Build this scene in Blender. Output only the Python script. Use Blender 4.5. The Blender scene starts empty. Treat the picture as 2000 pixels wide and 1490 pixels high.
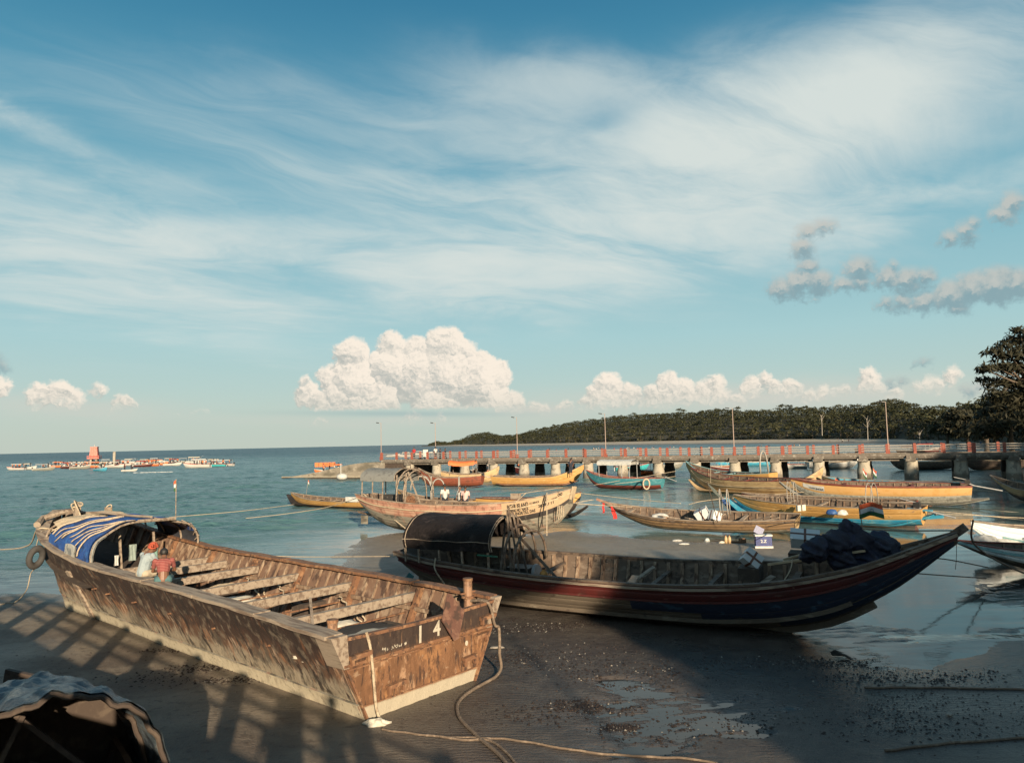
import bpy, math, random
import numpy as np
from mathutils import Vector, Matrix

random.seed(7)
RS = np.random.RandomState(11)
scene = bpy.context.scene
COL = scene.collection

# ------------------------------------------------------------------ camera
H = 4.5
FPX = 1503.0
PITCH = math.atan(118.8 / FPX)
ROLL = 0.0222
cam_d = bpy.data.cameras.new('camera')
cam = bpy.data.objects.new('camera', cam_d)
COL.objects.link(cam)
fw = Vector((0, math.cos(PITCH), math.sin(PITCH)))
up0 = Vector((0, -math.sin(PITCH), math.cos(PITCH)))
hx = Vector((1, 0, 0))
upv = up0 * math.cos(ROLL) + hx * math.sin(ROLL)
riv = hx * math.cos(ROLL) - up0 * math.sin(ROLL)
M = Matrix((riv, upv, -fw)).transposed().to_4x4()
M.translation = (0, 0, H)
cam.matrix_world = M
cam_d.sensor_width = 36
cam_d.lens = 36 * FPX / 2000
cam_d.clip_start = 0.05
cam_d.clip_end = 40000
scene.camera = cam

# ------------------------------------------------------------------ sun
SUN_EL = math.radians(14.6)
SUN_AZ = math.radians(164.7)          # clockwise from +Y
to_sun = Vector((math.sin(SUN_AZ) * math.cos(SUN_EL), math.cos(SUN_AZ) * math.cos(SUN_EL), math.sin(SUN_EL)))
sd = bpy.data.lights.new('sun', 'SUN')
sd.energy = 5.0
sd.angle = math.radians(0.5)
sd.color = (1.0, 0.80, 0.56)
sun = bpy.data.objects.new('sun', sd)
sun.rotation_euler = (-to_sun).to_track_quat('-Z', 'Y').to_euler()
COL.objects.link(sun)

# ------------------------------------------------------------------ sky
W = bpy.data.worlds.new('World')
scene.world = W
W.use_nodes = True
nt = W.node_tree
nt.nodes.clear()
try:
    W.cycles.sampling_method = 'MANUAL'
    W.cycles.sample_map_resolution = 512
except Exception:
    pass


class E:
    """tiny expression wrapper over shader math nodes"""
    tree = nt

    def __init__(s, sock):
        s.s = sock

    @staticmethod
    def op(o, *a, clamp=False):
        n = E.tree.nodes.new('ShaderNodeMath')
        n.operation = o
        n.use_clamp = clamp
        for i, x in enumerate(a):
            if isinstance(x, E):
                E.tree.links.new(x.s, n.inputs[i])
            else:
                n.inputs[i].default_value = x
        return E(n.outputs[0])

    def __add__(s, o): return E.op('ADD', s, o)
    __radd__ = __add__
    def __sub__(s, o): return E.op('SUBTRACT', s, o)
    def __rsub__(s, o): return E.op('SUBTRACT', o, s)
    def __mul__(s, o): return E.op('MULTIPLY', s, o)
    __rmul__ = __mul__
    def __truediv__(s, o): return E.op('DIVIDE', s, o)


def esm(x, a, b):
    n = E.tree.nodes.new('ShaderNodeMapRange')
    n.interpolation_type = 'SMOOTHSTEP'
    E.tree.links.new(x.s, n.inputs[0])
    n.inputs[1].default_value = a
    n.inputs[2].default_value = b
    return E(n.outputs[0])


def evec(x, y, z=0.0):
    n = E.tree.nodes.new('ShaderNodeCombineXYZ')
    for i, v in enumerate((x, y, z)):
        if isinstance(v, E):
            E.tree.links.new(v.s, n.inputs[i])
        else:
            n.inputs[i].default_value = v
    return n.outputs[0]


def enoise(vec, scale, detail=5, rough=0.55, dist=0.0):
    n = E.tree.nodes.new('ShaderNodeTexNoise')
    n.inputs['Scale'].default_value = scale
    n.inputs['Detail'].default_value = detail
    n.inputs['Roughness'].default_value = rough
    n.inputs['Distortion'].default_value = dist
    E.tree.links.new(vec, n.inputs['Vector'])
    return E(n.outputs['Fac'])


def emix(f, a, b, mode='MIX'):
    n = E.tree.nodes.new('ShaderNodeMix')
    n.data_type = 'RGBA'
    n.blend_type = mode
    for i, v in ((0, f), (6, a), (7, b)):
        if isinstance(v, E):
            E.tree.links.new(v.s, n.inputs[i])
        elif isinstance(v, (int, float)):
            n.inputs[i].default_value = v
        else:
            n.inputs[i].default_value = (*v, 1)
    return E(n.outputs[2])


tc = nt.nodes.new('ShaderNodeTexCoord')
sep = nt.nodes.new('ShaderNodeSeparateXYZ')
nt.links.new(tc.outputs['Generated'], sep.inputs[0])
dx, dy, dz = (E(sep.outputs[i]) for i in range(3))
az = E.op('ARCTAN2', dx, dy)                       # 0 straight ahead, + right
el = E.op('ARCSINE', dz)
sky = nt.nodes.new('ShaderNodeTexSky')
sky.sky_type = 'NISHITA'
sky.sun_disc = False
sky.sun_elevation = SUN_EL
sky.sun_rotation = SUN_AZ
sky.air_density = 1.0
sky.dust_density = 0.6
sky.ozone_density = 2.0
EXPO = 1.15
SKY_STR = 0.05
ALB = 0.70            # the scene is exposed up; surfaces keep low real-world albedos
KS = 1.0 / (SKY_STR * 2 ** EXPO)
elc = E.op('MAXIMUM', el, 0.0)
rp = nt.nodes.new('ShaderNodeValToRGB')
nt.links.new((elc * (1 / 0.6)).s, rp.inputs[0])
cr = rp.color_ramp
stops = [(0.0, (.53, .60, .53)), (0.08, (.50, .62, .57)), (0.22, (.39, .61, .63)), (0.45, (.18, .45, .55)), (0.70, (.075, .30, .44)), (0.9, (.040, .205, .345)), (1.0, (.034, .175, .31))]
cr.elements[0].position, cr.elements[0].color = stops[0][0], (*stops[0][1], 1)
cr.elements[1].position, cr.elements[1].color = stops[-1][0], (*stops[-1][1], 1)
for p_, c_ in stops[1:-1]:
    e_ = cr.elements.new(p_)
    e_.color = (*c_, 1)


def K(c):
    return tuple(x * KS for x in c)


clear = emix(1.0, E(rp.outputs[0]), K((1, 1, 1)), 'MULTIPLY')
skyc = emix(0.06, clear, E(sky.outputs[0]))
# high cirrus: streaks combed on a plane far above, seen in perspective
hz = E.op('MAXIMUM', dz, 0.02)
px_ = dx / (hz + 0.12)
py_ = dy / (hz + 0.12)
ca, sa = math.cos(math.radians(24)), math.sin(math.radians(24))
u_ = px_ * ca + py_ * sa
v_ = py_ * ca - px_ * sa
warp = enoise(evec(u_ * 0.55, v_ * 0.8, 3.1), 1.0, 4, 0.5)
wrp2 = enoise(evec(u_ * 1.5, v_ * 1.7, 8.1), 1.0, 4, 0.5)
n1 = enoise(evec(u_ * 0.40 + warp * 1.2, v_ * 0.85 + warp * 1.9, 0.0), 1.0, 9, 0.60, 0.4)
n2 = enoise(evec(u_ * 1.3 + warp * 1.3 + wrp2 * 0.5, v_ * 2.8 + warp * 1.8 + wrp2 * 0.8, 5.0), 1.0, 9, 0.64, 0.5)
n4 = enoise(evec(az * 5 + warp, el * 9 + wrp2, 2.0), 1.0, 7, 0.6, 0.5)


def band(a0, e0, ang, hl, hw, amp):
    """soft elongated bank of cloud about azimuth a0, elevation e0"""
    c, s = math.cos(ang), math.sin(ang)
    p = azw * (c / hl) + (elw * (s / hl) + (-(a0 * c + e0 * s) / hl))
    q = elw * (c / hw) + (azw * (-s / hw) + (-(e0 * c - a0 * s) / hw))
    r = E.op('MULTIPLY_ADD', p, p, q * q)
    return E.op('EXPONENT', r * -1.0) * amp


def pxd(x, y):
    return math.atan((x - 1000) / FPX), math.atan((886 - 0.0222 * x - y) / FPX)


def pband(x0, y0, x1, y1, wpx, amp):
    a0, e0 = pxd(x0, y0)
    a1, e1 = pxd(x1, y1)
    return band((a0 + a1) / 2, (e0 + e1) / 2, math.atan2(e1 - e0, a1 - a0), math.hypot(a1 - a0, e1 - e0) / 2 * 1.1, wpx / FPX, amp)


azw = az + (warp - 0.5) * 0.16 + (n4 - 0.5) * 0.07
elw = el + (wrp2 - 0.5) * 0.10 + (n4 - 0.5) * 0.05
B_ = [pband(-200, 480, 500, 560, 110, 1.35), pband(350, 520, 1350, 470, 80, 1.35), pband(1000, 420, 2000, 230, 105, 1.6), pband(1000, 330, 1900, 150, 70, 0.6),
      pband(300, 215, 1250, 235, 55, 0.50), pband(1400, 340, 2100, 90, 70, 0.60), pband(-100, 290, 180, 335, 20, 0.7),
      pband(550, 330, 1250, 400, 70, 0.75), pband(850, 125, 1280, 160, 45, 0.55), pband(-150, 610, 350, 640, 40, 0.55), pband(500, 590, 1100, 600, 40, 0.45),
      pband(1500, 480, 2100, 430, 24, 0.6), pband(120, 340, 560, 380, 24, 0.4)]
cov = B_[0]
for b in B_[1:]:
    cov = cov + b
cov = cov - pband(1130, 235, 1290, 210, 26, 0.6) - pband(860, 325, 1000, 325, 24, 0.4)
away = 1.0 - esm(E.op('COSINE', az), 0.2, 0.75)
cov = cov + away * 0.45
cir = cov * (0.10 + esm(n1, 0.34, 0.64) * 1.0) * (0.22 + esm(n2, 0.30, 0.68) * 1.0)
cir = E.op('MULTIPLY', cir / (cir + 0.62) * 1.30, esm(el, 0.02, 0.12))
skyc = emix(E.op('MINIMUM', cir, 0.97), skyc, K((.68, .74, .71)))
# faint hazy cloud bank low along the horizon
azw, elw = az + (n4 - 0.5) * 0.03, el + (n4 - 0.5) * 0.03
bk_ = pband(1120, 785, 1960, 770, 26, 0.75) + pband(960, 800, 1120, 806, 14, 0.6) + pband(-60, 808, 300, 815, 20, 0.55) + pband(480, 822, 980, 826, 12, 0.45)
skyc = emix(E.op('MINIMUM', bk_ * (0.55 + n2 * 1.2), 0.9), skyc, K((.63, .63, .57)))
skyh = skyc
# heaped cumulus: relief built from many puffs roughened by billow noise, lit from the sun's side
X0 = az * FPX
Y0 = el * FPX
wa = enoise(evec(X0 * 0.020, Y0 * 0.020, 1.0), 1.0, 6, 0.62)
wb = enoise(evec(X0 * 0.020, Y0 * 0.020, 7.0), 1.0, 6, 0.62)
wc = enoise(evec(X0 * 0.085, Y0 * 0.085, 4.0), 1.0, 5, 0.62)
XW = X0 + (wa - 0.5) * 44.0 + (wc - 0.5) * 15.0
YW = Y0 + (wb - 0.5) * 34.0 + (wc - 0.5) * 15.0


def puffs(XX, YY):
    out = None
    vec_ = evec(XX, YY, 0.0)
    for base, lst in CLOUDS:
        h = None
        for (x, y, r) in lst:
            a0, e0 = pxd(x, y)
            n = nt.nodes.new('ShaderNodeVectorMath')
            n.operation = 'DISTANCE'
            nt.links.new(vec_, n.inputs[0])
            n.inputs[1].default_value = (a0 * FPX, e0 * FPX, 0)
            r = r * 1.12 + 2.0
            d = E(n.outputs['Value'])
            q = E.op('MULTIPLY_ADD', d * d, -1.0 / (r * 1.12), r * 1.12)
            h = q if h is None else E.op('SMOOTH_MAX', h, q, 3.0)
        e0 = pxd(lst[0][0], base)[1] * FPX
        h = E.op('MINIMUM', h, (Y0 - e0) * (2.2 if base == 807 else 0.55))
        out = h if out is None else E.op('MAXIMUM', out, h)
    return out


GREY = [(1536, 578, 24), (1575, 572, 30), (1612, 572, 26), (1588, 540, 20), (1582, 505, 22), (1598, 475, 20), (1622, 468, 16), (1640, 466, 11), (1660, 578, 18), (1692, 550, 22), (1688, 575, 20), (1745, 572, 24), (1785, 580, 26), (1820, 578, 20), (1760, 552, 12),
        (1740, 618, 14), (1775, 616, 20), (1820, 618, 24), (1870, 612, 30), (1915, 600, 30), (1960, 600, 32), (2000, 600, 26), (1880, 632, 18), (1870, 512, 16), (1905, 505, 18), (1925, 492, 12), (1985, 480, 20), (2010, 465, 20),
        (1812, 724, 9), (1798, 726, 6), (1740, 757, 7), (1765, 754, 7), (-20, 738, 16), (0, 742, 9), (1895, 772, 10), (1925, 768, 11), (1950, 772, 9), (1600, 604, 7)]
CLOUDS = [(807, [(600, 775, 20), (593, 755, 11), (630, 788, 20), (660, 775, 30), (692, 745, 42), (688, 700, 30), (650, 745, 24), (740, 775, 38), (768, 678, 24), (762, 725, 40), (815, 735, 48), (815, 690, 26), (870, 730, 52), (873, 685, 38), (905, 690, 26), (935, 705, 22),
                  (925, 745, 50), (965, 735, 28), (960, 775, 30), (850, 785, 40), (700, 790, 30)]),
          (812, [(997, 783, 17), (1012, 792, 15), (985, 800, 12), (1052, 798, 13)]),
          (806, [(1165, 775, 21), (1190, 755, 24), (1230, 770, 19), (1145, 790, 15), (1200, 788, 22)]),
          (804, [(1275, 775, 18), (1305, 752, 20), (1335, 768, 22), (1372, 768, 17), (1396, 756, 17), (1410, 775, 15), (1300, 785, 18)]),
          (788, [(1470, 760, 18), (1495, 748, 14), (1515, 765, 16), (1545, 763, 15), (1700, 748, 17), (1702, 768, 19), (1640, 782, 14)]),
          (800, [(1440, 788, 14), (1580, 780, 12), (1610, 772, 11), (1750, 778, 12), (1260, 792, 14), (1100, 796, 14)]),
          (784, [(1825, 762, 14), (1860, 748, 13), (1795, 766, 9), (1920, 775, 10)]),
          (820, [(75, 790, 18), (115, 785, 21), (145, 792, 15), (190, 778, 9), (240, 800, 15), (234, 815, 14), (388, 818, 11), (345, 830, 9), (-8, 775, 15)]),
          (828, [(795, 820, 8), (860, 820, 9), (812, 817, 8), (625, 828, 9)])]


def billow(XX, YY):
    vo = nt.nodes.new('ShaderNodeTexVoronoi')
    vo.feature = 'SMOOTH_F1'
    vo.inputs['Scale'].default_value = 0.075
    vo.inputs['Detail'].default_value = 3.0
    vo.inputs['Roughness'].default_value = 0.55
    vo.inputs['Smoothness'].default_value = 0.35
    nt.links.new(evec(XX, YY, 0.0), vo.inputs['Vector'])
    return 1.0 - E(vo.outputs['Distance'])


EPS = 3.0
H0 = puffs(XW, YW) + (billow(XW, YW) - 0.45) * 8.0
H1 = puffs(XW + 0.7 * EPS, YW + 1.0 * EPS) + (billow(XW + 0.7 * EPS, YW + 1.0 * EPS) - 0.45) * 8.0
slope = (H0 - H1) * (1.0 / EPS)
lit = esm(slope * 0.8 + (wb - 0.5) * 2.6 + (wa - 0.5) * 2.6, -1.9, 1.3)
calp = esm(H0 + (wc - 0.5) * 16.0, -6.0, 12.0)
ccol = emix(lit, K((.50, .51, .47)), K((.97, .86, .73)))
ccol = emix((1.0 - esm(el, 0.02, 0.085)) * 0.45, ccol, K((.52, .54, .48)))
skyf = emix(calp * 0.97, skyh, ccol)


def greys(up_):
    gv = evec(XW, Y0 * 1.15 + (YW - Y0) * 1.4 + up_, 0.0)
    o_ = None
    for (x, y, r) in GREY:
        a0, e0 = pxd(x, y)
        n = nt.nodes.new('ShaderNodeVectorMath')
        n.operation = 'DISTANCE'
        nt.links.new(gv, n.inputs[0])
        n.inputs[1].default_value = (a0 * FPX, e0 * FPX * 1.15, 0)
        q = E(n.outputs['Value']) * (-1.0) + r * 1.15
        o_ = q if o_ is None else E.op('SMOOTH_MAX', o_, q, 8.0)
    return o_


hg = greys(0.0)
hg2 = greys(6.0)
galp = esm(hg + (wc - 0.5) * 26.0 + (wb - 0.5) * 20.0, -7.0, 16.0)
gtone = esm((hg - hg2) * 0.11 + (wc - 0.5) * 1.6 + (wa - 0.5) * 1.2 + (el - 0.20) * 4.0, -0.65, 0.85)
skyf = emix(galp * 0.85, skyf, emix(gtone, K((.24, .36, .40)), K((.55, .55, .51))))
# thin dark flat base of the big cloud
azw, elw = az, el
bs0 = pband(600, 809, 965, 809, 5.5, 0.9)
skyf = emix(bs0 * 0.55, skyf, K((.27, .42, .46)))
# haze bank at the horizon
hb = (1.0 - esm(el, 0.0, 0.075)) * 0.42
hz_c = K((.53, .59, .52))
skyh = emix(hb, skyh, hz_c)
skyf = emix(hb, skyf, hz_c)


def background(c):
    b_ = nt.nodes.new('ShaderNodeBackground')
    b_.inputs[1].default_value = SKY_STR
    if isinstance(c, E):
        nt.links.new(c.s, b_.inputs[0])
    else:
        b_.inputs[0].default_value = (*c, 1)
    return b_.outputs[0]


def mixsh(f, a_, b_):
    n = nt.nodes.new('ShaderNodeMixShader')
    nt.links.new(f.s, n.inputs[0])
    nt.links.new(a_, n.inputs[1])
    nt.links.new(b_, n.inputs[2])
    return n.outputs[0]


# the heaped clouds only stand low in the sky ahead; skip their sums elsewhere (their own cover is nil there)
low_front = E.op('MULTIPLY', E.op('LESS_THAN', el + E.op('GREATER_THAN', az, 0.08) * -0.145, 0.165), E.op('LESS_THAN', E.op('ABSOLUTE', az), 0.72))
above = E.op('GREATER_THAN', el, -0.002)
sh_sky = mixsh(low_front, background(skyh), background(skyf))
sh_all = mixsh(above, background(K((.20, .24, .22))), sh_sky)
wo = nt.nodes.new('ShaderNodeOutputWorld')
nt.links.new(sh_all, wo.inputs[0])

scene.view_settings.view_transform = 'Standard'
scene.view_settings.look = 'None'
scene.view_settings.exposure = EXPO
scene.view_settings.gamma = 1.0
scene.view_settings.use_curve_mapping = False

# ------------------------------------------------------------------ helpers


def ray(px, py):
    return fw + riv * ((px - 1000) / FPX) + upv * ((745 - py) / FPX)


def G(px, py, z=0.0):
    d = ray(px, py)
    return Vector((0, 0, H)) + d * ((z - H) / d.z)


def P(px, py, Y):
    d = ray(px, py)
    return Vector((0, 0, H)) + d * (Y / d.y)


class MB:
    def __init__(s):
        s.v = []
        s.f = []

    def add(s, vs, fs):
        o = len(s.v)
        s.v += [tuple(p) for p in vs]
        s.f += [tuple(i + o for i in f) for f in fs]
        return s

    def box(s, c, size, rz=0.0, rx=0.0, ry=0.0):
        m = Matrix.Rotation(rz, 3, 'Z') @ Matrix.Rotation(ry, 3, 'Y') @ Matrix.Rotation(rx, 3, 'X')
        c = Vector(c)
        vs = [c + m @ Vector((x * size[0] / 2, y * size[1] / 2, z * size[2] / 2)) for z in (-1, 1) for y in (-1, 1) for x in (-1, 1)]
        return s.add(vs, [(0, 2, 3, 1), (4, 5, 7, 6), (0, 1, 5, 4), (2, 6, 7, 3), (0, 4, 6, 2), (1, 3, 7, 5)])

    def beam(s, p0, p1, w, h, up=(0, 0, 1)):
        p0, p1 = Vector(p0), Vector(p1)
        return s.sweep([p0, p1], [(-w / 2, -h / 2), (w / 2, -h / 2), (w / 2, h / 2), (-w / 2, h / 2)], up)

    def sweep(s, pts, prof, up=(0, 0, 1), caps=True, scale=None):
        pts = [Vector(p) for p in pts]
        up = Vector(up)
        n, k = len(pts), len(prof)
        vs = []
        for i, p in enumerate(pts):
            t = (pts[min(i + 1, n - 1)] - pts[max(i - 1, 0)])
            t.normalize()
            a = t.cross(up)
            if a.length < 1e-4:
                a = t.cross(Vector((1, 0, 0)))
            a.normalize()
            b = a.cross(t)
            q = scale[i] if scale else 1
            for (x, y) in prof:
                vs.append(p + a * (x * q) + b * (y * q))
        fs = [(i * k + j, i * k + (j + 1) % k, (i + 1) * k + (j + 1) % k, (i + 1) * k + j) for i in range(n - 1) for j in range(k)]
        if caps:
            fs += [tuple(range(k))[::-1], tuple((n - 1) * k + j for j in range(k))]
        return s.add(vs, fs)

    def tube(s, pts, r, n=6, up=(0, 0, 1), scale=None):
        prof = [(r * math.cos(2 * math.pi * j / n), r * math.sin(2 * math.pi * j / n)) for j in range(n)]
        return s.sweep(pts, prof, up, True, scale)

    def grid(s, P_, closed=False):
        n, k = len(P_), len(P_[0])
        vs = [p for row in P_ for p in row]
        fs = []
        for i in range(n - 1):
            for j in range(k if closed else k - 1):
                j2 = (j + 1) % k
                fs.append((i * k + j, i * k + j2, (i + 1) * k + j2, (i + 1) * k + j))
        return s.add(vs, fs)

    def ell(s, c, r, nu=10, nv=6, rot=None, jit=0.0):
        c = Vector(c)
        rows = []
        for i in range(nv + 1):
            th = math.pi * i / nv
            row = []
            for j in range(nu):
                ph = 2 * math.pi * j / nu
                q = Vector((math.sin(th) * math.cos(ph), math.sin(th) * math.sin(ph), math.cos(th)))
                if jit and 0 < i < nv:
                    q *= 1 + random.uniform(-jit, jit)
                q = Vector((q.x * r[0], q.y * r[1], q.z * r[2]))
                if rot:
                    q = rot @ q
                row.append(c + q)
            rows.append(row)
        return s.grid(rows, True)

    def cap(s, p0, p1, r0, r1, n=10):
        """tapered capsule"""
        p0, p1 = Vector(p0), Vector(p1)
        t = p1 - p0
        L = max(t.length, 1e-6)
        t /= L
        a = t.cross(Vector((0.3, 0.2, 1)))
        a.normalize()
        b = t.cross(a)
        rows = []
        for k in range(5):
            g = math.pi / 2 * k / 4
            rows.append((p0 - t * r0 * math.cos(g), r0 * math.sin(g)))
        for k in range(5):
            g = math.pi / 2 * k / 4
            rows.append((p1 + t * r1 * math.sin(g), r1 * math.cos(g)))
        return s.grid([[c + a * (r * math.cos(2 * math.pi * j / n)) + b * (r * math.sin(2 * math.pi * j / n)) for j in range(n)] for c, r in rows], True)

    def mesh(s, name, smooth=False):
        me = bpy.data.meshes.new(name)
        me.from_pydata(s.v, [], s.f)
        if smooth:
            me.polygons.foreach_set('use_smooth', [True] * len(me.polygons))
        me.update()
        return me

    def build(s, name, m, parent=None, smooth=False, **kw):
        return link(name, s.mesh(name, smooth), m, parent, **kw)


def link(name, me, m, parent=None, **kw):
    o = bpy.data.objects.new(name, me)
    COL.objects.link(o)
    if m is not None and not me.materials:
        for q in (m if isinstance(m, (list, tuple)) else [m]):
            me.materials.append(q)
    if parent is not None:
        o.parent = parent
    for k, v in kw.items():
        o[k] = v
    return o


def empty(name, loc, rz=0.0, rx=0.0, ry=0.0, **kw):
    o = bpy.data.objects.new(name, None)
    o.empty_display_size = 0.2
    o.location = loc
    o.rotation_euler = (rx, ry, rz)
    COL.objects.link(o)
    for k, v in kw.items():
        o[k] = v
    return o


def copy_tree(o, parent=None):
    c = o.copy()
    COL.objects.link(c)
    if parent is not None:
        c.parent = parent
    for ch in list(o.children):
        copy_tree(ch, c)
    return c


def evaluated(me, mods):
    """apply modifiers (type, dict) to a mesh without operators"""
    o = bpy.data.objects.new('tmp', me)
    COL.objects.link(o)
    for t, kw in mods:
        m = o.modifiers.new(t, t)
        for k, v in kw.items():
            setattr(m, k, v)
    dg = bpy.context.evaluated_depsgraph_get()
    r = bpy.data.meshes.new_from_object(o.evaluated_get(dg))
    bpy.data.objects.remove(o)
    return r


def remesh(mb, voxel, smooth=4):
    me = mb.mesh('m')
    r = evaluated(me, [('REMESH', dict(mode='VOXEL', voxel_size=voxel, use_smooth_shade=True)), ('SMOOTH', dict(factor=0.5, iterations=smooth))])
    return r


def hsh(x, y, z=0.0):
    v = math.sin(x * 12.9898 + y * 78.233 + z * 37.719) * 43758.5453
    return v - math.floor(v)


def vnoise(X, Y, seed=0):
    """numpy value noise"""
    xi, yi = np.floor(X), np.floor(Y)
    fx, fy = X - xi, Y - yi
    fx = fx * fx * (3 - 2 * fx)
    fy = fy * fy * (3 - 2 * fy)

    def h(a, b):
        v = np.sin(a * 127.1 + b * 311.7 + seed * 74.7) * 43758.5453
        return v - np.floor(v)
    return (h(xi, yi) * (1 - fx) + h(xi + 1, yi) * fx) * (1 - fy) + (h(xi, yi + 1) * (1 - fx) + h(xi + 1, yi + 1) * fx) * fy


def fbm(X, Y, oct=4, seed=0):
    t, a, n = 0, 0.5, 0
    for k in range(oct):
        t = t + a * vnoise(X * 2 ** k, Y * 2 ** k, seed + k)
        n += a
        a *= 0.5
    return t / n


# ------------------------------------------------------------------ materials
MATS = {}


def mat(name, base, rough=0.75, layers=(), bump=None, metallic=0.0, rvar=0.0, spec=0.5, world=False):
    """layered weathered material. layer = (kind, colour, params)
       ('n', col, scale, lo, hi, stretch(x,y,z))     noise patches
       ('z', col, axis, lo, hi, noise_amp, noise_scale)     gradient along an object axis with ragged edge"""
    if name in MATS:
        return MATS[name]
    m = bpy.data.materials.new(name)
    m.use_nodes = True
    t = m.node_tree
    E.tree = t
    bs = t.nodes['Principled BSDF']
    co = t.nodes.new('ShaderNodeTexCoord')
    if world:
        geo = t.nodes.new('ShaderNodeNewGeometry')
        cs = geo.outputs['Position']
    else:
        cs = co.outputs['Object']
    sp = t.nodes.new('ShaderNodeSeparateXYZ')
    t.links.new(cs, sp.inputs[0])
    X, Y, Z = (E(sp.outputs[i]) for i in range(3))
    c = None
    base = tuple(x * ALB for x in base)
    layers = [(L[0], tuple(x * ALB for x in L[1][:3]) + tuple(L[1][3:]), *L[2:]) for L in layers]
    col = base
    for i, L in enumerate(layers):
        if L[0] == 'n':
            _, lc, sc, lo, hi = L[:5]
            st = L[5] if len(L) > 5 else (1, 1, 1)
            n = enoise(evec(X * st[0] + i * 3.7, Y * st[1], Z * st[2]), sc, 6, 0.62, 0.3)
            f = esm(n, lo, hi)
        else:
            _, lc, ax, lo, hi, na, ns = L[:7]
            st = L[7] if len(L) > 7 else (1, 1, 1)
            n = enoise(evec(X * st[0] + i * 5.1, Y * st[1], Z * st[2]), ns, 5, 0.65, 0.2)
            v = (X, Y, Z)['xyz'.index(ax)] + (n - 0.5) * na
            f = esm(v, lo, hi) if lo < hi else 1.0 - esm(v, hi, lo)
        if len(lc) > 3:
            f = f * lc[3]
            lc = lc[:3]
        c = emix(f, col if c is None else c, lc)
    if c is None:
        bs.inputs['Base Color'].default_value = (*base, 1)
    else:
        t.links.new(c.s, bs.inputs['Base Color'])
    bs.inputs['Roughness'].default_value = rough
    bs.inputs['Metallic'].default_value = metallic
    bs.inputs['Specular IOR Level'].default_value = spec
    if rvar:
        n = enoise(cs, 9.0, 4)
        r = n * rvar + (rough - rvar * 0.5)
        t.links.new(r.s, bs.inputs['Roughness'])
    if bump:
        sc, strg = bump[:2]
        st = bump[2] if len(bump) > 2 else (1, 1, 1)
        n = enoise(evec(X * st[0], Y * st[1], Z * st[2]), sc, 6, 0.7)
        b = t.nodes.new('ShaderNodeBump')
        b.inputs['Strength'].default_value = strg
        b.inputs['Distance'].default_value = bump[3] if len(bump) > 3 else 0.02
        t.links.new(n.s, b.inputs['Height'])
        t.links.new(b.outputs[0], bs.inputs['Normal'])
    MATS[name] = m
    return m


def simple(name, col, rough=0.7, k=0.25, sc=8.0):
    """plain colour with faint grime"""
    d = tuple(x * (1 - k) * 0.75 for x in col)
    return mat(name, col, rough, [('n', (*d, 0.8), sc, 0.45, 0.7)], (sc * 4, 0.3))


m_rust_side = mat('rusty barge side', (0.13, 0.068, 0.040), 0.8, [
    ('n', (0.34, 0.17, 0.085, 0.75), 1.3, 0.50, 0.60, (2.6, 1, 0.6)),
    ('n', (0.60, 0.44, 0.32, 0.65), 1.7, 0.54, 0.59, (3.0, 1, 0.8)),
    ('z', (0.40, 0.35, 0.26, 0.85), 'z', 0.80, 0.55, 0.7, 2.0, (2.2, 1, 0.8)),
    ('n', (0.10, 0.085, 0.065, 0.8), 2.2, 0.50, 0.60, (1.5, 1, 0.8)),
    ('z', (0.050, 0.024, 0.016, 0.94), 'z', 0.88, 1.02, 0.95, 1.8, (3.0, 1, 0.45)),
    ('z', (0.032, 0.016, 0.011, 0.92), 'z', 1.10, 1.30, 0.5, 3.0, (3.0, 1, 0.45)),
    ('n', (0.26, 0.11, 0.045, 0.55), 2.6, 0.58, 0.66, (3.0, 1, 0.5)),
    ('n', (0.020, 0.011, 0.009, 0.9), 1.9, 0.52, 0.60, (2.4, 1, 0.5)),
    ('z', (0.60, 0.53, 0.39), 'z', 0.42, 0.30, 0.16, 3.0),
    ('n', (0.28, 0.23, 0.17, 0.55), 5.0, 0.50, 0.66, (1, 1, 0.7)),
    ('n', (0.04, 0.028, 0.02, 0.7), 16.0, 0.60, 0.66, (1.8, 1, 0.5))], (10, 0.9, (1, 1, 0.5), 0.03))
m_transom = mat('rusty transom plating', (0.165, 0.082, 0.046), 0.8, [
    ('n', (0.52, 0.36, 0.24, 0.7), 3.2, 0.54, 0.60, (1, 1, 0.45)),
    ('n', (0.40, 0.20, 0.085, 0.7), 2.2, 0.52, 0.62),
    ('n', (0.06, 0.028, 0.018, 0.92), 2.6, 0.46, 0.58, (1, 1, 0.6)), ('n', (0.05, 0.024, 0.016, 0.75), 9.0, 0.50, 0.60, (1, 1, 0.8)),
    ('n', (0.46, 0.38, 0.28, 0.55), 7.0, 0.60, 0.68),
    ('z', (0.030, 0.018, 0.014, 0.93), 'z', 0.98, 1.06, 0.16, 2.0),
    ('z', (0.28, 0.13, 0.05, 0.4), 'z', 1.12, 1.0, 0.3, 14.0, (1, 1, 0.2)),
    ('n', (0.025, 0.012, 0.010, 0.8), 12.0, 0.54, 0.62, (1, 1, 0.22)), ('n', (0.42, 0.23, 0.11, 0.22), 18.0, 0.6, 0.68, (1, 1, 0.2)),
    ('z', (0.42, 0.37, 0.28), 'z', 0.33, 0.27, 0.05, 6.0), 
    ('n', (0.16, 0.10, 0.06, 0.3), 20.0, 0.62, 0.70)], (14, 0.7, (1, 1, 0.7), 0.02))
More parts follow.
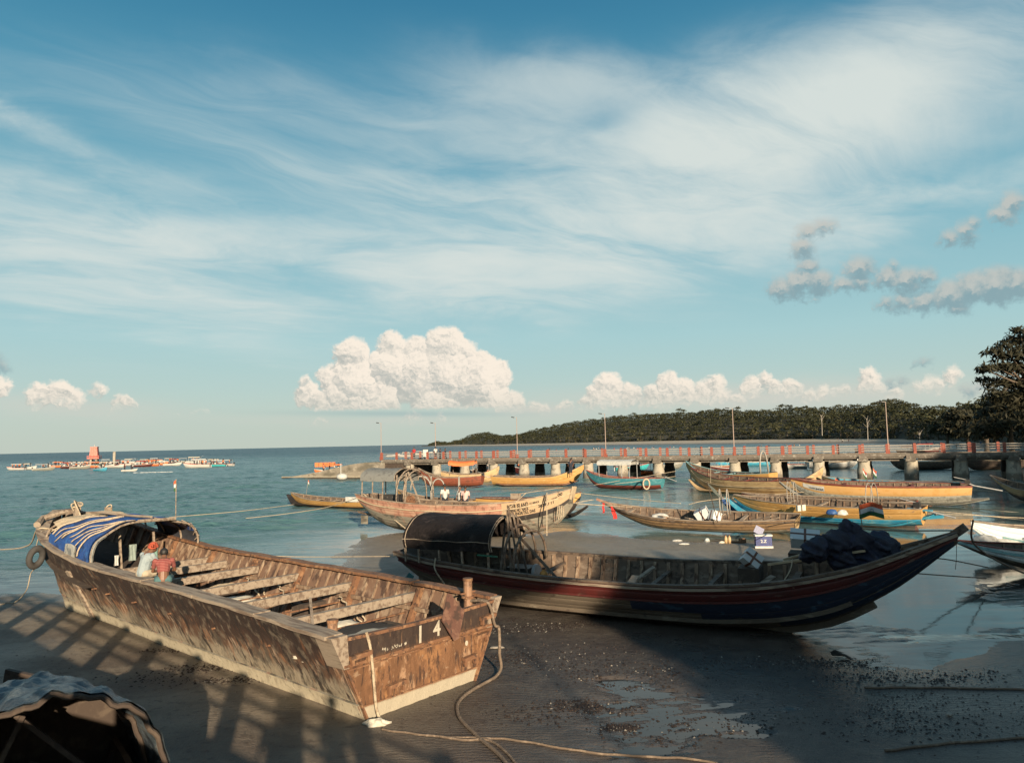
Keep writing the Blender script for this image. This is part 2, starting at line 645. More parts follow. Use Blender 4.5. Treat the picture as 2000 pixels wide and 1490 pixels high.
m_greywood = mat('weathered grey timber', (0.34, 0.275, 0.21), 0.85, [
    ('n', (0.13, 0.085, 0.06, 0.8), 3.0, 0.45, 0.62, (0.35, 3, 3)), ('n', (0.40, 0.34, 0.26, 0.5), 5.0, 0.55, 0.7, (0.3, 3, 3))], (14, 0.6, (0.3, 3, 3)))
m_rustedge = mat('rusty edge', (0.20, 0.095, 0.048), 0.8, [('n', (0.34, 0.19, 0.10, 0.8), 5.0, 0.5, 0.64), ('n', (0.05, 0.028, 0.02, 0.8), 8.0, 0.52, 0.62)], (18, 0.6))
m_innerrust = mat('rusty inner plating', (0.17, 0.10, 0.066), 0.85, [('n', (0.36, 0.27, 0.19, 0.7), 3.0, 0.48, 0.62, (1.4, 1, 0.6)), ('n', (0.055, 0.03, 0.022, 0.9), 3.4, 0.5, 0.62, (1, 1, 0.7))], (14, 0.6))
m_rib = mat('grey brown rib timber', (0.24, 0.16, 0.105), 0.85, [('n', (0.42, 0.33, 0.24, 0.7), 5.0, 0.5, 0.65, (2, 2, 0.5)), ('n', (0.07, 0.035, 0.022, 0.9), 5.0, 0.5, 0.62, (2, 2, .6))], (18, 0.5))
m_dark = mat('dark bilge timber', (0.06, 0.042, 0.032), 0.9, [('n', (0.12, 0.09, 0.065, 0.7), 5.0, 0.5, 0.66)], (14, 0.5))
m_rope = mat('pale hemp rope', (0.52, 0.43, 0.31), 0.9, [('n', (0.28, 0.21, 0.14, 0.8), 12.0, 0.5, 0.62)], (60, 0.8))
m_ropedark = mat('dirty dark rope', (0.17, 0.125, 0.09), 0.9, [('n', (0.30, 0.23, 0.17, 0.8), 12.0, 0.5, 0.62)], (60, 0.8))
m_bluetarp = mat('blue tarpaulin', (0.016, 0.075, 0.30), 0.5, [('n', (0.03, 0.15, 0.44, 0.7), 5.0, 0.52, 0.64), ('n', (0.006, 0.03, 0.12, 0.8), 3.0, 0.5, 0.62), ('n', (0.42, 0.40, 0.34, 0.6), 9.0, 0.68, 0.73)], (7, 1.0, (1, 1, 1), 0.05))
m_creamtarp = mat('cream canvas', (0.62, 0.50, 0.34), 0.85, [('n', (0.38, 0.28, 0.18, 0.7), 4.0, 0.5, 0.64)], (9, 0.9, (1, 1, 1), 0.04))
m_greytarp = mat('grey crumpled plastic', (0.42, 0.42, 0.38), 0.55, [('n', (0.10, 0.12, 0.14, 0.8), 5.0, 0.48, 0.6)], (9, 1.0, (1, 1, 1), 0.04))
m_navytarp = mat('dark navy tarpaulin', (0.006, 0.009, 0.028), 0.7, [('n', (0.012, 0.018, 0.06, 0.8), 4.0, 0.5, 0.64)], (6, 0.8, (1, 1, 1), 0.05))
m_blackcanopy = mat('black canopy sheet', (0.016, 0.012, 0.012), 0.75, [('n', (0.060, 0.048, 0.045, 0.7), 2.5, 0.52, 0.66), ('n', (0.008, 0.006, 0.006, 0.7), 6.0, 0.5, 0.62)], (5, 1.0, (1, 1, 1), 0.06), 0, 0, 0.2)
m_greycanopy = mat('grey canopy sheet', (0.20, 0.205, 0.195), 0.8, [('n', (0.12, 0.12, 0.115, 0.8), 5.0, 0.5, 0.64)], (12, 0.7))
m_red = mat('dark red paint', (0.085, 0.010, 0.008), 0.6, [('n', (0.16, 0.11, 0.085, 0.6), 4.5, 0.60, 0.66, (0.4, 1, 1.6)), ('n', (0.06, 0.012, 0.010, 0.8), 2.5, 0.5, 0.62), ('n', (0.30, 0.20, 0.15, 0.8), 7.0, 0.68, 0.73, (0.6, 1, 1.6))], (10, 0.4))
m_mudhull = mat('mud stained hull planks', (0.125, 0.098, 0.070), 0.8, [('n', (0.10, 0.072, 0.05, 0.8), 2.0, 0.48, 0.62, (0.5, 1, 1.6)), ('n', (0.25, 0.21, 0.155, 0.7), 3.5, 0.56, 0.66, (0.5, 1, 1.4)), ('n', (0.045, 0.030, 0.022, 0.8), 5.0, 0.6, 0.68)], (12, 0.6, (0.4, 1, 1.4)))
m_navyhull = mat('worn navy hull paint', (0.014, 0.024, 0.052), 0.6, [('n', (0.05, 0.12, 0.19, 0.55), 2.2, 0.60, 0.64, (0.7, 1, 1.6)), ('n', (0.09, 0.07, 0.05, 0.8), 3.0, 0.62, 0.68, (0.4, 1, 1.5))], (12, 0.5))
m_oldwood = mat('old brown boat planks', (0.13, 0.092, 0.066), 0.8, [('n', (0.24, 0.19, 0.145, 0.8), 4.0, 0.5, 0.64, (0.5, 1, 1.4)), ('n', (0.04, 0.026, 0.02, 0.85), 4.5, 0.52, 0.62)], (14, 0.6, (0.5, 1, 1)))
m_palewood = mat('sun bleached timber', (0.50, 0.40, 0.27), 0.85, [('n', (0.30, 0.21, 0.13, 0.8), 4.0, 0.5, 0.64, (0.4, 2, 2))], (16, 0.5))
m_pinkhull = mat('faded pink red planks', (0.42, 0.215, 0.15), 0.8, [('n', (0.50, 0.34, 0.24, 0.8), 2.5, 0.48, 0.6, (0.6, 1, 0.8)), ('n', (0.22, 0.095, 0.06, 0.8), 3.5, 0.5, 0.62, (0.9, 1, 0.6)), ('n', (0.13, 0.07, 0.045, 0.7), 9.0, 0.6, 0.68, (1, 1, 0.4)), ('n', (0.45, 0.24, 0.16, .5), 14, .55, .62, (1, 1, .3))], (14, 0.5))
m_tanhull = mat('tan painted bow', (0.46, 0.33, 0.20), 0.8, [('n', (0.40, 0.27, 0.17, 0.7), 4.0, 0.52, 0.64)], (14, 0.4))
m_blackband = mat('black waterline paint', (0.022, 0.017, 0.015), 0.7, [('n', (0.11, 0.095, 0.075, 0.8), 3.0, 0.55, 0.64)], (12, 0.4))
m_greymud = mat('grey dried mud hull', (0.24, 0.22, 0.175), 0.9, [('n', (0.07, 0.062, 0.048, 0.85), 2.2, 0.5, 0.6, (0.6, 1, 1.4)), ('n', (0.34, 0.19, 0.13, 0.6), 3.0, 0.56, 0.64)], (14, 0.6))
m_yellow = mat('ochre yellow paint', (0.52, 0.30, 0.095), 0.65, [('n', (0.42, 0.22, 0.055, 0.7), 3.0, 0.5, 0.64, (0.4, 1, 1.2)), ('n', (0.26, 0.17, 0.10, 0.8), 6.0, 0.60, 0.68, (0.4, 1, 1)), ('n', (0.72, 0.52, 0.26, 0.6), 9.0, 0.6, 0.68, (0.4, 1, 1))], (12, 0.4))
m_yellow2 = mat('orange yellow paint', (0.60, 0.35, 0.13), 0.65, [('n', (0.55, 0.29, 0.08, 0.7), 3.0, 0.5, 0.64), ('n', (0.30, 0.17, 0.08, 0.8), 6.0, 0.64, 0.70, (0.4, 1, 1))], (12, 0.3))
m_sandhull = mat('worn sandy yellow paint', (0.52, 0.37, 0.19), 0.75, [('n', (0.33, 0.21, 0.11, 0.8), 3.0, 0.48, 0.62, (0.4, 1, 1.3)), ('n', (0.20, 0.12, 0.08, 0.7), 8.0, 0.62, 0.7)], (12, 0.4))
m_skyblue = mat('bright blue paint', (0.035, 0.30, 0.46), 0.6, [('n', (0.20, 0.42, 0.46, 0.8), 4.0, 0.5, 0.62, (0.4, 1, 1)), ('n', (0.30, 0.27, 0.21, 0.7), 7.0, 0.6, 0.68)], (12, 0.4))
m_whiteblue = mat('white blue boat paint', (0.95, 1.0, 1.0), 0.55, [('n', (0.55, 0.66, 0.70, 0.8), 3.0, 0.5, 0.62, (0.5, 1, 1)), ('n', (0.35, 0.28, 0.2, 0.7), 6.0, 0.62, 0.7)], (12, 0.3))
m_royal = mat('royal blue paint', (0.02, 0.075, 0.24), 0.6, [('n', (0.05, 0.15, 0.33, 0.8), 4.0, 0.5, 0.62)], (12, 0.4))
m_teal = mat('teal paint', (0.05, 0.23, 0.27), 0.6, [('n', (0.12, 0.32, 0.36, 0.8), 4.0, 0.5, 0.62)], (12, 0.4))
m_greyhull = mat('grey weathered lower hull', (0.27, 0.27, 0.235), 0.85, [('n', (0.15, 0.15, 0.13, 0.85), 5.0, 0.46, 0.6), ('n', (0.42, 0.41, 0.36, 0.6), 9.0, 0.54, 0.64)], (12, 0.6))
m_maroon = mat('maroon paint', (0.20, 0.045, 0.028), 0.6, [('n', (0.10, 0.03, 0.02, 0.8), 4.0, 0.5, 0.62)], (12, 0.4))
m_redbrown = mat('red brown paint', (0.25, 0.068, 0.035), 0.6, [('n', (0.14, 0.05, 0.03, 0.8), 4.0, 0.5, 0.62)], (12, 0.4))
m_white = simple('worn white paint', (0.55, 0.55, 0.52), 0.6)
m_foam = mat('white foam box', (0.62, 0.65, 0.66), 0.7, [('n', (0.50, 0.50, 0.48, 0.6), 6.0, 0.55, 0.68)], (30, 0.2))
m_tape = simple('brown parcel tape', (0.16, 0.06, 0.03), 0.4)
m_offwhite = simple('off white plastic sheet', (0.66, 0.61, 0.50), 0.7, 0.3, 4)
m_steel = simple('galvanised steel', (0.42, 0.42, 0.42), 0.45)
m_black = simple('black rubber', (0.025, 0.023, 0.022), 0.8)
m_tyre = simple('grey worn tyre', (0.055, 0.052, 0.05), 0.85)
m_postred = mat('coral red post paint', (0.28, 0.07, 0.045), 0.7, [('n', (0.36, 0.11, 0.07, 0.8), 4.0, 0.5, 0.62), ('n', (0.5, 0.38, 0.3, 0.7), 8.0, 0.64, 0.7)], (12, 0.4))
m_tower = mat('faded red tower paint', (0.62, 0.17, 0.13), 0.7, [('n', (0.55, 0.26, 0.2, 0.8), 1.5, 0.5, 0.62)], (5, 0.3))
m_concrete = mat('stained concrete', (0.18, 0.155, 0.13), 0.9, [('n', (0.12, 0.105, 0.085, 0.8), 1.2, 0.48, 0.62, (1, 1, 0.7)), ('n', (0.43, 0.40, 0.34, 0.7), 2.5, 0.55, 0.66), ('n', (0.10, 0.08, 0.06, 0.6), 4.0, 0.56, 0.66, (1, 1, 0.25))], (6, 0.6, (1, 1, 1), 0.04))
m_pile = mat('stained concrete pile', (0.38, 0.345, 0.28), 0.9, [('n', (0.16, 0.135, 0.11, 0.75), 1.6, 0.5, 0.62, (1, 1, 0.7)), ('z', (0.13, 0.11, 0.085, 0.85), 'z', 0.75, 0.45, 0.5, 1.5), ('n', (0.48, 0.44, 0.38, 0.6), 3.5, 0.58, 0.66)], (6, 0.7, (1, 1, 1), 0.04))
m_stone = mat('old ramp stonework', (0.25, 0.22, 0.175), 0.9, [('n', (0.11, 0.10, 0.075, 0.85), 0.5, 0.48, 0.62, (0.6, 1, 2)), ('n', (0.40, 0.36, 0.29, 0.7), 1.1, 0.54, 0.66), ('z', (0.35, 0.31, 0.24, 0.8), 'z', 0.45, 0.3, 0.3, 1.0), ('z', (0.05, 0.04, 0.03), 'z', 0.22, 0.12, 0.15, 1.0)], (3, 0.8, (1, 1, 1), 0.08))
m_railwhite = simple('white rail paint', (0.34, 0.315, 0.28), 0.6)
m_skin = mat('brown skin', (0.20, 0.095, 0.055), 0.5, [('n', (0.15, 0.068, 0.04, 0.6), 6.0, 0.45, 0.65)], (40, 0.15))
m_hair = simple('black hair', (0.012, 0.010, 0.009), 0.6)
m_leaf = mat('dark leaves', (0.030, 0.034, 0.014), 0.7, [('n', (0.062, 0.058, 0.024, 0.9), 0.35, 0.45, 0.62), ('n', (0.020, 0.028, 0.011, 0.8), 0.9, 0.5, 0.64)], None, 0, 0, 0.25)
m_leafb = mat('olive leaves', (0.056, 0.052, 0.022), 0.65, [('n', (0.040, 0.046, 0.020, 0.9), 0.4, 0.45, 0.62)], None, 0, 0, 0.25)
m_casu = mat('casuarina needles', (0.026, 0.026, 0.014), 0.7, [('n', (0.045, 0.040, 0.020, 0.8), 0.6, 0.5, 0.64)], None, 0, 0, 0.2)
m_bark = simple('tree bark', (0.12, 0.09, 0.065), 0.9, 0.3, 3)
m_palebark = simple('pale dead wood', (0.42, 0.38, 0.33), 0.9)
m_orange = simple('orange life vest', (0.75, 0.19, 0.05), 0.7)
m_brand = simple('dark weed', (0.03, 0.017, 0.012), 0.8)
m_shell = simple('bleached shell', (0.34, 0.30, 0.25), 0.7)

# ------------------------------------------------------------------ sand, mud, land and sea


def poly(px):
    return np.array([[G(*p)[0], G(*p)[1]] if len(p) == 2 else [p[0], p[1]] for p in px])


def sdf(X, Y, Pn):
    """signed distance to polygon, positive inside"""
    d = np.full(X.shape, 1e9)
    ins = np.zeros(X.shape, bool)
    n = len(Pn)
    for i in range(n):
        a, b = Pn[i], Pn[(i + 1) % n]
        ex, ey = b[0] - a[0], b[1] - a[1]
        wx, wy = X - a[0], Y - a[1]
        t = np.clip((wx * ex + wy * ey) / (ex * ex + ey * ey + 1e-9), 0, 1)
        d = np.minimum(d, (wx - ex * t) ** 2 + (wy - ey * t) ** 2)
        c = ((a[1] > Y) != (b[1] > Y)) & (X < ex * (Y - a[1]) / (ey + 1e-12) + a[0])
        ins ^= c
    d = np.sqrt(d)
    return np.where(ins, d, -d)


SANDA = poly([(-700, 1180), (0, 1157), (75, 1155), (130, 1168), (300, 1180), (600, 1165), (700, 1128), (672, 1100), (668, 1078), (700, 1052), (760, 1040),
              (860, 1040), (960, 1046), (1040, 1047), (1090, 1040), (1130, 1036), (1190, 1046), (1260, 1052), (1330, 1056), (1440, 1058), (1540, 1054),
              (1600, 1062), (1660, 1085), (1690, 1130), (1640, 1175), (1520, 1198), (1600, 1222), (1680, 1258), (1650, 1283), (1720, 1303),
              (1780, 1296), (1860, 1277), (2050, 1248), (2500, 1235), (60, 8, 0), (60, -60, 0), (-80, -60, 0)])
POOL = poly([(1195, 1330), (1240, 1330), (1300, 1350), (1375, 1360), (1465, 1372), (1500, 1398), (1430, 1436), (1350, 1470), (1250, 1470), (1180, 1440), (1240, 1380)])
FILMB = poly([(1420, 1196), (1700, 1172), (1790, 1200), (1890, 1268), (1760, 1315), (1640, 1305), (1540, 1250)])
FILMC = poly([(1830, 1128), (2120, 1118), (2250, 1240), (1900, 1266), (1850, 1205)])
FILM = poly([(1180, 1320), (1290, 1325), (1400, 1345), (1520, 1370), (1560, 1400), (1450, 1450), (1370, 1490), (1230, 1500), (1100, 1470), (1060, 1400), (1130, 1350)])
MUD = poly([(1350, 885), (1600, 878), (2300, 870), (2600, 1235), (1750, 1240), (1640, 1150), (1560, 1060), (1380, 1042), (1300, 985), (1150, 1000), (1100, 985), (1300, 965), (1500, 935)])
SHORE = [(815, 1500), (850, 1400), (950, 1000), (1100, 750), (1300, 600), (1500, 480), (1700, 370), (1850, 260), (1950, 180), (2030, 140), (2150, 105)]
shore_xy = []
for p_, Y_ in SHORE:
    shore_xy.append(((p_ - 1000) / FPX * Y_ * 1.003, Y_))
LAND = np.array(shore_xy + [(95, 75), (75, 45), (60, 15), (45, -2), (22, -9), (8, -12), (2, -20), (-10, -32), (-60, -45), (-200, -60), (-400, -400), (400, -400), (3000, -400), (4000, 2500), (500, 3000), (-100, 1650)])


def terrain(X, Y):
    r = np.hypot(X, Y)
    a = sdf(X, Y, SANDA)
    a = a + (fbm(X * 0.9, Y * 0.9, 4, 3) - 0.5) * np.clip(r * 0.05, 0.3, 2.2)
    h = np.clip(a * 0.045, -0.5, 0.06)
    near = np.exp(-(r / 40) ** 2)
    h += (fbm(X * 0.35, Y * 0.35, 4, 9) - 0.5) * 0.05 * (h > -0.2)
    # silvery shallow pools with ripple crests breaking the surface
    p = sdf(X, Y, POOL) + (fbm(X * 1.1, Y * 2.5, 4, 5) - 0.5) * 2.0
    dip = np.clip(p * 0.14 + 0.03, 0, 0.062)
    h -= dip * (h > -0.02)
    film = np.clip((sdf(X, Y, FILM) + (fbm(X * 0.7, Y * 0.9, 3, 51) - 0.5) * 3.0) / 1.2, 0, 1)
    film = np.maximum(film, np.clip((np.maximum(sdf(X, Y, FILMB), sdf(X, Y, FILMC)) + (fbm(X * 0.6, Y * 0.9, 3, 57) - 0.5) * 3.0) / 1.5, 0, 1))
    tgt = -0.006 + (fbm(X * 1.9 + Y * 0.5, Y * 7.0 - X * 1.6, 5, 53) - 0.44) * 0.085
    h = np.where(film > 0, h * (1 - film) + tgt * film, h)
    rip = np.sin((Y * 0.86 + X * 0.5 + 0.8 * fbm(X * 0.8, Y * 0.8, 3, 2)) * 2 * np.pi / 0.34)
    h += rip * 0.0012 * (0.4 + fbm(X * 0.5, Y * 0.5, 3, 21)) * np.clip(1.6 - r / 26, 0, 1)
    m = sdf(X, Y, MUD) + (fbm(X * 0.15, Y * 0.3, 3, 6) - 0.5) * 8
    mh = -0.030 + 0.028 * np.clip((34 - Y) / 6, 0, 1) * np.clip((X - 8) / 4, 0, 1) + (fbm(X * 0.22, Y * 0.55, 5, 12) - 0.5) * 0.16 + np.clip(Y - 60, 0, 60) * 0.0005
    h = np.where((m > 0) & (film <= 0), np.maximum(h, np.clip(m * 0.05, 0, 1) * (mh + 0.5) - 0.5), h)
    fl = sdf(X, Y, LAND)
    fl = fl + (fbm(X * 0.05, Y * 0.05, 4, 8) - 0.5) * 14
    h = np.maximum(h, np.clip(fl * 0.045, -0.4, 1.5) + np.clip((fl - 35) * 0.02, 0, 1.5))
    return h


def polar_sheet(name, m, zf, radii, nth, th0, th1, cx=0.0, cy=-6.0, attr=None):
    th = np.linspace(th0, th1, nth)
    R, T = np.meshgrid(radii, th, indexing='ij')
    X = cx + R * np.sin(T)
    Y = cy + R * np.cos(T)
    Z = zf(X, Y)
    n, k = R.shape
    co = np.stack([X, Y, Z], -1).reshape(-1, 3).astype(np.float32)
    i, j = np.meshgrid(np.arange(n - 1), np.arange(k - 1), indexing='ij')
    a = i * k + j
    q = np.stack([a, a + k, a + k + 1, a + 1], -1).reshape(-1, 4)
    q = q[:, ::-1]
    me = bpy.data.meshes.new(name)
    me.vertices.add(len(co))
    me.vertices.foreach_set('co', co.ravel())
    me.loops.add(q.size)
    me.loops.foreach_set('vertex_index', q.ravel().astype(np.int32))
    me.polygons.add(len(q))
    me.polygons.foreach_set('loop_start', np.arange(0, q.size, 4, dtype=np.int32))
    me.polygons.foreach_set('use_smooth', np.ones(len(q), bool))
    me.update(calc_edges=True)
    if attr:
        at = me.attributes.new(attr[0], 'FLOAT', 'POINT')
        at.data.foreach_set('value', attr[1](X, Y).ravel().astype(np.float32))
    me.validate()
    return link(name, me, m, None, kind='structure')


def sand_material():
    m = bpy.data.materials.new('wet tidal sand')
    m.use_nodes = True
    t = m.node_tree
    E.tree = t
    bs = t.nodes['Principled BSDF']
    g = t.nodes.new('ShaderNodeNewGeometry')
    sp = t.nodes.new('ShaderNodeSeparateXYZ')
    t.links.new(g.outputs['Position'], sp.inputs[0])
    X, Y, Z = (E(sp.outputs[i]) for i in range(3))
    a = enoise(evec(X, Y), 0.45, 6, 0.6, 0.3)
    b = enoise(evec(X, Y), 5.0, 6, 0.65)
    wet = enoise(evec(X * 0.8, Y * 0.8, 4.0), 0.32, 5, 0.6, 0.6)
    c = emix(esm(a, 0.38, 0.62), (0.110, 0.088, 0.070), (0.205, 0.172, 0.132))
    c = emix(esm(X + Y * 0.25 + (a - 0.5) * 5.0, -0.5, 3.5) * 0.92, c, (0.043, 0.036, 0.032))  # darker to the right: wetter sand, plus tree shade painted into the colour
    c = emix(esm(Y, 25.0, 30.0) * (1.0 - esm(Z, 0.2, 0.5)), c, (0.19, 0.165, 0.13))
    c = emix(esm(b, 0.54, 0.64) * 0.5, c, (0.030, 0.022, 0.018))
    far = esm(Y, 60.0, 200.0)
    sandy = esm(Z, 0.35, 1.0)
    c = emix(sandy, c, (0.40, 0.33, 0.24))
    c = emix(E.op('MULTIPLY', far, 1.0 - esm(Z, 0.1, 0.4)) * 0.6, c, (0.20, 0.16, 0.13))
    c = emix(esm(enoise(evec(X, Y), 1.7, 7, 0.7), 0.42, 0.60) * 0.35, c, (0.12, 0.105, 0.085))
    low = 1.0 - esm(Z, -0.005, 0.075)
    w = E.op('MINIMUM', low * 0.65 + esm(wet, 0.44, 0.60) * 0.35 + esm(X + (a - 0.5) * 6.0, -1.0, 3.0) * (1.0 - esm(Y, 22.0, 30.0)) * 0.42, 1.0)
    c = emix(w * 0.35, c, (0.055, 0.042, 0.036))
    t.links.new(c.s, bs.inputs['Base Color'])
    r = 0.62 - w * 0.44
    t.links.new(r.s, bs.inputs['Roughness'])
    sl = 0.25 + w * 0.30
    t.links.new(sl.s, bs.inputs['Specular IOR Level'])
    wv = t.nodes.new('ShaderNodeTexWave')
    wv.wave_type = 'BANDS'
    wv.bands_direction = 'Y'
    wv.inputs['Scale'].default_value = 3.3
    wv.inputs['Distortion'].default_value = 9.0
    wv.inputs['Detail'].default_value = 4
    wv.inputs['Detail Scale'].default_value = 1.1
    t.links.new(evec(X * 0.8 + Y * 0.3, Y, 0.0), wv.inputs['Vector'])
    fine = enoise(evec(X, Y), 22.0, 5, 0.7)
    h = E(wv.outputs['Fac']) * 0.20 * (1.0 - esm(Y, 15.0, 50.0)) * esm(wet, 0.42, 0.58) + fine * 0.6 + b * 0.9
    bm = t.nodes.new('ShaderNodeBump')
    bm.inputs['Distance'].default_value = 0.05
    st = 1.0 - w * 0.35
    t.links.new(st.s, bm.inputs['Strength'])
    t.links.new(h.s, bm.inputs['Height'])
    t.links.new(bm.outputs[0], bs.inputs['Normal'])
    return m


def sea_material():
    m = bpy.data.materials.new('sea water')
    m.use_nodes = True
    t = m.node_tree
    E.tree = t
    bs = t.nodes['Principled BSDF']
    g = t.nodes.new('ShaderNodeNewGeometry')
    sp = t.nodes.new('ShaderNodeSeparateXYZ')
    t.links.new(g.outputs['Position'], sp.inputs[0])
    X, Y, Z = (E(sp.outputs[i]) for i in range(3))
    at = t.nodes.new('ShaderNodeAttribute')
    at.attribute_name = 'calm'
    calm = E(at.outputs['Fac'])
    rough_ = 1.0 - calm
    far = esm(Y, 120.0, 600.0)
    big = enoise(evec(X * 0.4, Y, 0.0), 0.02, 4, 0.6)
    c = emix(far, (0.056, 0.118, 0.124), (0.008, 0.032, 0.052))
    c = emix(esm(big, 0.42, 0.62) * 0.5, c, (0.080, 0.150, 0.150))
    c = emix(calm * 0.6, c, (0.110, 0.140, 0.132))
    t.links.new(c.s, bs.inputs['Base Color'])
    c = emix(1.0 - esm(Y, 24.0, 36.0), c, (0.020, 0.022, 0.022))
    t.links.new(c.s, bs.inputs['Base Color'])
    bs.inputs['IOR'].default_value = 1.333
    r = 0.06 + rough_ * 0.16 + far * 0.12
    t.links.new(r.s, bs.inputs['Roughness'])
    w1 = enoise(evec(X * 0.45, Y * 1.3, 0.0), 1.6, 4, 0.6, 0.4)
    w2 = enoise(evec(X * 0.5, Y * 1.1, 7.0), 0.35, 4, 0.6, 0.3)
    w3 = enoise(evec(X * 0.4, Y, 9.0), 0.06, 4, 0.6, 0.3)
    # low swells running in over the flats
    wv = t.nodes.new('ShaderNodeTexWave')
    wv.wave_type = 'BANDS'
    wv.bands_direction = 'Y'
    wv.inputs['Scale'].default_value = 0.085
    wv.inputs['Distortion'].default_value = 2.2
    wv.inputs['Detail'].default_value = 3
    wv.inputs['Detail Scale'].default_value = 0.8
    t.links.new(evec(X * 0.35, Y - X * 0.20, 0.0), wv.inputs['Vector'])
    nearsw = 1.0 - esm(Y, 45.0, 90.0)
    h = w1 * 0.16 * rough_ + w2 * 0.5 * rough_ + w3 * 4.0 * esm(Y, 90.0, 400.0) + w1 * 0.004
    bm = t.nodes.new('ShaderNodeBump')
    bm.inputs['Distance'].default_value = 1.0
    bm.inputs['Strength'].default_value = 1.0
    t.links.new(h.s, bm.inputs['Height'])
    t.links.new(bm.outputs[0], bs.inputs['Normal'])
    return m


def calm_f(X, Y):
    a = sdf(X, Y, SANDA)
    m = sdf(X, Y, MUD)
    c = np.clip(1 + a / 9.0, 0, 1)
    c = np.maximum(c, np.clip(1.0 + m / 6.0, 0, 1) * np.clip(1.1 - (Y - 30) / 110, 0.45, 1))
    return np.clip(c, 0, 1)


def sea_z(X, Y):
    a = -sdf(X, Y, SANDA)
    m = -sdf(X, Y, MUD)
    r = np.hypot(X, Y)
    free = np.clip(a / 14.0, 0, 1) * np.clip((m + 6) / 30.0, 0.06, 1)
    z = (fbm(X * 0.5, Y * 2.0 + X * 0.12, 4, 41) - 0.5) * 0.30 * np.clip(1.5 - r / 190, 0, 1)
    z += (fbm(X * 0.16, Y * 0.62 + X * 0.05, 3, 43) - 0.5) * 0.50
    z *= free
    sw = np.sin((Y - 0.10 * X + 8.0 * fbm(X * 0.03, Y * 0.08, 4, 31)) * 2 * np.pi / 3.6)
    sw = np.maximum(sw, -0.2) ** 1 * (0.15 + 2.2 * np.clip(fbm(X * 0.05, Y * 0.2, 3, 77) - 0.38, 0, 1))
    amp = np.clip((a - 1.5) / 8.0, 0, 1) * np.clip(1 - (Y - 25) / 60, 0, 1) * 0.36 * np.clip((8 - X) / 8, 0, 1)
    return z * np.clip(1 - (r - 700) / 600, 0, 1) + sw * amp


radn = np.concatenate([np.linspace(7, 31, 460), np.linspace(31.1, 42, 60), np.geomspace(42.3, 6000, 180)])
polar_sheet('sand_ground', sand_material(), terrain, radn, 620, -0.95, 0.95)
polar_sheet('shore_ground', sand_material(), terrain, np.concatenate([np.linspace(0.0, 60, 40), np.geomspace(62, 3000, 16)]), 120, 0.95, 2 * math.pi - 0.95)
rads = np.concatenate([np.linspace(6, 24, 30), np.geomspace(24.3, 900, 640), np.geomspace(920, 16000, 30)])
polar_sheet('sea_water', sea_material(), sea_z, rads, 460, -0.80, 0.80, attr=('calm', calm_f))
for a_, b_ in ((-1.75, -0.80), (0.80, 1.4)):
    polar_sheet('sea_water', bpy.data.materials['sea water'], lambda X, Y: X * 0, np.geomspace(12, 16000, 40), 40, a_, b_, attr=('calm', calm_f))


def gz(x, y):
    return float(terrain(np.array([[x]], float), np.array([[y]], float))[0, 0])
# ------------------------------------------------------------------ boat builder


def curve(pts):
    """smooth interpolation through (u, value) pairs"""
    xs = np.array([p[0] for p in pts], float)
    ys = np.array([p[1] for p in pts], float)
    d = np.diff(ys) / np.diff(xs)
    m = np.zeros_like(ys)
    m[0], m[-1] = d[0], d[-1]
    for i in range(1, len(ys) - 1):
        m[i] = 0 if d[i - 1] * d[i] <= 0 else 2 * d[i - 1] * d[i] / (d[i - 1] + d[i])

    def f(u):
        u = min(max(u, xs[0]), xs[-1])
        i = min(int(np.searchsorted(xs, u, side='right')) - 1, len(xs) - 2)
        h = xs[i + 1] - xs[i]
        t = (u - xs[i]) / h
        return float((2 * t ** 3 - 3 * t ** 2 + 1) * ys[i] + (t ** 3 - 2 * t ** 2 + t) * h * m[i] + (-2 * t ** 3 + 3 * t ** 2) * ys[i + 1] + (t ** 3 - t ** 2) * h * m[i + 1])
    return f


ROUND = [(0, 0.0), (0.08, 0.30), (0.22, 0.58), (0.45, 0.80), (0.75, 0.94), (1, 1.0)]
FLAT = [(0, 0.0), (0.03, 0.42), (0.12, 0.66), (0.4, 0.84), (1, 1.0)]


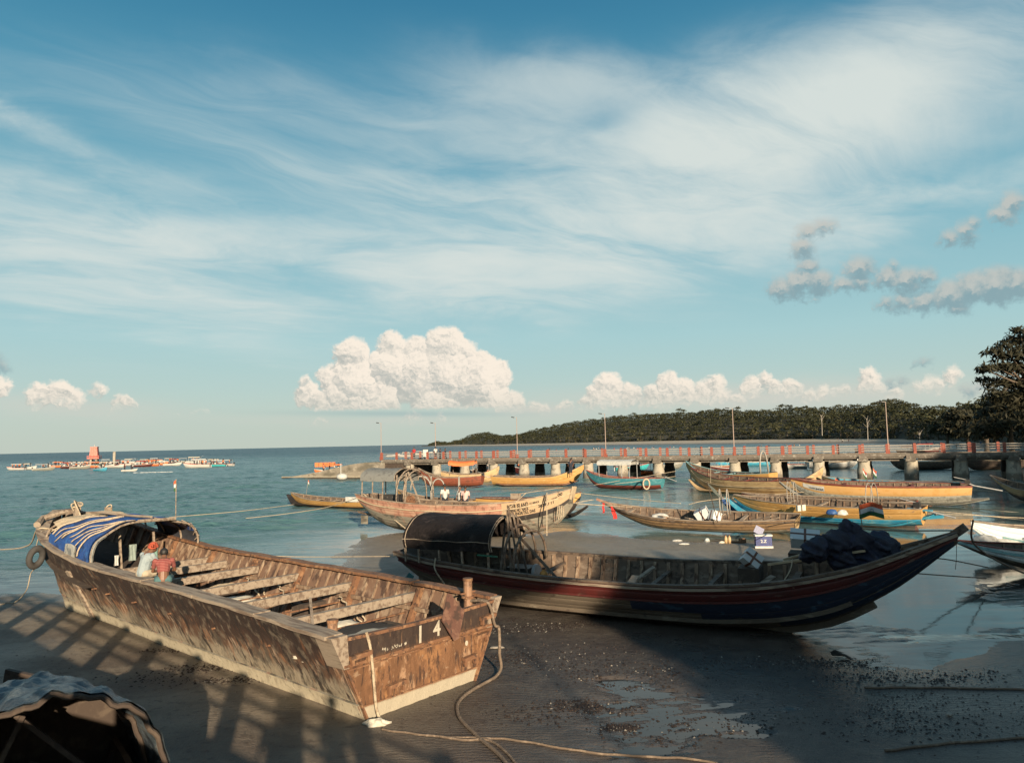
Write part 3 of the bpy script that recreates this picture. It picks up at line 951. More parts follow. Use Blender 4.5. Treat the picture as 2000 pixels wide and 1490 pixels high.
class Hull:
    def __init__(s, L, W, S, K, sec=ROUND, th=0.05, rake=0.0, brake=0.0):
        s.L, s.W, s.S, s.K, s.sec = L, curve(W), curve(S), curve(K), curve(sec)
        s.th, s.rake, s.brake = th, rake, brake

    def x(s, u, v):
        return s.L * u - s.rake * v * max(0, 1 - u * 4) + s.brake * v * max(0, u * 4 - 3)

    def pt(s, u, v, side, off=0.0):
        b = s.W(u)
        y = b * s.sec(v) + off * (1 if b > 0.02 else 0)
        zs, zk = s.S(u), s.K(u)
        z = zk + (zs - zk) * v
        if v < 0.3:
            z -= off * 0.6
        return Vector((s.x(u, v), side * max(y, 0.004), z))

    def vz(s, u, z):
        zs, zk = s.S(u), s.K(u)
        return min(1, max(0, (z - zk) / max(zs - zk, 1e-4)))

    def us(s, u0, u1, n):
        return [u0 + (u1 - u0) * i / n for i in range(n + 1)]

    def skin(s, v0, v1, side, u0=0.0, u1=1.0, n=36, nv=3, off=0.0, groove=0.0):
        rows = []
        vs = [v0 + (v1 - v0) * j / nv for j in range(nv + 1)]
        e = min(0.018, (v1 - v0) * 0.2)
        if groove:
            vl = [(v0, -groove), (v0 + e, 0)] + [(v, 0) for v in vs[1:-1]] + [(v1 - e, 0), (v1, -groove)]
        else:
            vl = [(v, 0) for v in vs]
        for u in s.us(u0, u1, n):
            rows.append([s.pt(u, v, side, off + o) for v, o in vl])
        mb = MB()
        mb.grid(rows if side < 0 else [r[::-1] for r in rows])
        return mb

    def rail(s, v, side, w, h, u0=0.0, u1=1.0, n=36, off=0.0, dz=0.0):
        pts = []
        for u in s.us(u0, u1, n):
            p = s.pt(u, v, side, off)
            if abs(p.y) < w * 0.3:
                p.y = side * w * 0.3
            p.z += dz
            pts.append(p)
        return MB().sweep(pts, [(-w / 2, -h / 2), (w / 2, -h / 2), (w / 2, h / 2), (-w / 2, h / 2)])

    def rib(s, u, side, w=0.05, d=0.05, v0=0.12, v1=0.97, n=6):
        rows = []
        for j in range(n + 1):
            v = v0 + (v1 - v0) * j / n
            a = s.pt(u, v, side, -s.th)
            c = s.pt(u, v, side, -s.th - d)
            rows.append([a + Vector((-w / 2, 0, 0)), c + Vector((-w / 2, 0, 0)), c + Vector((w / 2, 0, 0)), a + Vector((w / 2, 0, 0))])
        mb = MB().grid(rows, True)
        k = len(mb.v)
        mb.f += [(0, 1, 2, 3), (k - 1, k - 2, k - 3, k - 4)]
        return mb

    def across(s, u, z, w, h, over=0.0):
        v = s.vz(u, z)
        y = max(0.05, abs(s.pt(u, v, 1, -s.th * 0.8).y) + over)
        return MB().box((s.x(u, v), 0, z), (w, 2 * y, h))

    def endcap(s, u, nv=8, off=0.0):
        L_ = [s.pt(u, j / nv, 1, off) for j in range(nv + 1)]
        R_ = [s.pt(u, j / nv, -1, off) for j in range(nv + 1)]
        mb = MB()
        mb.grid([[a, (a + b) / 2, b] for a, b in zip(L_, R_)])
        return mb

    def floor(s, v, u0=0.05, u1=0.95, n=24, off=-0.04):
        rows = []
        for u in s.us(u0, u1, n):
            a, b = s.pt(u, v, 1, off), s.pt(u, v, -1, off)
            rows.append([a, b])
        return MB().grid(rows)


def place(a, b, name, label, cat, group=None, heel=0.0, dz=0.0, pitch=0.0):
    """boat root with its stern at a and its bow toward b (ground points); returns root, length"""
    a, b = Vector((a[0], a[1])), Vector((b[0], b[1]))
    d = b - a
    if d.x < 0:
        heel = -heel
    kw = dict(label=label, category=cat)
    if group:
        kw['group'] = group
    r = empty(name, (a.x, a.y, dz), math.atan2(d.y, d.x), math.radians(heel), math.radians(pitch), **kw)
    return r, d.length


def gxy(px, Y):
    """ground x at photo column px for distance Y"""
    return ((px - 1000) / FPX * Y * 1.0032 + 0, Y)


def at_depth(px, py, Y):
    p = P(px, py, Y)
    return p


def hoop(r, x, hw, z0, h, rad=0.02, m=None, name='hoop', tilt=0.0, n=12):
    pts = []
    for i in range(n + 1):
        a = math.pi * i / n
        yy = -hw * math.cos(a)
        zz = z0 + h * math.sin(a) ** 0.75
        pts.append((x + tilt * math.sin(a), yy, zz))
    return MB().tube(pts, rad, 6, up=(1, 0, 0)).build(name, m or m_railwhite, r, True)


def flag(r, x, y, z0, h, fw_=0.5, fh=0.33, name='flag_pole', lean=(0, 0), parent_like=True, seed=0, dirx=1, rz=0.0, droop=0.0):
    pole = MB().tube([(x, y, z0), (x + lean[0], y + lean[1], z0 + h)], max(0.012, h * 0.008), 5).build(name, m_greywood, r)
    top = Vector((x + lean[0], y + lean[1], z0 + h))
    for k, mm in enumerate((simple('saffron cloth', (0.60, 0.10, 0.03), 0.8), simple('white cloth', (0.62, 0.63, 0.64), 0.8, 0.1), simple('green cloth', (0.02, 0.10, 0.03), 0.8))):
        rows = []
        for j in range(3):
            row = []
            for i in range(9):
                s = i / 8
                q = (k + j / 2) / 3
                wv = 0.10 * fw_ * math.sin(s * 7 + q * 1.5 + seed) * (0.3 + s)
                a = rz
                row.append(top + Vector((dirx * fw_ * s * math.cos(a) * (1 - droop * 0.5) + wv * math.sin(a), dirx * fw_ * s * math.sin(a) + wv * math.cos(a), -fh * q - droop * s * fw_ * 0.8 - 0.04 * math.sin(s * 5 + seed))))
            rows.append(row)
        st = MB().grid(rows)
        st.v += [(p[0], p[1] + 0.004, p[2]) for p in st.v]
        nn = len(st.v) // 2
        st.f += [tuple(i + nn for i in f[::-1]) for f in list(st.f)]
        o = st.build('flag_stripe', mm, pole, True)
    if fw_ > 0.35:
        ring = []
        c = top + Vector((dirx * fw_ * 0.5 * math.cos(rz), dirx * fw_ * 0.5 * math.sin(rz), -fh * 0.5 - droop * 0.4 * fw_))
        for sgn in (-1, 1):
            mb = MB()
            pts = [c + Vector((fh * 0.13 * math.cos(t) * math.cos(rz), sgn * 0.045, fh * 0.13 * math.sin(t))) for t in [k * math.pi / 6 for k in range(13)]]
            mb.tube(pts, fh * 0.015, 4, up=(0, 1, 0))
            mb.build('flag_wheel', m_royal, pole)
    return pole


def tex_text(body, size=1.0, thick=0.0):
    """flat glyph mesh of a word: vertices (x, y) in units of letter height"""
    cu = bpy.data.curves.new('txt', 'FONT')
    cu.body = body
    cu.size = size
    cu.offset = thick
    cu.resolution_u = 3
    o = bpy.data.objects.new('txt', cu)
    COL.objects.link(o)
    dg = bpy.context.evaluated_depsgraph_get()
    dg.update()
    me = bpy.data.meshes.new_from_object(o.evaluated_get(dg))
    v = [tuple(p.co) for p in me.vertices]
    f = [tuple(p.vertices) for p in me.polygons]
    bpy.data.objects.remove(o)
    bpy.data.meshes.remove(me)
    return v, f


def lettering(r, body, hull, u0, v0, ul, vh, side, m, name='painted_lettering', slant=0.0, off=0.012, rev=False):
    """paint a word on a hull side: starts at u0, height vh in v, ul = u per letter-height"""
    v, f = tex_text(body, 1.0, 0.035)
    if not v:
        return
    mb = MB()
    vs = []
    for (x, y, z) in v:
        u = u0 + x * ul
        vs.append(hull.pt(u, v0 + y * vh + slant * x, side, off))
    mb.add(vs, f)
    return mb.build(name, m, r)


def basic_fit(r, h, inner, n_strake, side_mats, gun_m, rib_m, ribs=24, thwarts=(), planks=True, names=('plank', 'plank'), n=36, u0=0.0, u1=1.0, floor_v=0.22,
              rubs=(), gw=0.07, gh=0.05, transom=None, thw=0.2, seprib=True, ribw=0.05, inner_v=0.1, ribs_range=(0.06, 0.95)):
    """side_mats: list of (v0, v1, mat, count_of_planks)"""
    for side in (-1, 1):
        for (v0, v1, m, cnt) in side_mats:
            for k in range(cnt):
                a = v0 + (v1 - v0) * k / cnt
                b = v0 + (v1 - v0) * (k + 1) / cnt
                h.skin(a, b, side, u0, u1, n, 2 if cnt > 2 else 3, 0.0, 0.012 if planks else 0.0).build('plank' if planks else 'hull_side', m, r, True)
        rows = []
        for u in h.us(u0, u1, n):
            rows.append([h.pt(u, inner_v + (1 - inner_v) * j / 5, side, -h.th) for j in range(6)])
        MB().grid(rows).build('inner_planking', inner, r, True)
        h.rail(1.0, side, gw, gh, u0, u1, n, -h.th * 0.4, gh * 0.4).build('gunwale', gun_m, r)
        for (v, w, hh, mm) in rubs:
            h.rail(v, side, w, hh, u0, u1, n, w * 0.35).build('rub_rail', mm, r)
        if ribs:
            acc = MB()
            for k in range(ribs):
                u = ribs_range[0] + (ribs_range[1] - ribs_range[0]) * k / (ribs - 1)
                if abs(h.pt(u, 0.9, 1, -h.th).y) < 0.15:
                    continue
                rb = h.rib(u, side, ribw, 0.05)
                if seprib:
                    rb.build('rib', rib_m, r)
                else:
                    acc.add(rb.v, rb.f)
            if not seprib and acc.v:
                acc.build('rib_set', rib_m, r, kind='stuff')
    h.floor(floor_v, max(u0, 0.03), min(u1, 0.97)).build('floor_boards', m_dark, r)
    for (u, z, w) in thwarts:
        h.across(u, z, w, 0.05).build('thwart', gun_m, r)
    if transom is not None:
        h.endcap(0.0).build('transom', transom, r)
        if h.rake or True:
            q = h.endcap(0.0, 8, -0.02)
            q.v = [(p[0] + 0.05, p[1], p[2]) for p in q.v]
            q.build('transom_lining', inner, r)


# ------------------------------------------------------------------ 1. rusty cargo barge
ax = Vector((-0.765, 0.644))
barge, _ = place((-1.68, 13.9), (-1.68 + ax.x, 13.9 + ax.y), 'cargo_barge', 'big rust stained open cargo barge on the sand with 14 on its square stern', 'barge')
barge.location.z = -0.03
BL_ = 16.5
bt = curve([(0, 2.0), (.3, 1.86), (.6, 1.78), (.76, 1.66), (.86, 1.40), (.93, .95), (.975, .45), (1, .10)])
bb = curve([(0, 1.25), (.3, 1.10), (.68, .76), (.85, .70), (.90, .45), (.95, .15), (1, .03)])
bs_ = curve([(0, 1.50), (.2, 1.62), (.4, 1.69), (.6, 1.76), (.78, 2.02), (.88, 2.30), (.95, 2.52), (1, 2.72)])
bk = curve([(0, 0.0), (.82, 0.0), (.87, .16), (.92, .75), (.96, 1.55), (1, 2.35)])


def bp(u, v, side, off=0.0):
    yb, yt = bb(u), bt(u)
    y = yb + (yt - yb) * v ** 1.08 + off
    return Vector((u * BL_, side * max(y, 0.01), bk(u) + (bs_(u) - bk(u)) * v))


us = [i / 66 for i in range(67)]
for side in (-1, 1):
    rows = [[bp(u, v / 10, side, 0.012 * math.sin(v * 1.7 + u * 40) * (0 < v < 10)) for v in range(11)] for u in us]
    MB().grid(rows if side < 0 else [q[::-1] for q in rows]).build('hull_side', m_rust_side, barge, True)
    rows = [[bp(u, v / 5, side, -0.07) for v in range(6)] for u in us]
    MB().grid(rows).build('inner_plating', m_innerrust, barge, True)
    # wide capping timber, butted lengths
    cuts = [0.0, .13, .27, .41, .55, .69, .82, .92, 0.995]
    for a, b in zip(cuts[:-1], cuts[1:]):
        pts = []
        for i in range(9):
            u = a + 0.0012 + (b - a - 0.0024) * i / 8
            p = bp(u, 1.0, side, -0.10)
            if abs(p.y) < 0.13:
                p.y = side * 0.13
            p.z += 0.025 + 0.008 * math.sin(i * 1.3 + a * 20)
            pts.append(p)
        w = 0.17 if side > 0 else 0.13
        MB().sweep(pts, [(-w, -.03), (w, -.03), (w, .03), (-w, .03)]).build('capping_plank', m_greywood if side > 0 else m_rustedge, barge)
    # ribs
    for k in range(46):
        u = 0.015 + k * 0.0205
        rr = []
        big = k % 6 == 5
        d = 0.13 if big else 0.055
        w = 0.10 if big else 0.035
        for j in range(5):
            v = 0.05 + 0.92 * j / 4
            A = bp(u, v, side, -0.07)
            C = bp(u, v, side, -0.07 - d)
            rr.append([A + Vector((-w / 2, 0, 0)), C + Vector((-w / 2, 0, 0)), C + Vector((w / 2, 0, 0)), A + Vector((w / 2, 0, 0))])
        if bt(u) < 0.4:
            continue
        MB().grid(rr, True).build('rib', m_rustedge if big else m_rib, barge)
    # stringer under the gunwale
    MB().sweep([bp(u, 0.72, side, -0.16) for u in us[2:58]], [(-.02, -.04), (.02, -.04), (.02, .04), (-.02, .04)]).build('stringer', m_rib, barge)
    # chine bead at the foot of the side
    MB().sweep([bp(u, 0.235, side, 0.012) for u in us[:58]], [(-.012, -.012), (.012, -.012), (.012, .012), (-.012, .012)]).build('chine_bead', m_greymud, barge)
    # vertical fender plank low on the side
pf = [bp(0.72, v / 8, 1, 0.035) for v in range(0, 7)]
MB().sweep(pf, [(-.11, -.025), (.11, -.025), (.11, .025), (-.11, .025)], up=(0, 1, 0)).build('side_fender_plank', m_greywood, barge)
MB().grid([[bp(u, 0, 1), bp(u, 0, -1)] for u in us]).build('bottom_plating', m_mudhull, barge)
MB().grid([[Vector((u * BL_, (bb(u) - .02), bk(u) + 0.16)), Vector((u * BL_, -(bb(u) - .02), bk(u) + 0.16))] for u in us[1:60]]).build('hold_floor', m_innerrust, barge)
# transom built of horizontal courses
tz = [0.0, 0.30, 0.34, 0.78, 1.04, 1.50]


def tp(z, y, off=0.0):
    v = z / bs_(0)
    hw = bb(0) + (bt(0) - bb(0)) * v
    return Vector((-0.02 - off - 0.05 * v, y * hw, z))


for a, b, m_ in ((0.0, 0.325, m_transom), (0.325, 1.02, m_transom), (1.02, 1.50, m_transom)):
    rows = []
    sag = 0.10
    for j in range(7):
        z = a + (b - a) * j / 6
        rows.append([tp(z - (0.05 * (1 - (i / 12 - 1) ** 2) if z > 1.4 else 0), i / 12 - 1, 0.006 * math.sin(i * 2.1 + j)) for i in range(25)])
    MB().grid(rows[::-1]).build('transom_plate', m_, barge, True)
    rows = [[tp(a + (b - a) * j / 4 - (0.05 * (1 - (i / 6 - 1) ** 2) if j == 4 and b > 1.4 else 0), i / 6 - 1, -0.07) for i in range(13)] for j in range(5)]
    MB().grid(rows).build('transom_lining', m_innerrust, barge)
for z, w in ((1.04, .032), (0.325, .016), (0.97, .016)):
    MB().sweep([tp(z, i / 10 - 1, 0.012) for i in range(21)], [(-w * .6, -w * .7), (w * .6, -w * .7), (w * .6, w * .7), (-w * .6, w * .7)]).build('rubbing_strip', m_rustedge, barge)
MB().sweep([tp(1.475 - 0.05 * (1 - (i / 10 - 1) ** 2), i / 10 - 1, -0.03) for i in range(21)], [(-.05, -.025), (.05, -.025), (.05, .025), (-.05, .025)]).build('transom_cap', m_rustedge, barge)
for side in (-1, 1):
    # pale corner wedge and lower rusty corner strip
    q = [(1.53, 1.012, .985 if side > 0 else .86), (1.02, 1.012, .93)] if side > 0 else [(1.53, 1.012, .90), (1.02, 1.012, .90)]
    z0, z1 = 1.00, 1.535
    w0, w1 = (0.10, 0.32) if side > 0 else (0.16, 0.20)
    a0, a1 = tp(z0, side * 1.01, 0.03), tp(z1, side * 1.01, 0.03)
    mb = MB()
    s_ = -side
    vs = []
    for dx_ in (0, 0.45):
        vs += [a0 + Vector((dx_, 0, 0)), a0 + Vector((dx_, s_ * w0, 0)), a1 + Vector((dx_, s_ * w1, 0)), a1 + Vector((dx_, 0, 0))]
    mb.add(vs, [(0, 1, 2, 3), (7, 6, 5, 4), (0, 4, 5, 1), (1, 5, 6, 2), (2, 6, 7, 3), (3, 7, 4, 0)])
    mb.build('corner_block', m_greywood, barge)
    MB().beam(tp(0.02, side * .985, .02), tp(1.0, side * .985, .02), 0.035, 0.06, up=(1, 0, 0)).build('corner_strip', m_rustedge, barge)
# step cleats on the transom
for (yy, z, w) in [(0.80, 1.17, .42), (0.46, 0.52, .40), (-0.86, 1.22, .40), (-0.84, 0.90, .36), (-0.72, 0.56, .34)]:
    c = tp(z, yy, 0.06)
    MB().box(c, (.09, w, .07), rx=-0.06).build('step_cleat', m_rustedge, barge)
    MB().box(c + Vector((0.01, w * .38, -.08)), (.06, .05, .10)).build('cleat_bracket', m_rustedge, barge)
    MB().box(c + Vector((0.01, -w * .38, -.08)), (.06, .05, .10)).build('cleat_bracket', m_rustedge, barge)
# painted number 14 and smaller worn marks
for body, yy, z, sz in (('1', 0.13, 1.085, .42), ('4', -0.10, 1.12, .38)):
    v, f = tex_text(body, sz, 0.006)
    hw = 1.8
    MB().add([tp(z + y_, 0, 0.022) + Vector((0, hw * yy - x_, 0)) for x_, y_, z_ in v], f).build('painted_number', simple('chalky white lettering', (0.50, 0.45, 0.36), 0.8), barge)
random.seed(3)
mb = MB()
for k in range(38):
    y0 = 0.95 - k * 0.006 * (1.3) - 0.15
    z = 1.105 + random.uniform(0, 0.045)
    y0 = random.uniform(0.44, 0.98)
    p = tp(z, 0, 0.020) + Vector((0, y0, 0))
    w = random.uniform(.006, .018)
    hh = random.uniform(.01, .035)
    mb.add([p, p + Vector((0, w, 0)), p + Vector((0, w * .8, hh)), p + Vector((0, -w * .3, hh))], [(0, 1, 2, 3)])
mb.build('worn_lettering', simple('chalky white lettering', (0.50, 0.45, 0.36), 0.8), barge)
mb = MB()
for k in range(8):
    p = tp(0.83, 0, 0.02) + Vector((0, -1.05, 0))
    a = k * math.pi / 4
    mb.v.append(tuple(p + Vector((0, .042 * math.cos(a), .05 * math.sin(a)))))
mb.f.append(tuple(range(8)))
mb.build('white_dot', simple('chalky white lettering', (0.50, 0.45, 0.36), 0.8), barge)
# steel plate leaning over the transom edge, diamond set
pl = MB()
cz = 1.42
for dx_ in (-0.12, -0.145):
    for (a, b) in ((0, .38), (.31, .02), (0.10, -.42), (-.02, -.44), (-.27, -.05), (-.06, .40)):
        pl.v.append((dx_, -0.62 - a, cz + b))
pl.f = [tuple(range(6)), tuple(range(11, 5, -1))] + [(i, (i + 1) % 6, (i + 1) % 6 + 6, i + 6) for i in range(6)]
pl.v = [tuple(Vector(p) + Vector(((p[2] - 1.4) * 0.12, 0, 0))) for p in pl.v]
o = pl.build('steel_plate', mat('rusted sheet steel', (0.13, 0.06, 0.042), 0.7, [('n', (0.22, 0.12, 0.08, 0.8), 4.0, 0.5, 0.6), ('n', (0.05, .03, .022, .8), 5, .52, .6)], (18, .4)), None)
o.matrix_world = Matrix.Translation(barge.location) @ Matrix.Rotation(barge.rotation_euler.z, 4, 'Z')
o['label'] = 'diamond shaped sheet of rusty steel leaning on the barge stern beside the 14'
o['category'] = 'steel plate'
# bollards
for (xx, yy, z0, hh) in ((0.55, 1.52, 1.02, .62), (0.42, -1.62, 1.25, .62)):
    b = MB().tube([(xx, yy, z0), (xx, yy, z0 + hh)], .085, 12, up=(0, 1, 0)).build('bollard', mat('bollard steel', (0.30, 0.17, 0.10), 0.65, [('n', (0.12, 0.06, 0.035, .85), 5, .5, .62), ('n', (.45, .35, .25, .6), 7, .6, .7)], (14, .5)), barge)
    MB().tube([(xx, yy, z0 + hh - .03), (xx, yy, z0 + hh + .02)], .10, 12, up=(0, 1, 0)).build('bollard_cap', m_rustedge, b)
    MB().tube([(xx, yy, z0 + .26), (xx, yy, z0 + .30)], .13, 12, up=(0, 1, 0)).build('bollard_ring', m_rustedge, b)
    MB().beam((xx, yy - .2, z0 + .36), (xx, yy + .2, z0 + .36), .03, .03).build('bollard_pin', m_rustedge, b)
for (xx, yy, z0, hh) in ((15.3, 0.0, 2.2, .75), (15.9, .0, 2.3, .45)):
    MB().beam((xx, yy, z0), (xx, yy, z0 + hh), .16, .16, up=(1, 0, 0)).build('bow_post', m_greywood, barge)
# cross beams
random.seed(5)
for i, (u, z) in enumerate(((2.1, 1.34), (4.1, 1.36), (6.0, 1.40), (7.8, 1.42), (9.3, 1.44), (10.15, 1.47))):
    uu = u / BL_
    v = (z - bk(uu)) / (bs_(uu) - bk(uu))
    y = abs(bp(uu, v, 1, -0.08).y)
    hh = .17
    MB().beam((u, y, z), (u + random.uniform(-.06, .06), -y, z - 0.0), .13, hh).build('cross_beam', m_palewood if False else m_greywood, barge)
    MB().beam((u + .1, y, z - .32), (u + .1, -y * .97, z - .32), .03, .03).build('tie_rod', m_rustedge, barge)
# mast stumps / short prop by the near bollard
MB().beam((1.15, 1.45, 1.15), (2.55, .55, 1.62), .05, .05).build('wooden_prop', m_greywood, barge)
# deck at the bow, under the shelter
MB().grid([[Vector((x, bt(x / BL_) - .12, bs_(x / BL_) - .62)), Vector((x, -bt(x / BL_) + .12, bs_(x / BL_) - .62))] for x in np.linspace(10.4, 16.2, 10)]).build('bow_deck', m_dark, barge)
MB().tube([bp(.90, 1.05, 1, .02), bp(.925, 1.10, 1, -.1), (15.25, .3, 2.75)], .1, 7, scale=[1, .9, .6]).build('breasthook_timber', m_greywood, barge)

# tarpaulin shelter
SH0, SH1 = 10.2, 13.7


def sh(s, t, off=0.0):
    """s 0..1 along, t 0 (near foot) .. 1 (far foot)"""
    x = SH0 + (SH1 - SH0) * s
    x += (1 - s) * 0.9 * (t - 0.15) if s < 1 else 0
    u = x / BL_
    hw = bt(u) - .02
    zb = bs_(u) + .01
    pk = (1 - s) * 2.72 + s * 2.74
    a = math.pi * t
    y = hw * math.cos(a)
    y = math.copysign(abs(y) ** 0.9, y)
    z = zb + (pk - zb) * math.sin(a) ** 0.80 + off
    z += 0.018 * math.sin(s * 23 + t * 17) + 0.016 * math.sin(s * 11 - t * 31) - 0.05 * abs(math.sin(s * math.pi * 3)) * math.sin(a)
    return Vector((x, y + off * math.cos(a), z))


def sheet(s0, s1, t0, t1, m, name, parent, off=0.0, ns=26, nt_=30, th=0.02, **kw):
    mb = MB()
    mb.grid([[sh(s0 + (s1 - s0) * i / ns, t0 + (t1 - t0) * j / nt_, off) for j in range(nt_ + 1)] for i in range(ns + 1)])
    mb.grid([[sh(s0 + (s1 - s0) * i / ns, t0 + (t1 - t0) * j / nt_, off - th) for j in range(nt_ + 1)][::-1] for i in range(ns + 1)])
    return mb.build(name, m, parent, True, **kw)


shelter = empty('tarpaulin_shelter', barge.location, barge.rotation_euler.z, label='hooped shelter of blue tarpaulin lashed with pale ropes over the barge bow', category='shelter')
for s in (0.0, .33, .66, 1.0):
    MB().tube([sh(s, t / 20, -0.04) for t in range(21)], .028, 6, up=(1, 0, 0)).build('shelter_hoop', m_greywood, shelter)
sheet(0.02, 0.86, 0.0, 0.86, m_bluetarp, 'blue_tarpaulin', shelter)
sheet(0.0, 0.80, 0.86, 1.0, simple('dark side sheet', (.03, .035, .05), .8), 'side_sheet', shelter)
sheet(0.80, 1.02, 0.20, 0.62, m_creamtarp, 'cream_canvas', shelter, 0.035, 8, 16)
sheet(-0.03, 0.02, 0.02, 0.24, m_greytarp, 'tarpaulin_hem', shelter, -0.03, 5, 14)
sheet(0.22, 0.42, 0.0, 0.07, m_greytarp, 'grey_rag', shelter, 0.06, 6, 6)
MB().tube([sh(-.04, .5, .05), sh(.4, .49, .07), sh(.8, .47, .09), sh(1.05, .45, .05)], .035, 7).build('ridge_pole', m_greywood, shelter)
MB().tube([sh(-.04, .44, .02), sh(-.04, .62, .03)], .045, 7).build('ridge_cross_pole', m_greywood, shelter)
random.seed(9)
for k, (s0, t0, s1, t1) in enumerate([(.78, .10, .62, .47), (.70, .09, .47, .48), (.66, .05, .36, .47), (.55, .10, .30, .47), (.44, .12, .14, .46), (.30, .03, .03, .36), (.20, .02, .0, .40), (.34, .08, .08, .46), (.84, .12, .80, .45)]):
    pts = []
    for i in range(13):
        q = i / 12
        pts.append(sh(s0 + (s1 - s0) * q + .015 * math.sin(q * 7 + k), t0 + (t1 - t0) * q + .012 * math.sin(q * 5 + k * 2), .035))
    MB().tube(pts, .014 if k % 3 else .021, 6).build('lashing_rope', m_rope, shelter, True)
for k in range(5):
    pts = [sh(.02 + .008 * k, .52 + .09 * k, .02)] + [sh(-.02, .60 + .08 * k, -.03)] + [sh(.04, .70 + .06 * k, -.08)]
    MB().tube(pts, .014, 5).build('loose_stick', m_greywood, shelter)
# flag on a staff
fl = empty('flag_on_staff', barge.location, barge.rotation_euler.z, label='small three coloured flag on a thin pale staff behind the blue shelter', category='flag')
flag(fl, 12.6, -1.75, 1.9, 1.75, .17, .33, 'staff', droop=.8, seed=1)
MB().beam((13.6, -1.6, 2.28), (12.5, -1.72, 2.33), .05, .05).build('staff_bracket', m_rustedge, fl)
MB().beam((12.55, -1.72, 1.95), (12.55, -1.72, 2.38), .05, .05, up=(1, 0, 0)).build('staff_bracket', m_rustedge, fl)


def bw(x, y, z):
    """barge local point in world"""
    a = barge.rotation_euler.z
    return Vector((barge.location.x + x * math.cos(a) - y * math.sin(a), barge.location.y + x * math.sin(a) + y * math.cos(a), barge.location.z + z))


def thing(mb, name, m, label, cat, smooth=False, **kw):
    return mb.build(name, m, None, smooth, label=label, category=cat, **kw)


def crumple(c, r, seed=0, nu=26, nv=14, flat=True, amp=.35):
    """crumpled cloth lump"""
    random.seed(seed)
    c = Vector(c)
    ph = [random.uniform(0, 6) for _ in range(8)]
    rows = []
    for i in range(nv + 1):
        th = math.pi * i / nv
        row = []
        for j in range(nu):
            p = 2 * math.pi * j / nu
            n = 1 + amp * (math.sin(3 * p + 2 * th + ph[0]) * .35 + math.sin(5 * p - 3 * th + ph[1]) * .3 + math.sin(9 * p + 5 * th + ph[2]) * .22 + math.sin(13 * p - 7 * th + ph[3]) * .15 + math.sin(7 * th + ph[4]) * .2) * math.sin(th)
            z = math.cos(th) * r[2] * n
            if flat and z < -r[2] * .3:
                z = -r[2] * .3
            row.append(c + Vector((math.sin(th) * math.cos(p) * r[0] * n, math.sin(th) * math.sin(p) * r[1] * n, z)))
        rows.append(row)
    return MB().grid(rows, True)


# cargo and litter in the barge
p = bw(1.35, .55, .95)
mb = crumple((0, 0, 0), (.75, 1.25, .14), 4, 30, 12, True, .25)
o = thing(mb, 'plastic_sheet', m_offwhite, 'pale crumpled plastic sheeting piled in the hold just inside the square stern', 'plastic sheet', True)
o.location = bw(1.15, .35, .92); o.rotation_euler.z = barge.rotation_euler.z
o = thing(crumple((0, 0, 0), (.42, .9, .12), 14, 30, 12, True, .25), 'dark_plastic_sheet', m_black, 'black glossy plastic sheet lying beside the pale sheeting under the first cross beam', 'plastic sheet', True)
o.location = bw(1.9, -.05, .93); o.rotation_euler.z = barge.rotation_euler.z
MB().box((1.3, 0, .72), (2.3, 2.6, .3)).build('hold_packing', m_dark, barge)
for k, (x, y, z, r_, lab, mm) in enumerate([(2.75, -.35, .80, (.3, .42, .2), 'cream and red printed sack slumped in the hold behind the first cross beam', m_offwhite),
                                           (5.0, -1.15, 1.05, (.12, .2, .1), 'small scrap of orange cloth tucked on the stringer of the far side', simple('faded orange cloth', (.6, .25, .12), .9)),
                                           (5.6, .65, .75, (.30, .34, .12), 'folded blue and white bag in the hold near the two seated men', m_bluetarp),
                                           (7.1, -.35, .85, (.35, .7, .13), 'white crumpled sack on the hold floor under the middle cross beams', m_offwhite),
                                           (8.3, -.9, .95, (.28, .4, .16), 'beige bundle lying in the hold in front of the shelter', m_creamtarp)]):
    o = thing(crumple((0, 0, 0), r_, 20 + k, 22, 10, True, .3), 'cloth_bundle' if k != 0 else 'sack', mm, lab, 'sack' if k in (0, 3) else 'bundle', True)
    o.location = bw(x, y, z); o.rotation_euler.z = barge.rotation_euler.z
    MB().box((x, y, z / 2), (.5, .6, z * .9)).build('hold_packing', m_dark, barge)
# hanging cloths inside the shelter
for k, (x, y, z, w, h_, lab, mm) in enumerate([(10.9, .25, 2.05, .20, .42, 'pale checked cloth hanging inside the shelter mouth, left one', simple('pale checked cloth', (.26, .32, .29), .9)),
                                              (10.8, -.28, 1.98, .2, .36, 'small mint green cloth hanging in the shelter mouth, right one', simple('mint cloth', (.18, .32, .27), .9)),
                                              (11.0, .62, 1.80, .12, .26, 'little white cloth hanging lowest in the shelter mouth', m_white)]):
    rows = [[(0.02 * math.sin(i * 2.0 + j * .4), -w / 2 + w * i / 8, -h_ * j / 6) for i in range(9)] for j in range(7)]
    mb = MB().grid(rows)
    mb.grid([[(q[0] + .012, q[1], q[2]) for q in r_][::-1] for r_ in rows])
    o = thing(mb, 'hanging_cloth', mm, lab, 'cloth', True)
    o.location = bw(x, y, z); o.rotation_euler.z = barge.rotation_euler.z
for (yy, zz) in ((1.2, 1.75), (.4, 2.3), (-.5, 2.3)):
    MB().beam((11.2, yy, 1.3), (11.2 + .02, yy + .06, zz), .05, .05, up=(1, 0, 0)).build('shelter_prop', m_greywood, shelter)

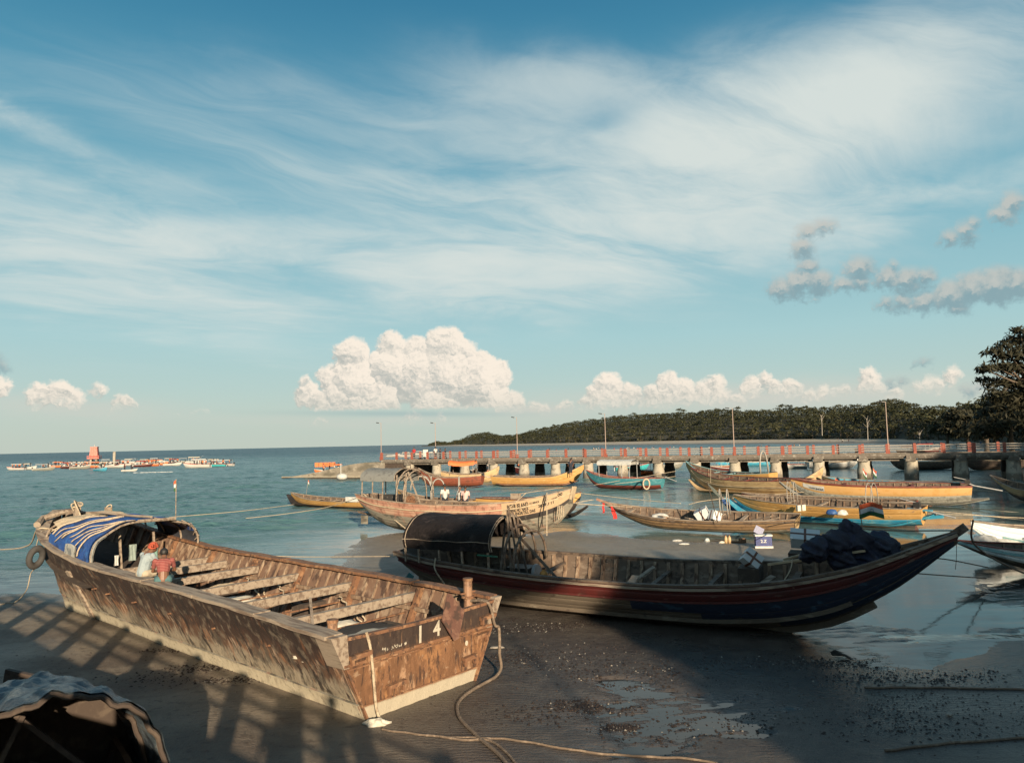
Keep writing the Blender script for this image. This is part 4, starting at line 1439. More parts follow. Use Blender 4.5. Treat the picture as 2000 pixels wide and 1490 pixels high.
# tyre fender on the bow
rows = []
for i in range(25):
    a = 2 * math.pi * i / 24
    row = []
    for j in range(10):
        b = 2 * math.pi * j / 10
        rr = .24 + .10 * math.cos(b)
        row.append((rr * math.cos(a) * .75, .09 * math.sin(b), rr * math.sin(a)))
    rows.append(row)
tyre = thing(MB().grid(rows, True), 'tyre_fender', m_tyre, 'old tyre fender hanging by rope at the left tip of the barge bow', 'tyre', True)
tp_ = P(70, 1088, 21.4)
tyre.location = tp_
tyre.rotation_euler = (0.2, 0.1, math.radians(65))


def rope(pts, r, m, label, sag=0.0, n=24, name='rope', cat='rope', ground=False, wob=0.0, **kw):
    P_ = [Vector(p) for p in pts]
    out = []
    for i in range(len(P_) - 1):
        a, b = P_[max(i - 1, 0)], P_[i]
        c, d = P_[i + 1], P_[min(i + 2, len(P_) - 1)]
        for k in range(n):
            t = k / n
            q = 0.5 * ((2 * b) + (c - a) * t + (2 * a - 5 * b + 4 * c - d) * t * t + (3 * b - a - 3 * c + d) * t ** 3)
            if len(P_) == 2:
                q = b.lerp(c, t)
            q = q + Vector((0, 0, -sag * 4 * t * (1 - t)))
            out.append(q)
    out.append(P_[-1])
    if wob:
        for i, q in enumerate(out):
            q.x += wob * math.sin(i * .7); q.y += wob * math.cos(i * .53)
    if ground:
        for q in out:
            q.z = max(q.z, gz(q.x, q.y) + r * .8)
    return thing(MB().tube(out, r, 6), name, m, label, cat, True, **kw)


rope([bw(-.08, 1.32, 1.50), bw(-.12, 1.26, 1.2), bw(-.14, 1.22, .7), bw(-.13, 1.16, .25), bw(-.22, 1.12, .02)], .026, m_rope, 'thick pale rope hanging down the left edge of the barge stern')
rope([bw(.42, -1.62, 1.45), bw(-.1, -1.62, 1.47), bw(-.16, -1.74, 1.05), bw(-.16, -1.86, .95), bw(-.2, -1.82, .5), bw(-.25, -1.72, .15), tuple(G(905, 1365, .04)), tuple(G(895, 1400, .04)), tuple(G(930, 1440, .04)), tuple(G(985, 1490, .04)), tuple(G(1010, 1560, .04))], .03, m_ropedark, 'dark mooring rope from the right bollard of the barge stern down onto the sand', ground=True)
rope([G(745, 1428, .03), G(860, 1443, .03), G(990, 1448, .03), G(1120, 1466, .03), G(1330, 1484, .03), G(1420, 1500, .03)], .018, m_ropedark, 'thin rope lying across the wet sand at the bottom of the picture', ground=True, wob=.01)
rope([bw(14.4, .9, 2.3), bw(14.6, 1.3, 2.35), P(55, 1065, 24), P(0, 1073, 27), P(-80, 1072, 32)], .022, m_rope, 'slack pale rope running left from the barge bow over the water')
rope([tp_ + Vector((0, 0, .3)), bw(14.2, 1.35, 2.3), bw(14.5, 1.0, 2.35)], .014, m_rope, 'short cord tying the tyre to the barge bow')
rope([tp_ + Vector((0, 0, -.3)), P(60, 1120, 21.6), P(50, 1155, 21.9), G(20, 1180, .03), G(-60, 1200, .03)], .014, m_rope, 'thin line trailing from below the tyre onto the sand', ground=True)
o = thing(crumple((0, 0, 0), (.19, .11, .09), 33, 26, 12, True, .45), 'rag', m_offwhite, 'dirty white rag bunched at the foot of the barge corner on the sand', 'rag', True)
o.location = G(735, 1414, .05)
rope([bw(15.3, 0.1, 2.75), bw(15.25, .18, 2.95), bw(15.36, -.12, 2.98), bw(15.2, -.1, 2.9), bw(15.3, .14, 2.85), bw(15.38, -.12, 2.82), bw(15.2, .12, 3.05), bw(14.9, .05, 2.6), bw(14.6, .1, 2.3)], .024, m_rope, 'pale rope coiled round the bow post of the barge')
rope([bw(14.5, -.5, 2.55), bw(14.3, -.45, 2.85), bw(14.2, -.55, 2.9), bw(14.1, -.5, 2.55), bw(13.6, -.3, 2.9)], .02, m_rope, 'loop of pale rope beside the second bow bollard')
MB().beam((14.35, -.5, 2.2), (14.35, -.5, 2.85), .13, .13, up=(1, 0, 0)).build('bow_bollard', m_greywood, barge)
for k, (x, y, z) in enumerate(((3.1, -1.35, 1.15), (5.5, -1.35, 1.15), (6.9, -1.35, 1.2))):
    rope([bw(x, y, z), bw(x + .1, y + .12, z - .1), bw(x + .05, y + .1, z - .45), bw(x + .3, y + .25, z - .15), bw(x + .9, y + .1, z + .05)], .018, m_rope, ['knotted rope on the far side stringer nearest the barge stern', 'knotted rope on the far side stringer amidships in the barge', 'knotted rope on the far side stringer nearest the shelter'][k], wob=.02)

# ------------------------------------------------------------------ 2. long dark red boat with black canopy
redboat, RL = place((-2.75, 23.05), (9.25, 16.45), 'fishing_boat', 'long beached boat with dark red top strake, navy bow and black hooped canopy', 'fishing boat', heel=5.0)
RL = 13.75
hr = Hull(RL, [(0, .62), (.12, 1.0), (.35, 1.28), (.6, 1.25), (.8, .85), (.92, .40), (1, .07)],
          [(0, 1.46), (.1, 1.36), (.3, 1.24), (.5, 1.20), (.7, 1.32), (.85, 1.68), (.95, 2.15), (1, 2.42)],
          [(0, .75), (.05, .30), (.12, .05), (.3, 0), (.6, 0), (.72, .10), (.80, .32), (.90, 1.05), (1, 2.20)], ROUND, .05, rake=.5)
basic_fit(redboat, hr, m_oldwood, 8, [(0.0, .70, m_mudhull, 5), (.70, 1.0, m_red, 2)], m_oldwood, m_rib, ribs=34, thwarts=[(.30, 1.0, .12), (.52, .95, .12), (.62, 1.0, .12), (.76, 1.2, .15)],
          rubs=[(.70, .05, .05, m_red), (.95, .06, .06, m_greywood)], gw=.10, gh=.05, transom=m_red, ribw=.09, n=48)
for side in (-1, 1):   # navy paint on the forward planks, a real second skin of paint 6 mm proud
    for (a, b, ua) in ((.47, .69, .50), (.30, .465, .62), (.10, .27, .74)):
        hr.skin(a, b, side, ua, .995, 24, 2, .007, .004).build('painted_bow_plank', m_navyhull, redboat, True)
    hr.rail(.30, side, .06, .10, .03, .85, 40, .02).build('bilge_rail', m_mudhull, redboat)
MB().beam(hr.pt(.985, .9, 1) * 1 + Vector((0, -.05, -.05)), (RL + .16, 0, 2.56), .12, .17, up=(0, 0, 1)).build('stem_head', m_oldwood, redboat)
MB().sweep([Vector((hr.L * u, 0, hr.K(u) - .05)) for u in hr.us(.05, .88, 24)], [(-.05, -.09), (.05, -.09), (.05, .06), (-.05, .06)]).build('keel', m_mudhull, redboat)


def to_local(root, p):
    m = Matrix.Translation(root.location) @ root.rotation_euler.to_matrix().to_4x4()
    return m.inverted() @ Vector(p)


def rw(root, p):
    return Matrix.Translation(root.location) @ root.rotation_euler.to_matrix().to_4x4() @ Vector(p)


def canopy(r, x0, x1, hw, z0, pk, m, ends=True, th=.03, sides=0.0, ns=10, nt_=16, poles=(), pole_m=None, name='canopy', seams=(), seam_m=None, sagx=0.02, power=.8):
    def cp(s, t, off=0.0):
        a = math.pi * (t * (1 + 2 * sides) - sides)
        y = (hw + off) * math.cos(min(max(a, 0), math.pi))
        z = z0 + (pk - z0 + off) * max(0.0, math.sin(min(max(a, 0), math.pi))) ** power
        if a < 0:
            z = z0 + a * 0.35
        if a > math.pi:
            z = z0 - (a - math.pi) * 0.35
        z += .012 * math.sin(s * 19 + t * 13) - sagx * math.sin(s * math.pi)
        return Vector((x0 + (x1 - x0) * s + .02 * math.sin(t * 20), y, z))
    mb = MB()
    mb.grid([[cp(i / ns, j / nt_) for j in range(nt_ + 1)] for i in range(ns + 1)])
    mb.grid([[cp(i / ns, j / nt_, -th) for j in range(nt_ + 1)][::-1] for i in range(ns + 1)])
    c = mb.build(name, m, r, True)
    for s in (0.0, .5, 1.0):
        MB().tube([cp(s, j / 16, -.03) for j in range(17)], .022, 5, up=(1, 0, 0)).build('canopy_hoop', pole_m or m_greywood, c)
    for (s0, t0, s1, t1) in seams:
        MB().tube([cp(s0 + (s1 - s0) * k / 14, t0 + (t1 - t0) * k / 14, .012) for k in range(15)], .013, 5, up=(1, 0, .1)).build('canopy_cord', seam_m or m_rope, c)
    for (s, sd, zb) in poles:
        top = cp(s, 0.12 if sd > 0 else 0.88, -.04)
        MB().beam((top.x, top.y * 1.02, zb), top, .045, .045, up=(1, 0, 0)).build('canopy_post', pole_m or m_greywood, r)
    return c, cp


cn, cpf = canopy(redboat, .15, 3.0, .98, 1.88, 2.50, m_blackcanopy, sides=.16, poles=[(.02, -1, 1.3), (.18, -1, 1.3), (.42, -1, 1.25), (.68, -1, 1.2), (.97, -1, 1.15), (.02, 1, 1.3), (.5, 1, 1.2), (.97, 1, 1.1)],
                 seams=[(0.03, 0, .03, 1), (.99, 0, .99, 1), (0, .86, 1, .86)], seam_m=m_greywood)
# crutches and spars leaning together at the canopy mouth
for (a, b, w) in [((3.45, -.75, 1.0), (3.2, -.30, 2.72), .05), ((3.75, -.80, .95), (3.25, -.32, 2.78), .045), ((3.9, -.6, .9), (3.3, -.2, 2.65), .045), ((4.8, -.35, .75), (3.1, -.2, 2.35), .07), ((3.0, .6, .9), (3.15, .35, 2.4), .05),
                  ((3.2, -.9, 1.1), (2.9, .1, 2.4), .05)]:
    MB().beam(a, b, w, w, up=(1, 0.2, 0)).build('leaning_spar', m_oldwood, redboat)
for x, hw, h_ in ((3.35, .92, 1.1), (3.65, .97, .95)):
    hoop(redboat, x, hw, 1.15, h_, .035, m_oldwood, 'bent_hoop')
# engine and odds and ends under the canopy
eng = MB().box((3.4, -.1, .95), (.7, .45, .42)).build('engine', mat('oily engine', (.04, .036, .034), .5, [('n', (.18, .16, .14, .7), 12, .55, .68)]), redboat)
MB().tube([(3.1, -.1, 1.15), (3.1, -.1, 1.45)], .05, 8, up=(1, 0, 0)).build('engine_exhaust', m_rustedge, eng)
MB().tube([(3.82, -.1, 1.0), (3.90, -.1, 1.0)], .24, 14).build('flywheel', m_steel, eng)
MB().box((3.4, -.1, .62), (1.0, .6, .3)).build('engine_bed', m_dark, redboat)


def jug(root_p, r, h, m, label, tilt=0.0, cat='bottle'):
    t = empty('plastic_jug', root_p, tilt * 3, tilt, 0, label=label, category=cat)
    MB().tube([(0, 0, 0), (0, 0, h * .62), (0, 0, h * .8), (0, 0, h * .86), (0, 0, h)], r, 10, up=(0, 1, 0), scale=[1, 1, .75, .38, .35]).build('jug_body', m, t, True)
    MB().tube([(0, 0, h * .98), (0, 0, h * 1.08)], r * .42, 8, up=(0, 1, 0)).build('jug_cap', m_red, t)
    return t


MB().box((2.2, -.35, .62), (3.2, .9, .05)).build('side_shelf', m_dark, redboat)
for k, (x, y, mm, lab) in enumerate([(1.75, -.5, m_white, 'white plastic jug under the black canopy, leftmost'), (2.2, -.55, m_white, 'white plastic jug under the black canopy, middle'), (2.6, -.6, m_offwhite, 'cream plastic jug under the black canopy nearest the spars'),
                                     (4.2, -.35, simple('orange yellow plastic', (.65, .28, .05), .5), 'orange plastic jug beside the leaning spars')]):
    jug(rw(redboat, (x, y, .65 if x < 4.1 else .85)), .11, .34, mm, lab)
MB().box((4.2, -.35, .7), (.4, .4, .28)).build('engine_bed', m_dark, redboat)
o = thing(MB().box((0, 0, 0), (.62, .05, .035), ry=.03), 'green_stick', simple('green plastic', (.02, .16, .10), .5), 'short green plastic bar tied across the canopy posts', 'stick')
o.location = rw(redboat, (2.9, -1.0, 1.62)); o.rotation_euler.z = redboat.rotation_euler.z
# sloping boards in the waist of the boat
for (a, b) in (((6.05, .1, .55), (6.9, .7, 1.15)), ((9.0, -.6, .6), (9.9, .5, 1.15)), ((6.5, -.75, .7), (6.6, .1, 1.05))):
    MB().beam(a, b, .20, .04).build('loose_board', m_greywood, redboat)
for (px, py, Y, px2, py2, Y2) in ((1530, 1093, 18.2, 1670, 1055, 17.6), (1550, 1098, 18.0, 1700, 1062, 17.2), (1500, 1102, 18.3, 1690, 1075, 17.0)):
    a, b = P(px, py, Y), P(px2, py2, Y2)
    MB().beam(to_local(redboat, a), to_local(redboat, b), .05, .05).build('oar_pole', m_palewood, redboat)


def fish_box(loc, size, rz, rx, ry, label, tape=True, lid=False):
    """foam box with tape cross"""
    t = empty('foam_box', loc, rz, rx, ry, label=label, category='foam box')
    a, b, c = size
    mb = MB()
    k = .93
    mb.add([(x * a / 2 * (k if z < 0 else 1), y * b / 2 * (k if z < 0 else 1), z * c / 2) for z in (-1, 1) for y in (-1, 1) for x in (-1, 1)],
           [(0, 2, 3, 1), (4, 5, 7, 6), (0, 1, 5, 4), (2, 6, 7, 3), (0, 4, 6, 2), (1, 3, 7, 5)])
    mb.build('box_body', m_foam, t)
    MB().box((0, 0, c / 2 + .02), (a * 1.02, b * 1.02, .04)).build('box_lid', m_foam, t)
    if tape:
        w = .055
        MB().box((0, 0, c / 2 + .043), (w, b * 1.025, .004)).build('tape_band', m_tape, t)
        MB().box((0, 0, c / 2 + .046), (a * 1.025, w, .004)).build('tape_band', m_tape, t)
        for s in (-1, 1):
            MB().box((0, s * (b / 2 * 1.02 + .002), .02), (w, .004, c + .04)).build('tape_band', m_tape, t)
            MB().box((s * (a / 2 * 1.02 + .002), 0, .02), (.004, w, c + .04)).build('tape_band', m_tape, t)
    return t


def look_box(px, py, Y, size, yaw, tiltx, tilty, label, **k):
    return fish_box(P(px, py, Y), size, yaw, tiltx, tilty, label, **k)


look_box(1466, 1092, 18.9, (.42, .34, .26), math.radians(-8), math.radians(62), math.radians(40), 'white foam box with brown tape cross tilted on its corner in the red boat')
look_box(1572, 1054, 18.9, (.66, .42, .26), math.radians(-20), math.radians(30), math.radians(4), 'white foam box with brown tape bands lying next to the dark bundle')
MB().box(tuple(to_local(redboat, P(1466, 1118, 18.9))), (.5, .5, .3)).build('box_chock', m_dark, redboat)
MB().box(tuple(to_local(redboat, P(1572, 1090, 18.9))), (.7, .4, .3)).build('box_chock', m_dark, redboat)

# dark bundle of tarpaulin on the foredeck: a lumpy heap with folds and a raised tail
bc = P(1668, 1080, 17.4)
mb = MB()
random.seed(12)
for (px, py, r, fl_) in [(1600, 1072, .36, .8), (1640, 1062, .42, .9), (1680, 1064, .46, .9), (1720, 1070, .42, .9), (1740, 1086, .30, .9), (1650, 1092, .42, .8), (1700, 1092, .46, .8), (1575, 1085, .22, .7), (1664, 1040, .20, 1.2), (1655, 1030, .15, 1.2), (1675, 1045, .17, 1), (1720, 1050, .26, .8), (1745, 1068, .22, .9), (1640, 1098, .28, .6)]:
    c = P(px, py, 17.35 + random.uniform(-.12, .12))
    mb.ell(c, (r * .9, r * .8, r * fl_ * .78), 12, 8)
me = remesh(mb, .032, 2)
nv_ = len(me.vertices)
co = np.empty(nv_ * 3, np.float32)
me.vertices.foreach_get('co', co)
co = co.reshape(-1, 3)
no = np.empty(nv_ * 3, np.float32)
me.vertices.foreach_get('normal', no)
no = no.reshape(-1, 3)
rid = lambda f, sd_: np.abs(fbm(co[:, 0] * f + co[:, 2] * f * .7 + co[:, 1] * f * .5, co[:, 2] * f * 1.2 - co[:, 1] * f * .8 - co[:, 0] * f * .3, 2, sd_) - .5)
d = 0.12 - rid(2.2, 2) * 0.62 - rid(5.5, 6) * 0.24
co += no * d[:, None].astype(np.float32)
me.vertices.foreach_set('co', co.ravel())
me.update()
o = link('tarpaulin_bundle', me, m_navytarp, None, label='big dark navy bundle of folded tarpaulin on the foredeck of the red boat', category='tarpaulin')
fr = empty('flag_on_pole', P(1690, 1045, 17.2), 0, 0, 0, label='three coloured flag on a thin leaning pole above the dark bundle', category='flag')
top = P(1677, 984, 17.2) - fr.location
flag(fr, 0, 0, -.3, top.z + .3, .50, .30, 'staff', lean=(top.x, top.y), seed=2.2, rz=math.radians(-5))
rope([rw(redboat, (RL + .3, 0, 2.7)), P(1905, 1065, 16.5), P(1990, 1115, 17), P(2080, 1140, 18)], .02, m_ropedark, 'dark mooring rope going right from the red boat stem head')
rope([P(1548, 1092, 17.9), P(1540, 1120, 17.75), P(1505, 1165, 17.9), P(1460, 1200, 18.2), G(1410, 1222, .03), G(1300, 1224, .03), G(1180, 1213, .03), G(1060, 1198, .03), G(960, 1190, .03)], .014, m_rope, 'thin pale rope looping from the red boat side down onto the sand')
rope([rw(redboat, (1.2, -.95, 1.45)), rw(redboat, (1.3, -1.15, 1.2)), P(868, 1140, 21.3)], .022, m_rope, 'short thick pale rope hanging over the red boat quarter')
rope([P(1868, 1050, 16.6), P(1868, 1085, 16.6), P(1866, 1112, 16.6)], .006, m_ropedark, 'thin cord hanging from the red boat stem')
# ------------------------------------------------------------------ generic small boats
WD = [(0, .02), (.10, .42), (.3, .90), (.5, 1.0), (.7, .90), (.9, .42), (1, .02)]      # double ended
WT = [(0, .55), (.12, .78), (.4, 1.0), (.6, .97), (.8, .66), (.93, .26), (1, .03)]     # transom stern


def scaled(c, k):
    return [(u, w * k) for u, w in c]


def skiff(name, label, cat, a, b, hb, fb, bowz, sternz, lo, hi, group=None, heel=0, W_=WT, inner=None, gun=None, nlo=3, nhi=2, ribs=16, seprib=False, thw=(.3, .5, .68), dz=-.03, split=.5, ext=None, planks=True, keelrise=.6, floor_v=.25, sternrise=.15, L=None, n=30, rubs=(), raked=False):
    r, LL = place(a, b, name, label, cat, group, heel, dz)
    LL = L or LL
    S_ = [(0, sternz), (.15, fb + (sternz - fb) * .45), (.4, fb), (.65, fb * 1.05), (.85, fb + (bowz - fb) * .45), (1, bowz)]
    K_ = [(0, sternrise), (.12, sternrise * .3), (.25, 0), (.65, 0), (.8, .06), (.92, bowz * .30), (1, bowz * keelrise + .2 * bowz)]
    if raked:
        K_[3:] = [(.58, 0), (.72, .10), (.86, bowz * .42), (1, bowz * .95)]
    if W_ is WD:
        K_[0] = (0, sternz * .75)
        K_[1] = (.08, sternz * .3)
        K_[2] = (.22, 0)
    h = Hull(LL, scaled(W_, hb), S_, K_, ROUND, .04, rake=.12 if W_ is WT else 0)
    basic_fit(r, h, inner or m_oldwood, 5, [(0, split, lo, nlo), (split, 1, hi, nhi)], gun or m_greywood, m_rib, ribs, [(u, h.S(u) - .12, .18) for u in thw], planks, gw=.08, gh=.04,
              transom=hi if W_ is WT else None, seprib=seprib, n=n, floor_v=floor_v, rubs=list(rubs))
    if ext:   # dug-out log bottom running past both ends of the planked box
        mm, e0, e1, z0, z1 = ext
        pts, sc = [], []
        for i in range(25):
            s = i / 24
            x = -e0 + (LL + e0 + e1) * s
            zz = .16 + (z0 - .16) * max(0, 1 - s * 6) ** 1.5 + (z1 - .16) * max(0, s * 6 - 5) ** 1.5
            pts.append((x, 0, zz))
            sc.append(.12 + .88 * min(1, math.sin(math.pi * min(max(s, .004), .996)) * 2.2))
        q = [(-hb * .93 * math.cos(t), -.20 * math.sin(t)) for t in [math.pi * k / 9 for k in range(10)]]
        rows = []
        for p, k in zip(pts, sc):
            rows.append([Vector((p[0], y * k, p[2] + z * (.4 + .6 * k) * 1.0 + .10)) for y, z in q])
        mbx = MB().grid(rows)
        mbx.grid([[v + Vector((0, 0, .03)) for v in (rw_[0], rw_[0].lerp(rw_[-1], .5), rw_[-1])][::-1] for rw_ in rows])
        mbx.build('log_bottom', mm, r, True)
    return r, h


def outboard(r, x, z, m=None, name='outboard_motor', dirx=-1, L=1.6):
    e = MB().box((x, 0, z), (.28, .22, .24)).build(name, m or m_black, r)
    MB().tube([(x, 0, z - .1), (x + dirx * .35, 0, z - .25), (x + dirx * L, 0, z - .55)], .035, 6).build('motor_shaft', m_steel, e)
    MB().beam((x, 0, z + .1), (x - dirx * .7, .05, z + .28), .03, .03).build('tiller_handle', m_steel, e)
    return e


# 3. the big faded red boat with lettering on the bow
inter, _ = place(gxy(722, 41.5), gxy(1112, 35.6), 'cargo_boat', 'large faded pink boat with black lettering on its tan bow and a grey canopy', 'boat', heel=-2)
IL = 11.9
hi_ = Hull(IL, [(0, .75), (.12, 1.15), (.35, 1.5), (.6, 1.5), (.8, 1.05), (.93, .45), (1, .08)],
           [(0, 1.92), (.15, 1.66), (.35, 1.52), (.55, 1.50), (.75, 1.66), (.9, 1.98), (1, 2.30)],
           [(0, 1.0), (.06, .45), (.15, .12), (.3, 0), (.6, 0), (.75, .10), (.88, .38), (.95, .82), (1, 1.55)], ROUND, .05, rake=.5)
basic_fit(inter, hi_, m_oldwood, 8, [(0, .42, m_greymud, 4), (.42, .56, m_greymud, 1), (.56, 1.0, m_pinkhull, 4)], m_greywood, m_rib, 22, [(.4, 1.3, .15), (.55, 1.3, .15), (.7, 1.4, .15)],
          rubs=[(.80, .06, .05, m_palewood)], transom=m_pinkhull, seprib=True, ribw=.07)
for side in (-1, 1):
    hi_.skin(.565, .99, side, .74, .995, 14, 3, .007, .003).build('bow_panel', m_tanhull, inter, True)
    hi_.skin(.42, .56, side, .52, .99, 16, 2, .007, .003).build('black_band', m_blackband, inter, True)
    MB().beam(hi_.pt(.995, .45, side, .03), hi_.pt(1.0, 1.0, side, .03) + Vector((.1, 0, .12)), .10, .10, up=(0, 1, 0)).build('stem_timber', m_palewood, inter)
# lettering on the side turned to the beach (starboard, -y local)
ink = simple('black hand lettering', (.012, .010, .010), .8, 0.1)
for body, u0, v0, ul, vh in [('INTER ISLAND', .762, .80, .0128, .18), ('S', .905, .85, .020, .19), ('00', .950, .87, .017, .15), ('CO SERVICE', .848, .845, .0065, .07), ('CORP', .928, .835, .008, .06),
                             ('WIRING NO  NACK', .765, .70, .0088, .12), ('Sr.NO 11', .880, .70, .0145, .15), ('YARD ENGR/TILL DAS', .758, .60, .0112, .12), ('PH NO 247/9515', .715, .575, .0100, .075)]:
    lettering(inter, body, hi_, u0, v0, ul, vh, -1, ink, off=.022)
cI, cpI = canopy(inter, .10, 2.35, 1.05, 2.62, 3.30, m_greycanopy, poles=[(.04, -1, 1.8), (.35, -1, 1.75), (.65, -1, 1.7), (.04, 1, 1.8), (.6, 1, 1.7)], power=.7)
for x, h_ in ((2.7, 1.55), (3.15, 1.5)):
    hoop(inter, x, 1.3, 1.7, h_, .035, m_greywood, 'bent_hoop')
for (a, b) in (((2.95, -.9, 1.4), (2.95, -.8, 3.05)), ((2.45, -1.0, 1.5), (2.5, -1.0, 2.95)), ((3.6, -.5, 1.5), (2.9, -.6, 3.1))):
    MB().beam(a, b, .06, .06, up=(1, 0, 0)).build('canopy_prop', m_greywood, inter)
MB().tube([(2.9, -.5, 1.62), (3.1, -.5, 1.62)], .28, 14).build('flywheel', m_rustedge, inter)
MB().box((1.5, 0, 1.75), (1.0, .7, .35)).build('engine', mat('oily engine', (.04, .04, .04)), inter)
# rudder and long shaft at the stern
MB().beam((.4, 0, .75), (-.9, 0, .95), .08, .10).build('stern_shaft', m_oldwood, inter)
MB().box((-.45, 0, .55), (.45, .05, .45)).build('rudder_blade', m_greymud, inter)
MB().box((9.4, -.9, 1.98), (.4, .3, .25)).build('anchor_block', m_greywood, inter)
MB().beam((9.2, -.98, 2.02), (11.5, -.2, 2.38), .03, .03).build('foredeck_rail', m_greywood, inter)
rope([rw(inter, (.05, -.7, 1.95)), P(752, 1000, 40), P(805, 1042, 38.5)], .03, m_rope, 'taut pale rope from the pink boat quarter down to the sand')
rope([P(1068, 962, 35.4), P(1068, 1000, 35.2), P(1068, 1046, 35)], .022, m_rope, 'vertical pale rope hanging from the lettered bow to the sand')
rope([P(1068, 962, 35.4), P(1060, 1005, 35.3), P(1059, 1028, 35.6)], .022, m_blackband, 'dark rope hanging beside the lettering on the bow')
rope([P(1028, 962, 35.7), P(985, 1000, 36), P(962, 1020, 36)], .018, m_rope, 'thin pale line slanting down the pink hull from the rail')
for k in range(4):
    rope([P(1090 + k * 3, 987, 35.2), P(1089 + k * 4, 1003, 35.2), P(1091 + k * 3, 1014 - k * 2, 35.2)], .02, m_rope, ['first', 'second', 'third', 'fourth'][k] + ' from left of the short pale rope ends under the lettered bow', group='rope ends under the lettered bow')

# 4. small ochre boat at the left of it
b4, h4 = skiff('rowing_boat', 'small ochre yellow boat afloat left of the pink boat, its raised end with a flag', 'boat', gxy(735, 54), gxy(570, 60.5), .85, .62, 1.02, .7, m_yellow, m_yellow, None, 4, WT, nlo=2, nhi=2, ext=(m_blackband, 0, .5, .2, .75), seprib=True, ribs=14)
fl4 = empty('flag_on_staff', P(598, 966, 58.5), label='tiny flag on a staff at the raised end of the ochre boat', category='flag')
flag(fl4, 0, 0, 0, 1.1, .16, .42, 'staff', lean=(.15, 0), droop=1, seed=3)
o = thing(MB().box((0, 0, 0), (1.5, .35, .34)), 'white_cool_box', m_white, 'long white box lying in the ochre boat beside the pink boat stern', 'box')
o.location = P(695, 975, 54.5); o.rotation_euler.z = -.4
rope([P(575, 985, 57), P(470, 998, 52), P(330, 1010, 48)], .02, m_rope, 'mooring line running left across the water from the ochre boat')
rope([P(718, 965, 41), P(640, 990, 45), P(560, 1003, 47), P(480, 1012, 48)], .02, m_rope, 'mooring line running left from the pink boat stern over the water')

# 5. brown boat with red ribbons in front of the sand bar
b5, h5 = skiff('fishing_boat', 'old brown open boat lying heeled on the sand bar with red ribbons on its bow', 'fishing boat', gxy(1541, 35.0), gxy(1172, 40.2), .98, .74, 1.30, .85, m_greymud, mat('dull ochre brown hull', (.24, .15, .075), .7, [('n', (.13, .08, .05, .8), 3, .5, .62)], (12, .4)), None, 9, WT, inner=m_oldwood, nlo=2, nhi=3, split=.35, seprib=True, ribs=26, dz=.06, raked=True, thw=(.25, .47, .66, .84), rubs=[(.9, .05, .05, m_oldwood)])
h5.endcap(0.0, 8, .03).build('transom_panel', m_sandhull, b5)
MB().beam((h5.L - .55, .0, 1.15), (h5.L + .30, 0, 1.44), .08, .10).build('stem_head', m_pinkhull, b5)
for (a, b, w) in [((4.9, .5, .75), (4.3, -.55, .35), .3), ((3.6, .5, .7), (3.1, -.6, .4), .1), ((3.2, -.5, .8), (3.8, .5, .7), .06), ((6.2, .5, .8), (5.7, -.5, .45), .25), ((1.0, .3, .9), (2.3, -.2, .5), .1), ((.6, .4, .9), (2.0, .45, .55), .07)]:
    MB().beam(a, b, w, .04).build('loose_board', m_greywood, b5)
for k, x in enumerate((3.35, 3.0)):
    hoop(b5, x, .18, .8, 1.25, .03, m_railwhite, 'pipe_hoop')
fl5 = empty('flag_on_staff', P(1402, 1020, 35.6), label='dark ragged flag on a tall leaning staff in the brown beached boat', category='flag')
tt = P(1381, 940, 35.6) - fl5.location
MB().tube([(0, 0, 0), tt], .02, 5).build('staff', m_dark, fl5)
mb = MB()
mb.grid([[tt + Vector((i * .06 + j * .05, .04 * math.sin(i + j), -.05 - j * .085 - i * .055)) for i in range(8)] for j in range(6)])
mb.grid([[tt + Vector((i * .06 + j * .05, .012 + .04 * math.sin(i + j), -.05 - j * .085 - i * .055)) for i in range(8)][::-1] for j in range(6)])
mb.build('flag_cloth', simple('dark grey green cloth', (.10, .12, .11), .9), fl5, True)
for k, (px, py, h_, lab) in enumerate(((1167, 1001, .5, 'thin red ribbon hanging at the very tip of the brown boat bow'), (1196, 1008, .62, 'broad red cloth tied round the brown boat bow'))):
    c = rw(b5, h5.pt(.985 if k == 0 else .93, 1.0, 1, .02)) + Vector((0, -.04, 0))
    rows = [[c + Vector((.05 * i - .08 + .02 * math.sin(j * 1.7) + j * .022 * k, .03 * math.sin(i * 2 + j), -h_ * j / 6)) for i in range(3 + 2 * k)] for j in range(7)]
    mb = MB().grid(rows)
    mb.grid([[v + Vector((0, .02, 0)) for v in r_][::-1] for r_ in rows])
    thing(mb, 'red_ribbon', simple('bright red cloth', (.55, .02, .015), .8), lab, 'ribbon', True)
look_box(1372, 1004, 37.0, (.62, .5, .42), math.radians(-25), math.radians(14), math.radians(-28), 'tilted white foam box with a brown lid strap standing in the brown boat')
look_box(1396, 1009, 36.6, (.5, .36, .40), math.radians(25), math.radians(-8), math.radians(24), 'second foam box leaning in front of the white one in the brown boat')
o = thing(crumple((0, 0, 0), (.4, .3, .2), 41, 20, 10, True, .4), 'white_cloth', m_white, 'white cloth heap in the waist of the brown boat', 'cloth', True)
o.location = P(1290, 1010, 38.3)
bk_ = thing(MB().tube([(0, 0, 0), (0, 0, .10), (0, 0, .2)], .30, 14, up=(0, 1, 0), scale=[.8, 1, 1.05]), 'basin', simple('orange plastic basin', (.55, .25, .10), .6), 'round orange and white basin in the brown boat beside the white cloth', 'basin', True)
bk_.location = P(1291, 1019, 37.8)
MB().tube([(0, 0, .2), (0, 0, .215)], .27, 14, up=(0, 1, 0)).build('basin_content', m_white, bk_)

